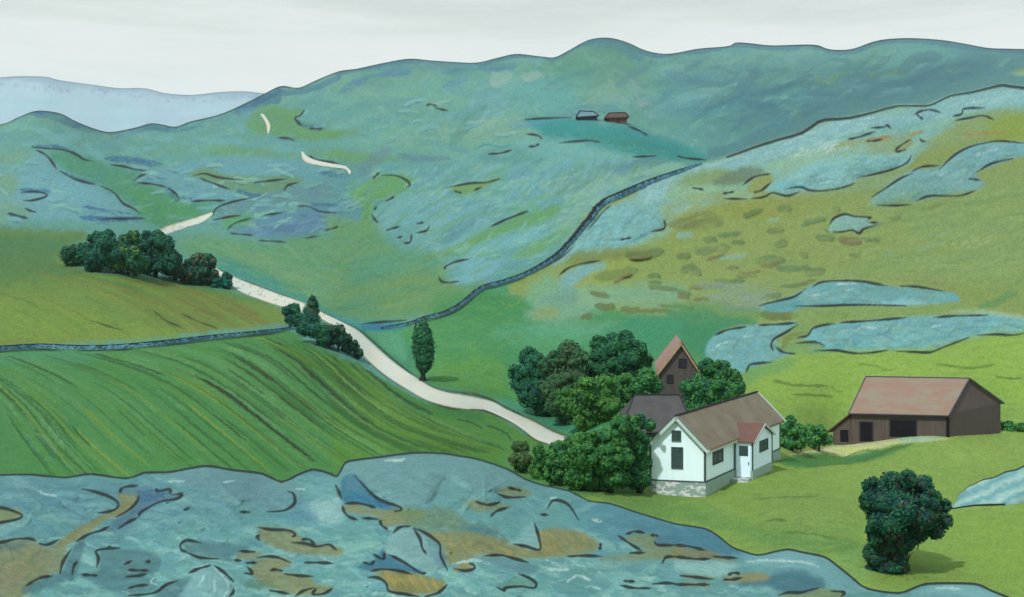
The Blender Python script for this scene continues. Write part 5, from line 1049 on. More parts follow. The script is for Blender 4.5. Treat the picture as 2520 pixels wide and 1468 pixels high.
# ------------------------------------------------------------------ trees and bushes
M_bark = mat('dark reddish bark', (64, 48, 44), (84, 62, 52), (8, 8, 2), .9, .5, .02)
M_barkg = mat('dark green-grey bark', (40, 62, 50), (58, 66, 56), (8, 8, 2), .9, .5, .02)
def ico(sub):
    bm_ = __import__('bmesh').new(); __import__('bmesh').ops.create_icosphere(bm_, subdivisions=sub, radius=1)
    v = np.array([x.co[:] for x in bm_.verts]); f = np.array([[y.index for y in x.verts] for x in bm_.faces]); bm_.free()
    return v, f
ICV, ICF = ico(2)
def crown_mesh(name, blobs, pal, leaf, dens=1.0, seed=0, core=.84, twig=None, edge=None):
    """blobs: (centre Vector, radius). leaf = leaf clump size in metres. Colours go from the palette per sprig."""
    r = np.random.default_rng(seed)
    C0 = np.array([b[0][:] for b in blobs]); R0 = np.array([b[1] for b in blobs])
    Vs, Fs, Cs = [], [], []; base = 0
    P = np.array([lin(c) for c in pal]) * ALB * np.array([2.35, 2.15, 1.9])
    for c, rad in zip(C0, R0):
        n = 1 + .18 * (r.random(len(ICV)) - .5)
        v = c + ICV * rad * core * n[:, None] * np.array([1, 1, .95])
        Vs.append(v); Fs.append(np.stack([ICF[:, 0], ICF[:, 1], ICF[:, 2], ICF[:, 2]], 1) + base); base += len(v)
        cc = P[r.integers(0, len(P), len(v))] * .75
        Cs.append(cc)
    tris = np.concatenate(Fs); nv = base
    LV, LC = [], []
    for bi, (c, rad) in enumerate(zip(C0, R0)):
        n = max(int(4 * math.pi * rad * rad / (leaf * leaf) * 1.15 * dens), 30)
        d = r.normal(size=(n, 3)); d /= np.linalg.norm(d, axis=1)[:, None]
        q = c + d * rad * (.86 + .2 * r.random(n) ** 1.5)[:, None]
        keep = np.ones(n, bool)
        for bj in range(len(C0)):
            if bj != bi: keep &= np.linalg.norm(q - C0[bj], axis=1) > R0[bj] * .86
        q, d = q[keep], d[keep]; n = len(q)
        if not n: continue
        nn = d + r.normal(size=(n, 3)) * .28; nn /= np.linalg.norm(nn, axis=1)[:, None]
        u = np.cross(nn, r.normal(size=(n, 3))); u /= np.linalg.norm(u, axis=1)[:, None] + 1e-9
        w_ = np.cross(nn, u)
        s = leaf * (.45 + .5 * r.random(n))[:, None]
        quad = np.stack([q - u * s, q - w_ * s * .55, q + u * s, q + w_ * s * .55], 1)
        LV.append(quad)
        # patches of tone: nearby sprigs share a palette entry
        key = (np.floor(q / (leaf * 5)) @ np.array([7.0, 13.0, 17.0])).astype(int)
        idx = (key * 2654435761 % 97 + r.integers(0, 2, n)) % len(P)
        jump = r.random(n) < .2
        idx = np.where(jump, r.integers(0, len(P), n), idx)
        col = P[idx] * (.88 + .24 * r.random(n))[:, None]
        LC.append(np.repeat(col[:, None], 4, 1))
    LVa = np.concatenate(LV); LCa = np.concatenate(LC)
    nq = len(LVa)
    quads = np.arange(nq * 4).reshape(nq, 4) + nv
    V = np.concatenate(Vs + [LVa.reshape(-1, 3)]); Cc = np.concatenate(Cs + [LCa.reshape(-1, 3)])
    me = bpy.data.meshes.new(name)
    t3 = tris[:, :3].astype(np.int32)
    me.vertices.add(len(V)); me.vertices.foreach_set('co', V.astype(np.float32).ravel())
    loops = np.concatenate([t3.ravel(), quads.ravel()]).astype(np.int32)
    me.loops.add(len(loops)); me.loops.foreach_set('vertex_index', loops)
    me.polygons.add(len(t3) + nq)
    st = np.concatenate([np.arange(len(t3)) * 3, len(t3) * 3 + np.arange(nq) * 4]).astype(np.int32)
    tt = np.concatenate([np.full(len(t3), 3), np.full(nq, 4)]).astype(np.int32)
    me.polygons.foreach_set('loop_start', st); me.polygons.foreach_set('loop_total', tt)
    me.update(calc_edges=True)
    at = me.color_attributes.new('cover', 'FLOAT_COLOR', 'POINT')
    arr = np.ones((len(V), 4), np.float32); arr[:, :3] = Cc
    at.data.foreach_set('color', arr.ravel())
    me.validate()
    return me
def tube(path, radii, seg=7):
    V, Fc = [], []
    path = [Vector(p) for p in path]
    for i, p in enumerate(path):
        t = (path[min(i + 1, len(path) - 1)] - path[max(i - 1, 0)]).normalized()
        u = t.orthogonal().normalized(); v = t.cross(u)
        for k in range(seg):
            a = 2 * math.pi * k / seg
            V.append(p + (u * math.cos(a) + v * math.sin(a)) * radii[i])
    for i in range(len(path) - 1):
        for k in range(seg):
            k2 = (k + 1) % seg
            Fc.append((i * seg + k, i * seg + k2, (i + 1) * seg + k2, (i + 1) * seg + k))
    return V, Fc
def tubes_mesh(name, lst):
    V, Fc = [], []
    for path, radii in lst:
        v, f = tube(path, radii); b = len(V); V += v; Fc += [tuple(i + b for i in q) for q in f]
    me = bpy.data.meshes.new(name); me.from_pydata([tuple(v) for v in V], [], Fc)
    me.polygons.foreach_set('use_smooth', np.ones(len(Fc), bool))
    return me
DARK = [(26, 74, 58), (34, 86, 64), (22, 64, 54), (44, 92, 58), (38, 74, 60), (20, 70, 66)]
BLUG = [(24, 72, 66), (30, 84, 72), (20, 62, 62), (36, 90, 66), (26, 80, 60)]
MIDG = [(44, 98, 56), (34, 88, 58), (60, 110, 56), (40, 104, 66), (54, 98, 50), (30, 80, 60)]
YELG = [(48, 98, 50), (58, 106, 50), (40, 88, 52), (52, 100, 52), (70, 116, 52), (36, 84, 52)]
OLVG = [(58, 82, 50), (48, 76, 54), (68, 88, 50), (50, 84, 60)]
BRNG = [(84, 72, 58), (64, 80, 58), (52, 82, 62)]
def plant(name, cat, label, base, blobs, pal, tile='o', D=None, leafpx=5.6, group=None, dens=1.0, seed=None, trunk=None, bark=None, spread=.55, off=0, sub=True, deep=()):
    """base and blobs in frame units; D the distance of the foot"""
    s = OFF[tile][2]
    bp = T(tile, [base])[0]
    if D is None: D = gd(bp[0], bp[1])
    D = D + off
    seed = seed if seed is not None else int(bp[0] * 7 + bp[1])
    rnd = random.Random(seed)
    foot = PW(bp[0], bp[1], D)
    bl = []
    for (x, y, r_) in blobs:
        q = T(tile, [(x, y)])[0]; rr = r_ * s
        dd = D + rnd.uniform(-spread, spread) * rr * D / F
        bl.append((PW(q[0], q[1], dd) - foot, rr * dd / F))
        if sub and r_ * s > 12:      # scalloped lobes over each mass
            for _ in range(int(3 + r_ * s / 9)):
                a = rnd.uniform(-.3, math.pi + .3) if rnd.random() < .8 else rnd.uniform(0, 6.28)
                rx, ry = rr * .68 * math.cos(a), -rr * .68 * math.sin(a)
                d3 = dd - abs(rnd.gauss(0, .45)) * rr * D / F
                bl.append((PW(q[0] + rx, q[1] + ry, d3) - foot, rr * rnd.uniform(.33, .46) * dd / F))
    for (x, y, r_, dy) in deep:
        q = T(tile, [(x, y)])[0]; dd = D + dy
        bl.append((PW(q[0], q[1], dd) - foot, r_ * s * dd / F))
    root = bpy.data.objects.new(name, None); COL.objects.link(root); root.location = foot
    tag(root, label, cat, group)
    lf = leafpx * D / F
    link('crown', crown_mesh('crown', bl, pal, lf, dens, seed), M_leaf, root)
    if trunk:
        lst = []
        for path, w0, w1 in trunk:
            q = T(tile, path)
            pts = [PW(x, y, D) - foot for x, y in q]
            pts[0] = pts[0] - Vector((0, 0, .3))
            n = len(pts)
            lst.append((pts, [(w0 + (w1 - w0) * i / (n - 1)) * s * D / F / 2 for i in range(n)]))
        link('trunk', tubes_mesh('trunk', lst), bark or M_barkg, root)
    else:
        h = max(b[0].z for b in bl)
        pts = [Vector((0, 0, -.4)), Vector((.05 * h, 0, h * .25)), Vector((-.02 * h, .03 * h, h * .55))]
        link('trunk', tubes_mesh('trunk', [(pts, [h * .05, h * .04, h * .02])]), bark or M_barkg, root)
    return root
g1 = 'dark bushes in a row between the olive field and the road'
plant('bush', 'bush', 'small dark bush at the left end of the long row above the olive field', (480, 505), [(440, 430, 52), (495, 455, 58), (455, 470, 45), (520, 395, 40), (480, 390, 30)], DARK + [(60, 96, 78)], 'b0', group=g1)
plant('bush', 'bush', 'round dark bush with a side tuft, second from left in the long row', (650, 540), [(583, 325, 24), (640, 330, 55), (700, 325, 55), (590, 430, 85), (680, 430, 105), (600, 500, 55)], BLUG, 'b0', group=g1)
plant('bush', 'bush', 'dark bush with an olive-green top in the middle of the long bush row', (830, 560), [(810, 350, 50), (865, 330, 55), (820, 430, 95), (890, 480, 85), (780, 490, 70)], BLUG + [(60, 100, 50), (72, 108, 52)], 'b0', group=g1)
plant('bush', 'bush', 'tallest and broadest dark bush of the long row above the olive field', (1010, 575), [(965, 325, 50), (1025, 325, 55), (1080, 365, 58), (1000, 420, 110), (1070, 470, 85), (950, 500, 80)], BLUG, 'b0', group=g1)
plant('bush', 'bush', 'dark bush with brown leaves on top, just right of the tallest bush', (1130, 600), [(1120, 435, 40), (1150, 465, 42), (1110, 520, 70), (1160, 545, 55)], BLUG + BRNG[:1], 'b0', group=g1)
plant('bush', 'bush', 'domed dark bush with a brown streak, second from right in the long row', (1310, 630), [(1290, 475, 55), (1345, 485, 60), (1225, 500, 38), (1280, 565, 85), (1370, 580, 60), (1220, 585, 45)], BLUG + BRNG[:1], 'b0', group=g1)
plant('bush', 'bush', 'smallest bright teal bush at the right tip of the row, overlapping the road edge', (1455, 650), [(1470, 585, 40), (1475, 625, 35), (1420, 630, 48)], [(20, 92, 84), (28, 82, 70), (24, 70, 64)], 'b0', group=g1)
g2 = 'dark bushes beside the road at the end of the field wall'
plant('bush', 'bush', 'tufted dark bush where the field wall ends, left of the pointed evergreen', (1920, 900), [(1868, 800, 36), (1912, 785, 40), (1895, 850, 45), (1940, 860, 50), (1930, 800, 30)], BLUG, 'b0', group=g2)
plant('evergreen_tree', 'tree', 'pointed dark evergreen beside the road at the end of the field wall', (2010, 960), [(2030, 715, 24), (2035, 750, 38), (2022, 800, 58), (2030, 850, 58), (2000, 890, 58)], BLUG + [(58, 62, 48)], 'b0', sub=False)
plant('bush', 'bush', 'low dark bush right in front of the pointed evergreen on the road bank', (2060, 1020), [(1975, 915, 50), (2040, 920, 55), (2095, 930, 55), (2110, 980, 50)], BLUG, 'b0', group=g2)
plant('bush', 'bush', 'dark bush in the middle of the road bank with a brown rim', (2195, 1060), [(2160, 925, 42), (2200, 920, 42), (2215, 975, 55), (2150, 985, 45)], BLUG + BRNG[:1], 'b0', group=g2, off=.3)
plant('bush', 'bush', 'narrow dark bush at the lower end of the road bank hedge', (120, 1115), [(55, 985, 38), (95, 1030, 42), (125, 1075, 36), (60, 1045, 40)], BLUG + BRNG[:1], 'b1', group=g2, off=.6)
# the columnar tree
plant('columnar_tree', 'tree', 'slender spindle-shaped dark tree standing alone on the slope beyond the road', (552, 1252), [(550, 885, 34), (545, 930, 58), (548, 980, 76), (553, 1040, 80), (555, 1095, 72), (556, 1140, 56), (556, 1175, 36)], [(28, 84, 62), (34, 92, 62), (24, 72, 58), (44, 80, 54)], 'b1', sub=False, leafpx=6, spread=.1,
      trunk=[([(552, 1255), (548, 1215), (552, 1150)], 40, 24), ([(575, 1255), (560, 1230), (552, 1205)], 14, 18), ([(520, 1250), (538, 1225), (548, 1205)], 14, 18)])
# trees round the farm, back to front
g3 = 'leafy trees behind the farmhouse'
plant('leafy_tree', 'tree', 'blue-green round tree at the left edge of the big clump behind the farm', (1290, 1470), [(1240, 1105, 72), (1150, 1195, 52), (1290, 1190, 110), (1195, 1270, 80), (1290, 1330, 110), (1370, 1385, 85), (1350, 1280, 90), (1230, 1360, 70), (1400, 1340, 90), (1330, 1420, 70), (1420, 1440, 75)], BLUG + [(34, 92, 60)], 'b1', group=g3)
plant('leafy_tree', 'tree', 'brownish leafy tree between the blue-green tree and the tallest tree', (1500, 1560), [(1500, 1060, 75), (1415, 1115, 62), (1560, 1105, 70), (1470, 1200, 130), (1440, 1320, 115), (1350, 1160, 60), (1500, 1300, 110), (1540, 1190, 90), (1420, 1400, 80), (1560, 1300, 100), (1480, 1460, 75), (1560, 1510, 75), (1380, 1300, 80)], [(52, 82, 58), (38, 84, 56), (62, 78, 60), (34, 88, 60), (48, 76, 56)], 'b1', D=114, group=g3)
plant('leafy_tree', 'tree', 'tallest dark leafy tree, just left of the grey gabled outbuilding', (1800, 1440), [(1685, 1010, 55), (1780, 985, 48), (1865, 985, 62), (1940, 1055, 68), (1985, 1120, 58), (1720, 1080, 85), (1830, 1110, 125), (1950, 1190, 90), (1740, 1200, 105), (1640, 1240, 110), (1780, 1320, 110), (1650, 1340, 90), (1920, 1260, 90)], MIDG[1:2] + DARK[:4] + [(36, 92, 56)], 'b1', D=118, group=g3)
plant('leafy_tree', 'tree', 'yellow-green leafy tree in front of the tall trees, left of the shed roof', (1680, 1620), [(1620, 1330, 100), (1550, 1420, 90), (1740, 1380, 90), (1660, 1440, 90), (1480, 1370, 75), (1500, 1430, 60), (1720, 1290, 80), (1700, 1530, 90), (1620, 1520, 85), (1780, 1460, 80), (1800, 1560, 70)], YELG, 'b1', D=107.5, group=g3)
plant('leafy_tree', 'tree', 'mid-green leafy tree between the yellow-green tree and the outbuilding', (1900, 1450), [(1875, 1300, 95), (2000, 1240, 75), (2060, 1290, 50), (1790, 1280, 75), (1990, 1340, 50), (1830, 1400, 75), (1760, 1340, 80), (1920, 1370, 60), (1840, 1470, 70)], MIDG + YELG[:2], 'b1', D=112, group=g3)
plant('leafy_tree', 'tree', 'dense green tree right of the gabled outbuilding, above the farmhouse roof', (250, 1470), [(195, 1165, 58), (280, 1195, 78), (350, 1245, 72), (395, 1305, 55), (200, 1280, 105), (300, 1340, 110), (110, 1340, 75), (60, 1290, 48), (110, 1420, 90)], MIDG + YELG[:1] + BLUG[:2], 'b2', D=112, group=g3)
g4 = 'green hedge bushes in front of the farmhouse'
plant('bush', 'bush', 'dark olive bush at the left end of the hedge above the foreground rock', (1180, 660), [(1160, 495, 38), (1200, 500, 42), (1140, 575, 38), (1200, 580, 60), (1190, 615, 50)], OLVG, 'c1', group=g4)
plant('bush', 'bush', 'slim bright green bush, second from the left in the hedge', (1300, 700), [(1300, 515, 42), (1315, 585, 52), (1290, 645, 52), (1310, 670, 45)], YELG, 'c1', group=g4)
plant('bush', 'bush', 'mid-green bush below the end of the road, third from the left in the hedge', (1420, 745), [(1420, 500, 50), (1375, 555, 42), (1430, 590, 80), (1400, 680, 65), (1475, 690, 65), (1430, 650, 70)], MIDG + YELG[:2], 'c1', group=g4)
plant('bush', 'bush', 'large yellow-green bush covering the end of the road', (1580, 775), [(1560, 445, 55), (1500, 475, 50), (1640, 440, 52), (1580, 560, 105), (1560, 670, 90), (1630, 715, 65), (1540, 700, 75), (1520, 580, 70)], YELG + MIDG[:2], 'c1', group=g4)
plant('bush', 'bush', 'large green bush in front of the grey shed, left of the white farmhouse', (1760, 785), [(1720, 430, 60), (1840, 360, 62), (1790, 460, 85), (1740, 580, 110), (1760, 690, 85), (1680, 480, 60), (1700, 700, 80), (1840, 560, 80), (1830, 690, 75), (1825, 335, 58), (1880, 330, 45)], YELG[:3] + MIDG, 'c1', group=g4)
plant('bush', 'bush', 'tall dark green bush touching the gable wall of the white farmhouse', (1950, 790), [(1960, 330, 50), (2020, 355, 42), (1900, 380, 55), (1945, 480, 88), (1950, 600, 88), (1935, 700, 75), (1985, 710, 55), (1890, 700, 65)], DARK[:3] + MIDG, 'c1', group=g4)
g5 = 'low green bushes between the farmhouse and the barn'
plant('bush', 'bush', 'green bush touching the right end of the white farmhouse', (740, 520), [(735, 325, 38), (720, 400, 62), (790, 400, 58), (715, 470, 48), (790, 470, 50)], MIDG + [(64, 118, 62)], 'c2', D=98, group=g5)
plant('bush', 'bush', 'lower green bush touching the left end of the brown barn', (920, 500), [(860, 385, 42), (930, 395, 45), (880, 450, 55), (955, 440, 48), (990, 450, 30)], MIDG + [(64, 118, 62)], 'c2', D=106, group=g5)
g6 = 'low shrubs behind the right end of the barn'
plant('shrub', 'shrub', 'low green shrub touching the right gable of the barn', (2140, 415), [(2125, 350, 26), (2160, 345, 26), (2120, 385, 26), (2165, 385, 24)], MIDG, 'c2', D=123, group=g6)
plant('shrub', 'shrub', 'low green shrub by the right edge, farther from the barn gable', (2230, 415), [(2210, 362, 24), (2245, 358, 28), (2230, 390, 26), (2290, 370, 30)], MIDG, 'c2', D=123, group=g6)
# the big bush in the meadow
stems = [([(1345, 1325), (1330, 1200), (1290, 1050), (1270, 900)], 26, 8), ([(1360, 1325), (1370, 1180), (1370, 1000), (1400, 820)], 26, 8), ([(1380, 1325), (1430, 1200), (1500, 1080), (1620, 950)], 24, 7), ([(1330, 1325), (1290, 1240), (1260, 1150)], 16, 7), ([(1400, 1325), (1450, 1230), (1460, 1150)], 16, 7)]
t_ = plant('round_tree', 'tree', 'big dark blue-green bushy tree standing alone in the meadow', (1360, 1325), [(1275, 765, 75), (1390, 720, 70), (1500, 712, 68), (1600, 745, 68), (1245, 850, 66), (1660, 830, 60), (1735, 880, 50), (1740, 975, 52), (1680, 1040, 58), (1570, 1060, 60), (1600, 920, 115), (1450, 870, 135), (1330, 890, 120), (1350, 1010, 110), (1290, 1040, 62), (1470, 1010, 115), (1350, 1120, 92), (1330, 1210, 80), (1410, 1200, 75), (1340, 1270, 72), (1440, 1130, 66), (1420, 1262, 62), (1290, 1130, 66), (1300, 1210, 66), (1370, 1300, 50), (1520, 1080, 70), (1600, 1000, 75), (1400, 1100, 95), (1280, 1235, 50), (1455, 1205, 55), (1400, 1285, 55), (1300, 1285, 45), (1500, 1120, 50), (1265, 1290, 42), (1470, 1270, 46), (1250, 1180, 46)],
      [(22, 72, 60), (30, 84, 58), (20, 62, 62), (26, 58, 66), (38, 90, 58), (50, 58, 58), (18, 66, 54)], 'c2', D=57.5, leafpx=6.2, trunk=stems, bark=M_bark, spread=.8,
      deep=[(1400, 880, 130, 1.6), (1540, 900, 130, 1.8), (1450, 830, 110, 2.3), (1350, 1000, 110, 1.7), (1560, 960, 120, 2.4), (1420, 1020, 120, 2.2), (1450, 900, 150, 1.0), (1460, 900, 130, -1.2), (1380, 990, 110, -1.2), (1580, 940, 100, -1.2), (1340, 860, 90, -1.1)])
rt = random.Random(11)
twl = []
for (x, y) in [(1370, 800), (1545, 780), (1440, 850), (1540, 870), (1610, 900), (1670, 940), (1350, 990), (1290, 880), (1420, 930), (1500, 1000), (1640, 1030), (1480, 1100), (1370, 1100), (1290, 1160), (1420, 1170), (1340, 1180), (1270, 1240), (1400, 1250), (1310, 940), (1570, 940), (1460, 960), (1390, 1050)]:
    q = T('c2', [(x, y)])[0]; foot = t_.location
    base = PW(q[0], q[1], 57.5) - foot
    # on the near surface of the crown, bent twigs
    yy = -1.0 - .6 * max(0, 1 - abs(x - 1450) / 350)
    p0 = base + Vector((0, yy - .25, 0))
    twl.append(([p0, p0 + Vector((rt.uniform(-.15, .2), -.08, .22)), p0 + Vector((rt.uniform(-.1, .35), -.05, .45))], [.035, .03, .01]))
for tw in twl: link('twig', tubes_mesh('twig', [tw]), M_bark, t_)
# ------------------------------------------------------------------ buildings
class Frame:
    """ground plan with two side directions; s runs along a, t along b (both in metres), z is height"""
    def __init__(self, o, a, b):
        self.o = Vector(o); self.a = Vector(a); self.b = Vector(b)
    def P(self, s, t, z): return Vector((self.o.x + self.a.x * s + self.b.x * t, self.o.y + self.a.y * s + self.b.y * t, z - self.o.z))
    def L(self, s, t, z):      # local to the building's foot
        return Vector((self.a.x * s + self.b.x * t, self.a.y * s + self.b.y * t, z))
class MB:
    def __init__(self): self.v = []; self.f = []
    def hexa(self, p):        # 8 points: bottom 4 ccw, top 4 ccw
        b = len(self.v); self.v += [tuple(q) for q in p]
        self.f += [tuple(b + i for i in q) for q in ((3, 2, 1, 0), (4, 5, 6, 7), (0, 1, 5, 4), (1, 2, 6, 5), (2, 3, 7, 6), (3, 0, 4, 7))]
    def box(self, fr, s0, s1, t0, t1, z0, z1):
        self.hexa([fr.L(s0, t0, z0), fr.L(s1, t0, z0), fr.L(s1, t1, z0), fr.L(s0, t1, z0), fr.L(s0, t0, z1), fr.L(s1, t0, z1), fr.L(s1, t1, z1), fr.L(s0, t1, z1)])
    def poly(self, pts, thick):      # a slab from a planar polygon, thickness along the vector
        n = len(pts); b = len(self.v)
        self.v += [tuple(p) for p in pts] + [tuple(p + thick) for p in pts]
        self.f.append(tuple(b + i for i in reversed(range(n)))); self.f.append(tuple(b + n + i for i in range(n)))
        for i in range(n):
            j = (i + 1) % n; self.f.append((b + i, b + j, b + n + j, b + n + i))
    def bar(self, p, q, w, h=None):
        p = Vector(p); q = Vector(q); d = (q - p).normalized(); u = d.cross(Vector((0, 0, 1)))
        if u.length < .01: u = Vector((1, 0, 0))
        u.normalize(); v = u.cross(d).normalized(); h = h or w
        c = [(-1, -1), (1, -1), (1, 1), (-1, 1)]
        self.hexa([p + u * a * w / 2 + v * b_ * h / 2 for a, b_ in c] + [q + u * a * w / 2 + v * b_ * h / 2 for a, b_ in c])
    def build(self, name, m, parent, label=None):
        me = bpy.data.meshes.new(name); me.from_pydata(self.v, [], self.f)
        bm_ = __import__('bmesh').new(); bm_.from_mesh(me); __import__('bmesh').ops.recalc_face_normals(bm_, faces=bm_.faces); bm_.to_mesh(me); bm_.free()
        o = link(name, me, m, parent)
        if label: o['label'] = label
        return o
def root_at(name, p, label, cat, group=None):
    r = bpy.data.objects.new(name, None); COL.objects.link(r); r.location = p; tag(r, label, cat, group); return r

M_white = mat('mint white boards', (228, 248, 252), (214, 240, 248), (9, 9, .35), .6, .3, .01, .3, .7, raw=True)
M_whiteb = mat('bluish white boards', (222, 242, 255), (208, 232, 252), (9, 9, .35), .6, .3, .01, .3, .7, raw=True)
M_trim = mat('weathered grey trim', (96, 116, 116), (78, 98, 100), (3, 3, 3), .7)
M_trimw = mat('pale green trim', (226, 246, 240), (206, 236, 228), (3, 3, 3), .7)
M_found = mat('painted field stone footing', (168, 198, 190), (250, 250, 255), (1.7, 1.7, 3.4), .9, .6, .05, .49, .53, 2)
M_founds = mat('mossy footing', (170, 202, 190), (186, 214, 202), (2.5, 2.5, 3.5), .9, .5, .04)
M_pane = mat('dark window pane', (66, 92, 94), (84, 106, 108), (2, 2, 2), .3, .1)
M_roofw = mat('weathered brown slate roof', (136, 126, 112), (150, 144, 128), (.7, .7, .7), .85, .3, .02, .35, .65, 9)
M_roofr = mat('red porch roof', (124, 96, 90), (132, 104, 94), (1.5, 1.5, 1.5), .85)
M_ink = mat('dark tarred edge board', (52, 54, 66), (62, 62, 74), (2, 2, 2), .85)
M_fasc = mat('orange-brown eave board', (196, 138, 98), (160, 128, 104), (1, 1, 1), .8)

# --- white farmhouse (foot at its front corner)
zc = lambda z: z + CZ
front = Vector((13.37, 76.0, CZ - 16.1))
a_ = Vector((8.55, 13.9, 0)).normalized(); b_ = Vector((-3.66, .85, 0)).normalized()
fr = Frame(front, a_, b_); LEN, WID = 16.35, 3.76
Z0, ZF, ZE = -1.6, 1.03, 3.5
ZR = 5.45
hs = root_at('farmhouse', front, 'white boarded farmhouse with brown roof, stone footing and small red-roofed porch', 'house')
m = MB(); m.box(fr, -.04, LEN + .04, -.04, WID + .04, Z0, ZF); m.build('foundation', M_found, hs)
m = MB()
m.box(fr, 0, LEN, 0, WID, ZF, ZE)
m.hexa([fr.L(0, 0, ZE), fr.L(LEN, 0, ZE), fr.L(LEN, WID, ZE), fr.L(0, WID, ZE), fr.L(0, WID / 2 - .01, ZR - .1), fr.L(LEN, WID / 2 - .01, ZR - .1), fr.L(LEN, WID / 2 + .01, ZR - .1), fr.L(0, WID / 2 + .01, ZR - .1)])
m.build('wall', M_white, hs)
def slope(fr, s0, s1, t0, z0, t1, z1, th=.14):
    m = MB(); m.poly([fr.L(s0, t0, z0), fr.L(s1, t0, z0), fr.L(s1, t1, z1), fr.L(s0, t1, z1)], Vector((0, 0, th))); return m
k = (ZR - ZE) / (WID / 2)
m = slope(fr, -.3, LEN + .25, -.32, ZE - .32 * k, WID / 2, ZR)
m2 = slope(fr, -.3, LEN + .25, WID + .32, ZE - .32 * k, WID / 2, ZR); n0 = len(m.v); m.v += m2.v; m.f += [tuple(i + n0 for i in f) for f in m2.f]
rf = m.build('roof', M_roofw, hs)
for s in (-.34, LEN + .29):
    m = MB()
    for t in (-.36, WID + .36): m.bar(fr.L(s, t, ZE - .36 * k + .02), fr.L(s, WID / 2, ZR + .04), .07, .30)
    m.build('bargeboard', M_trimw, rf)
m = MB(); m.box(fr, .12, LEN + .04, -.07, -.02, Z0, ZF - .06); m.build('footing_face', M_founds, hs)
m = MB()
for t in (-.35,): m.bar(fr.L(-.3, t, ZE - .33 * k - .02), fr.L(LEN * .62, t, ZE - .33 * k - .02), .05, .16)
m.build('eave_board', M_trimw, rf)
m = MB()
m.bar(fr.L(-.3, WID / 2, ZR + .17), fr.L(LEN + .25, WID / 2, ZR + .17), .16, .07)
m.bar(fr.L(-.36, -.36, ZE - .36 * k + .19), fr.L(-.36, WID / 2, ZR + .2), .06, .06)
m.bar(fr.L(-.36, WID + .36, ZE - .36 * k + .19), fr.L(-.36, WID / 2, ZR + .2), .06, .06)
m.bar(fr.L(LEN + .31, -.36, ZE - .36 * k + .19), fr.L(LEN + .31, WID / 2, ZR + .2), .06, .06)
m.build('ridge_board', M_ink, rf)
m = MB(); m.bar(fr.L(-.3, -.39, ZE - .33 * k + .1), fr.L(6.6, -.39, ZE - .33 * k + .1), .05, .05); m.build('gutter', M_fasc, rf)
# corner boards
for (s, t) in ((0, 0), (LEN, 0), (0, WID), (LEN, WID)):
    m = MB(); m.box(fr, s - .06, s + .06, t - .06, t + .06, ZF - .02, ZE - .05); m.build('corner_board', M_trim, hs)
m = MB(); m.box(fr, -.07, LEN + .07, -.07, WID + .07, ZF - .05, ZF + .03); m.build('water_board', M_trim, hs)
# the point of a wall seen at a given place of the frame
def on_wall(px, py, p0, d):
    """p0, d in plan, relative to the eye; returns run along d and height z relative to eye"""
    kx = (px - CX) / F
    s = (kx * p0.y - p0.x) / (d.x - kx * d.y)
    D = p0.y + d.y * s
    return s, -(py - HY) / F * D
def window(fr, side, r0, r1, z0, z1, parent, glass=M_pane, frame=M_trim, fw=.07, bars=True, off=0):
    """side 'a': wall at t=off running along a; side 'b': wall at s=off running along b"""
    f = MB(); g = MB()
    def bx(mm, u0, u1, zz0, zz1, d0, d1):
        if side == 'a': mm.box(fr, u0, u1, off - d1, off - d0, zz0, zz1)
        else: mm.box(fr, off - d1, off - d0, u0, u1, zz0, zz1)
    bx(f, r0 - fw, r1 + fw, z1, z1 + fw, -.05, .06); bx(f, r0 - fw, r1 + fw, z0 - fw, z0, -.05, .08)
    bx(f, r0 - fw, r0, z0, z1, -.05, .06); bx(f, r1, r1 + fw, z0, z1, -.05, .06)
    w_ = f.build('window', frame, parent)
    bx(g, r0, r1, z0, z1, -.05, .02); g.build('pane', glass, w_)
    if bars:
        h = MB(); um = (r0 + r1) / 2; zm = z0 + (z1 - z0) * .62
        bx(h, um - .02, um + .02, z0, z1, .021, .04); bx(h, r0, r1, zm - .02, zm + .02, .021, .045); h.build('glazing_bar', frame, w_)
    return w_
def rel(z): return z + 16.1
eye = Vector((13.37, 76.0, 0))
# gable windows (side b at s=0)
def gw(x0, y0, x1, y1, tile='o'):
    (X0_, Y0_), (X1_, Y1_) = T(tile, [(x0, y0), (x1, y1)])
    s0, z1 = on_wall(X1_, Y0_, eye, b_); s1, _ = on_wall(X0_, Y0_, eye, b_)
    _, z0 = on_wall((X0_ + X1_) / 2, Y1_, eye, b_); _, z1 = on_wall((X0_ + X1_) / 2, Y0_, eye, b_)
    return s0, s1, rel(z0), rel(z1)
s0, s1, z0, z1 = gw(1656, 1061, 1674, 1083); window(fr, 'b', s0, s1, z0, z1, hs)
s0, s1, z0, z1 = gw(1655, 1102, 1679, 1150); window(fr, 'b', s0, s1, z0, z1, hs)
def lw(x0, y0, x1, y1, p0=eye, d=a_):
    (X0_, Y0_), (X1_, Y1_) = T('c2', [(x0, y0), (x1, y1)])
    s0, _ = on_wall(X0_, Y0_, p0, d); s1, _ = on_wall(X1_, Y0_, p0, d)
    _, z0 = on_wall((X0_ + X1_) / 2, Y1_, p0, d); _, z1 = on_wall((X0_ + X1_) / 2, Y0_, p0, d)
    return s0, s1, rel(z0), rel(z1)
s0, s1, z0, z1 = lw(232, 488, 294, 592); window(fr, 'a', s0, s1, z0, z1, hs)
# porch: projects from the long wall towards -b
sp0, _ = on_wall(1666.4 + .3784 * 398, 1085, eye, a_)
PD = 1.35
pf = eye + a_ * sp0 - b_ * PD            # near corner of the porch front
def ps(px):
    s, _ = on_wall(px, 1100, pf, a_); return s
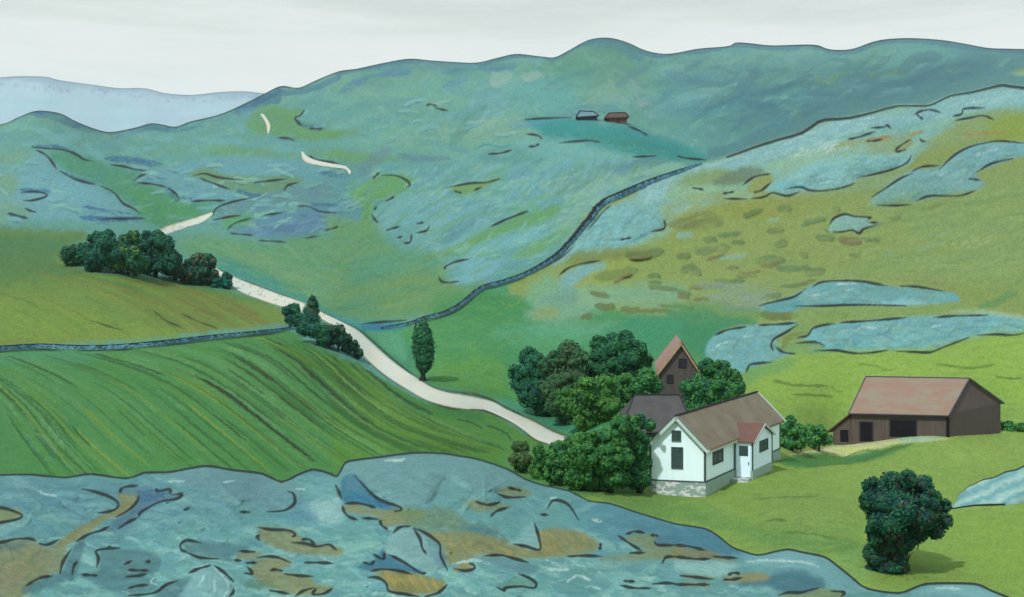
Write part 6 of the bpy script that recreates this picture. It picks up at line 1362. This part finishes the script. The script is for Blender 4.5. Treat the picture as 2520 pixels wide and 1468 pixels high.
# choose the near corner so that it falls at tile x 490
best = None
for q in np.linspace(2.0, 12.0, 400):
    for pd in (1.0,):
        c = eye + a_ * q - b_ * PD
        px = CX + F * c.x / c.y
        if best is None or abs(px - (1666.4 + .3784 * 490)) < best[0]: best = (abs(px - (1666.4 + .3784 * 490)), q)
sp0 = best[1]; pf = eye + a_ * sp0 - b_ * PD
sp1, _ = on_wall(1666.4 + .3784 * 616, 1120, pf, a_)
PE = 3.1; sm_ = sp1 / 2; PR = PE + .98
m = MB(); m.box(fr, sp0 - .03, sp0 + sp1 + .03, -PD - .03, -.045, Z0, ZF - .06); m.build('porch_footing', M_founds, hs)
m = MB(); m.box(fr, sp0, sp0 + sp1, -PD, -.002, ZF - .06, PE)
m.hexa([fr.L(sp0, -PD, PE), fr.L(sp0 + sp1, -PD, PE), fr.L(sp0 + sp1, .3, PE), fr.L(sp0, .3, PE), fr.L(sp0 + sm_ - .01, -PD, PR - .08), fr.L(sp0 + sm_ + .01, -PD, PR - .08), fr.L(sp0 + sm_ + .01, .3, PR - .08), fr.L(sp0 + sm_ - .01, .3, PR - .08)])
pw = m.build('porch', M_whiteb, hs)
m = MB(); kk = (PR - PE) / sm_; ov = .22
m.poly([fr.L(sp0 - ov, -PD - .2, PE - ov * kk), fr.L(sp0 - ov, 1.1, PE - ov * kk), fr.L(sp0 + sm_, 1.1, PR), fr.L(sp0 + sm_, -PD - .2, PR)], Vector((0, 0, .1)))
m.poly([fr.L(sp0 + sp1 + ov, -PD - .2, PE - ov * kk), fr.L(sp0 + sp1 + ov, .9, PE - ov * kk), fr.L(sp0 + sm_ + .003, .9, PR), fr.L(sp0 + sm_ + .003, -PD - .2, PR)], Vector((0, 0, .1)))
m.build('porch_roof', M_roofr, pw)
m = MB()
m.bar(fr.L(sp0 + sp1 + ov, -PD - .23, PE - ov * kk + .0), fr.L(sp0 + sm_, -PD - .23, PR + .02), .04, .16)
m.bar(fr.L(sp0 - ov, -PD - .23, PE - ov * kk + .0), fr.L(sp0 + sm_, -PD - .23, PR + .02), .04, .16)
m.build('porch_bargeboard', M_trimw, pw)
for (s, t) in ((sp0, -PD), (sp0 + sp1, -PD), (sp0, -.09)):
    m = MB(); m.box(fr, s - .05, s + .05, t - .05, t + .05, ZF - .05, PE); m.build('porch_corner_board', M_trim, pw)
# porch window in its front
s0, _ = on_wall(1666.4 + .3784 * 536, 1090, pf, a_); s1, _ = on_wall(1666.4 + .3784 * 586, 1090, pf, a_)
_, z0 = on_wall(1666.4 + .3784 * 560, 912.8 + .3784 * 512, pf, a_); _, z1 = on_wall(1666.4 + .3784 * 560, 912.8 + .3784 * 452, pf, a_)
window(fr, 'a', sp0 + s0, sp0 + s1, rel(z0), rel(z1), pw, off=-PD)
# door in the porch side that faces the gable side: wall at s=sp0 running along -b
d = MB(); d.box(fr, sp0 - .05, sp0 + .02, -PD + .14, -.22, ZF - .55, ZF + 1.95); dr = d.build('door', M_whiteb, pw)
d = MB(); d.box(fr, sp0 - .08, sp0 - .051, -PD + .3, -.42, ZF + 1.0, ZF + 1.75); d.build('door_window', M_pane, dr)
d = MB(); d.box(fr, sp0 - .10, sp0 - .051, -PD + .22, -PD + .28, ZF + .35, ZF + .55); d.build('handle', M_trim, dr)
d = MB(); d.box(fr, sp0 - .9, sp0 - .04, -PD + .05, -.1, Z0, ZF - .6); d.build('doorstep', M_found, hs)

# --- brown barn
M_barn = mat('dark brown barn boards', (118, 106, 100), (98, 90, 86), (6, 6, .4), .85, .4, .02, .3, .7)
M_barng = mat('brown gable boards', (118, 104, 104), (102, 92, 94), (6, 6, .4), .85, .4, .02, .3, .7)
M_roofb = mat('rusty slate barn roof', (164, 136, 120), (160, 150, 134), (.5, .9, .7), .85, .3, .02, .4, .6, 10)
M_roofl = mat('brown lean-to roof', (122, 92, 80), (104, 84, 78), (1, 1, 1), .85)
M_hole = mat('dark barn doorway', (30, 30, 36), (36, 36, 42), (2, 2, 2), .9)
M_blue = mat('blue-grey worn verge board', (96, 96, 116), (76, 80, 98), (2, 2, 2), .85)
bf = Vector((44.5, 112.0, CZ - 17.7))
ba = Vector((-1, .17, 0)).normalized()         # front wall runs left
bb = Vector((1, .98, 0)).normalized()          # gable runs away to the right
eb = Vector((44.5, 112.0, 0))
sl, _ = on_wall(2095, 1014, eb, ba); BL = sl
BW = 13.2
bfr = Frame(bf, ba, bb)
bn = root_at('barn', bf, 'long dark brown barn with rust-brown roof, black doorways and lean-to at its left end', 'barn')
BE = 2.4; BR = 5.45; BZ = -3.0
m = MB(); m.box(bfr, 0, BL, 0, BW, BZ, BE); m.build('wall', M_barn, bn)
bk = (BR - BE) / (BW / 2); em = eb + bb * (BW / 2)
RS0, _ = on_wall(2372, 932, em, ba); RS1, _ = on_wall(2131, 936, em, ba); RS0 *= .5
m = MB(); m.hexa([bfr.L(-.02, 0, BE), bfr.L(BL - .1, 0, BE), bfr.L(BL - .1, BW, BE), bfr.L(-.02, BW, BE), bfr.L(RS0 + .2, BW / 2 - .01, BR - .08), bfr.L(RS1 - .1, BW / 2 - .01, BR - .08), bfr.L(RS1 - .1, BW / 2 + .01, BR - .08), bfr.L(RS0 + .2, BW / 2 + .01, BR - .08)])
m.box(bfr, -.06, 0, .05, BW - .02, BZ, BE)
m.build('gable', M_barng, bn)
m = MB()
m.poly([bfr.L(-.25, -.35, BE - .35 * bk), bfr.L(BL + .05, -.35, BE - .35 * bk), bfr.L(RS1, BW / 2 , BR), bfr.L(RS0, BW / 2, BR)], Vector((0, 0, .12)))
m.poly([bfr.L(-.25, BW + .35, BE - .35 * bk), bfr.L(BL + .05, BW + .35, BE - .35 * bk), bfr.L(RS1, BW / 2, BR), bfr.L(RS0, BW / 2, BR)], Vector((0, 0, .12)))
rb = m.build('roof', M_roofb, bn)
m = MB()
m.bar(bfr.L(-.28, -.38, BE - .36 * bk + .08), bfr.L(RS0 - .03, BW / 2, BR + .1), .1, .18)
m.bar(bfr.L(-.28, BW + .38, BE - .36 * bk + .08), bfr.L(RS0 - .03, BW / 2, BR + .1), .1, .18)
m.bar(bfr.L(RS0, BW / 2, BR + .16), bfr.L(RS1, BW / 2, BR + .16), .12, .08)
m.bar(bfr.L(BL + .07, -.38, BE - .36 * bk + .08), bfr.L(RS1 + .02, BW / 2, BR + .1), .1, .14)
m.build('verge_board', M_blue, rb)
m = MB(); m.bar(bfr.L(-.25, -.41, BE - .36 * bk - .02), bfr.L(BL + .05, -.41, BE - .36 * bk - .02), .06, .16); m.build('eave_board', M_ink, rb)
m = MB(); m.box(bfr, -.1, .12, -.1, .12, -.4, BE - .15); m.build('dark_slot', M_hole, bn)  # upright dark slot at the corner, its shade painted as a dark box
def bopen(x0, y0, x1, y1, nm, p0=None):
    (X0_, Y0_), (X1_, Y1_) = T('c2', [(x0, y0), (x1, y1)])
    s1, _ = on_wall(X0_, Y0_, eb, ba); s0, _ = on_wall(X1_, Y0_, eb, ba)
    _, z0 = on_wall((X0_ + X1_) / 2, Y1_, eb, ba); _, z1 = on_wall((X0_ + X1_) / 2, Y0_, eb, ba)
    m = MB(); m.box(bfr, s0, s1, -.03, .05, z0 + 17.7, z1 + 17.7); o = m.build(nm, M_hole, bn)
    m = MB(); w_ = .12; z0 += 17.7; z1 += 17.7
    m.box(bfr, s0 - w_, s0, -.07, .05, z0, z1); m.box(bfr, s1, s1 + w_, -.07, .05, z0, z1); m.box(bfr, s0 - w_, s1 + w_, -.08, .05, z1, z1 + w_)
    m.build('frame', M_ink, o)
bopen(1195, 335, 1268, 456, 'doorway'); bopen(1390, 322, 1553, 428, 'doorway')
# lean-to, its roof falling to the left
sL, _ = on_wall(2046, 1090, eb, ba)
z_hi = BE - .15
_, zl = on_wall(2044, 1056, eb, ba); z_lo = zl + 17.7
m = MB(); m.hexa([bfr.L(BL, .3, BZ), bfr.L(sL, .3, BZ), bfr.L(sL, BW - 2, BZ), bfr.L(BL, BW - 2, BZ), bfr.L(BL, .3, z_hi - .1), bfr.L(sL, .3, z_lo - .1), bfr.L(sL, BW - 2, z_lo - .1), bfr.L(BL, BW - 2, z_hi - .1)])
lt = m.build('lean_to', M_barn, bn)
m = MB(); e = (z_hi - z_lo) / (sL - BL)
m.poly([bfr.L(BL - .05, -.1, z_hi + .05 * e), bfr.L(sL + .45, -.1, z_lo - .45 * e), bfr.L(sL + .45, BW - 1.8, z_lo - .45 * e), bfr.L(BL - .05, BW - 1.8, z_hi + .05 * e)], Vector((0, 0, .13)))
m.build('lean_to_roof', M_roofl, lt)
(X0_, Y0_), (X1_, Y1_) = T('c2', [(1062, 382), (1115, 458)])
pl = eb + bb * .3
s1, z1 = on_wall(X0_, Y0_, pl, ba); s0, _ = on_wall(X1_, Y0_, pl, ba); _, z0 = on_wall(X0_, Y1_, pl, ba)
m = MB(); m.box(bfr, s0, s1, .26, .34, z0 + 17.7, z1 + 17.7); m.build('doorway', M_hole, lt)

# --- grey gabled outbuilding behind the trees
M_gray = mat('weathered grey boards', (112, 106, 100), (92, 90, 90), (7, 7, .4), .85, .4, .02, .3, .7)
M_pink = mat('pinkish tin roof', (204, 178, 172), (186, 168, 164), (1.2, 1.2, 1.2), .8, .2, .01)
M_rust = mat('rusty roof seam', (160, 96, 72), (150, 104, 84), (2, 2, 2), .85)
M_cream = mat('cream bargeboard', (206, 178, 140), (184, 160, 130), (2, 2, 2), .8)
M_dwin = mat('dark slate window', (54, 58, 66), (64, 68, 76), (2, 2, 2), .5)
of = PW(1624, 1000, 118); tt_ = root_at('outbuilding', of, 'tall grey gabled outbuilding with pinkish roof rising behind the trees', 'outbuilding')
ofr = Frame(of, Vector((1.7, 15.0, 0)).normalized(), Vector((1, .04, 0)).normalized())
OW = 96 / F * 118; hz = lambda y: -(y - 1000) / F * 118
OE, OR = hz(912), hz(846); OLn = 14
m = MB(); m.box(ofr, 0, OLn, 0, OW, -1, OE)
m.hexa([ofr.L(0, 0, OE), ofr.L(0, OW, OE), ofr.L(OLn, OW, OE), ofr.L(OLn, 0, OE), ofr.L(0, OW / 2 + .2, OR), ofr.L(0, OW / 2 + .22, OR), ofr.L(OLn, OW / 2 + .22, OR), ofr.L(OLn, OW / 2 + .2, OR)])
m.build('wall', M_gray, tt_)
tr_ = OW / 2 + .21; ok = (OR - OE) / tr_
m = MB()
m.poly([ofr.L(-.3, -.35, OE - .35 * ok), ofr.L(OLn, -.35, OE - .35 * ok), ofr.L(OLn, tr_, OR + .02), ofr.L(-.3, tr_, OR + .02)], Vector((0, 0, .14)))
ok2 = (OR - OE) / (OW - tr_)
m.poly([ofr.L(-.3, OW + .35, OE - .35 * ok2), ofr.L(OLn, OW + .35, OE - .35 * ok2), ofr.L(OLn, tr_, OR + .02), ofr.L(-.3, tr_, OR + .02)], Vector((0, 0, .14)))
orf = m.build('roof', M_pink, tt_)
m = MB()
for s in (.6, 1.9, 3.3, 4.8, 6.4, 8, 9.8, 11.6, 13.2): m.bar(ofr.L(s, -.33, OE - .33 * ok + .17), ofr.L(s, tr_, OR + .18), .07, .04)
m.build('roof_seam', M_rust, orf)
m = MB(); m.bar(ofr.L(-.34, OW + .37, OE - .36 * ok2 + .06), ofr.L(-.34, tr_, OR + .12), .08, .32); m.bar(ofr.L(-.34, -.37, OE - .36 * ok + .06), ofr.L(-.34, tr_, OR + .12), .08, .3); m.build('bargeboard', M_cream, orf)
m = MB(); m.bar(ofr.L(-.4, OW + .4, OE - .4 * ok2 + .24), ofr.L(-.4, tr_, OR + .32), .06, .08); m.build('verge_board', M_ink, orf)
def owin(x0, y0, x1, y1):
    t0, t1 = (x0 - 1624) / F * 118, (x1 - 1624) / F * 118
    window(ofr, 'b', t0, t1, hz(y1), hz(y0), tt_, glass=M_dwin, frame=M_ink, fw=.06, bars=True, off=0)
owin(1671, 884, 1689, 903); owin(1642, 923, 1656, 941)

# --- low shed with a dark slate roof
M_slate = mat('dark grey slate roof', (98, 100, 100), (88, 90, 92), (1, 1, 1), .85, .3, .02)
sh_o = PW(1549, 1100, 97)
sh = root_at('shed', sh_o, 'low shed with a dark grey slate roof between the white farmhouse and the trees', 'shed')
sfr = Frame(sh_o, Vector((1, .02, 0)).normalized(), Vector((0, 1, 0)))
sx = lambda x, D=97: (x - 1549) / F * D
sz = lambda y, D: -(y - HY) / F * D + (1100 - HY) / F * 97
SE = sz(1060, 97); SR = sz(974, 100.2)
m = MB(); m.box(sfr, sx(1549), sx(1706), 0, 6.0, -1.5, SE - .1); m.build('wall', M_gray, sh)
m = MB()
m.poly([sfr.L(sx(1524), -.35, SE - .1), sfr.L(sx(1712), -.35, SE - .1), sfr.L(sx(1680, 100.2) - .0, 3.2, SR), sfr.L(sx(1572, 100.2), 3.2, SR)], Vector((0, 0, .12)))
m.poly([sfr.L(sx(1524), 6.4, SE - .1), sfr.L(sx(1712), 6.4, SE - .1), sfr.L(sx(1680, 100.2) - .0, 3.2, SR), sfr.L(sx(1572, 100.2), 3.2, SR)], Vector((0, 0, .12)))
m.poly([sfr.L(sx(1524), -.35, SE - .1), sfr.L(sx(1524), 6.4, SE - .1), sfr.L(sx(1572, 100.2), 3.2, SR)], Vector((0, 0, .1)))
m.poly([sfr.L(sx(1712), -.35, SE - .1), sfr.L(sx(1712), 6.4, SE - .1), sfr.L(sx(1680, 100.2), 3.2, SR)], Vector((0, 0, .1)))
sr_ = m.build('roof', M_slate, sh)
m = MB(); m.bar(sfr.L(sx(1569, 100.2), 3.2, SR + .12), sfr.L(sx(1682, 100.2), 3.2, SR + .12), .22, .1)
m.bar(sfr.L(sx(1524), -.37, SE + .0), sfr.L(sx(1571, 100.2), 3.2, SR + .12), .1, .1); m.bar(sfr.L(sx(1712), -.37, SE), sfr.L(sx(1681, 100.2), 3.2, SR + .12), .1, .1)
m.build('ridge_board', M_ink, sr_)

# --- two far cottages on the hill
def cottage(tile, corners, wallm, roofm, label, D, edge):
    """corners: ridge left, ridge right, eave right, base right, base left, eave left (near long side)"""
    q = T(tile, corners); rl, rr, er, br, bl, el = q
    foot = PW((bl[0] + br[0]) / 2, max(bl[1], br[1]), D)
    r = root_at('cottage', foot, label, 'cottage', 'far cottages on the hill')
    X = lambda x: (x - (bl[0] + br[0]) / 2) / F * D
    Z = lambda y: -(y - max(bl[1], br[1])) / F * D
    dep = 7.0
    m = MB(); m.hexa([Vector((X(bl[0]), 0, -2)), Vector((X(br[0]), 0, -2)), Vector((X(br[0]), dep, -2)), Vector((X(bl[0]), dep, -2)), Vector((X(bl[0]), 0, Z(el[1]) - .2)), Vector((X(br[0]), 0, Z(er[1]) - .2)), Vector((X(br[0]), dep, Z(er[1]) - .2)), Vector((X(bl[0]), dep, Z(el[1]) - .2))])
    m.build('wall', wallm, r)
    RL, RR = Vector((X(rl[0]), dep / 2, Z(rl[1]))), Vector((X(rr[0]), dep / 2, Z(rr[1])))
    E = [Vector((X(el[0]), -.5, Z(el[1]))), Vector((X(er[0]), -.5, Z(er[1]))), Vector((X(er[0]), dep + .5, Z(er[1]))), Vector((X(el[0]), dep + .5, Z(el[1])))]
    m = MB(); up = Vector((0, 0, .35))
    m.poly([E[0], E[1], RR, RL], up); m.poly([E[3], E[2], RR, RL], up); m.poly([E[0], E[3], RL], up); m.poly([E[1], E[2], RR], up)
    rf = m.build('roof', roofm, r)
    m = MB(); m.bar(RL + up, RR + up, .7, .5); m.bar(E[1] + up * .5, RR + up, .7, .5); m.bar(E[0] + up * .5, RL + up, .7, .5); m.bar(E[0] + Vector((0, -.1, -.1)), E[1] + Vector((0, -.1, -.1)), .4, .5)
    m.build('ridge_board', edge, rf)
    m = MB(); w_ = X(br[0]) - X(bl[0])
    m.hexa([Vector((X(bl[0]) + w_ * .42, -.12, .2)), Vector((X(bl[0]) + w_ * .58, -.12, .2)), Vector((X(bl[0]) + w_ * .58, .1, .2)), Vector((X(bl[0]) + w_ * .42, .1, .2)), Vector((X(bl[0]) + w_ * .42, -.12, 2.2)), Vector((X(bl[0]) + w_ * .58, -.12, 2.2)), Vector((X(bl[0]) + w_ * .58, .1, 2.2)), Vector((X(bl[0]) + w_ * .42, .1, 2.2))])
    m.build('door', edge, r)
M_cotw = mat('slate blue boards', (62, 84, 102), (50, 66, 86), (1, 1, .3), .85)
M_cotr = mat('pale blue-grey roof', (124, 158, 172), (104, 140, 158), (.3, .3, .3), .8)
M_cobw = mat('reddish brown boards', (128, 90, 66), (96, 80, 66), (1, 1, .3), .85)
M_cobr = mat('dark brown turf roof', (92, 88, 76), (112, 94, 74), (.3, .3, .3), .85)
cottage('a1', [(1572, 718), (1660, 722), (1690, 752), (1682, 788), (1560, 782), (1545, 762)], M_cotw, M_cotr, 'far cottage with pale blue-grey roof, left of the brown cottage on the hill', 520, M_ink)
cottage('a1', [(1765, 732), (1868, 728), (1886, 762), (1876, 806), (1758, 806), (1732, 768)], M_cobw, M_cobr, 'far brown cottage, right of the blue-grey roofed cottage on the hill', 518, mat('dark brown ridge', (70, 56, 50)))

# --- rock outcrop at the right edge of the meadow
def outcrop():
    xs = np.linspace(2325, 2900, 200)
    top = np.interp(xs, [2325, 2345, 2362, 2385, 2420, 2455, 2500, 2520, 2600, 2800, 2900], [1244, 1236, 1215, 1193, 1180, 1168, 1152, 1145, 1120, 1150, 1232]) + np.sin(xs / 9) * 1.5
    bot = np.interp(xs, [2325, 2345, 2400, 2470, 2520, 2900], [1247, 1250, 1243, 1242, 1238, 1236])
    rows = []; cols = []; nr = 34
    for k in range(nr):
        t = k / (nr - 1)
        y = bot + (top - bot) * t
        D0 = np.array([float(D_near(x, b, False)) for x, b in zip(xs, bot)]) - .25
        D = D0 + 5.0 * t ** 1.6 + .35 * np.sin(xs / 14 + t * 5) * t * (1 - t) * 3
        rows.append(W(xs, y, D)); PX = xs; 
        n_ = sample(NOI, xs, y)[:, None]; s_ = (np.sin((y * 1.0 - (xs - 2325) * -.45) / 5.0 + 4 * n_[:, 0]) * .5 + .5)[:, None]
        c = lin((122, 178, 184)) * (1 - s_) + lin((176, 214, 208)) * s_
        c = c * (1 - .4 * n_) + lin((96, 156, 156)) * .4 * n_
        edge = (t > .95) | ((t < .05) & (xs < 2475))
        c = np.where(np.asarray(edge)[..., None] if np.ndim(edge) else edge, lin(INK), c)
        cols.append(c * ALB)
    for dd, dz in ((1, .8), (4, 4), (8, 8)):
        v = W(xs, top, D + dd); v[:, 2] -= dz; rows.append(v); cols.append(cols[-1])
    v0 = rows[0].copy(); v0[:, 2] -= 1.0; v0[:, 1] -= .1; rows.insert(0, v0); cols.insert(0, cols[0])
    V = np.array(rows)
    link('rock_outcrop', fast_mesh('rock_outcrop', V, gridfaces(*V.shape[:2]), np.array(cols)), M_rock, kind='structure')
outcrop()

def haze(density):
    zs = []
    for o in COL.objects:
        if o.type == 'MESH' and o.name.split('.')[0] in ('ground', 'foreground_rock', 'far_mountain'):
            for c in o.bound_box: zs.append(c)
    A_ = np.array(zs); lo = A_.min(0) - 1.0; hi = A_.max(0)
    lo = np.minimum(lo, [-60, -60, lo[2]]) - np.array([40, 40, 0]); hi = hi + np.array([40, 40, 6])
    m = MB(); x0, y0, z0 = lo; x1, y1, z1 = hi
    m.hexa([Vector((x0, y0, z0)), Vector((x1, y0, z0)), Vector((x1, y1, z0)), Vector((x0, y1, z0)), Vector((x0, y0, z1)), Vector((x1, y0, z1)), Vector((x1, y1, z1)), Vector((x0, y1, z1))])
    mt = bpy.data.materials.new('haze'); mt.use_nodes = True; n = mt.node_tree; n.nodes.clear()
    o_ = n.nodes.new('ShaderNodeOutputMaterial'); v = n.nodes.new('ShaderNodeVolumePrincipled')
    v.inputs['Color'].default_value = (.80, .93, .96, 1); v.inputs['Density'].default_value = density; v.inputs['Anisotropy'].default_value = .2
    n.links.new(v.outputs[0], o_.inputs['Volume'])
    h = m.build('haze', mt, None); h['kind'] = 'stuff'
haze(.00009)
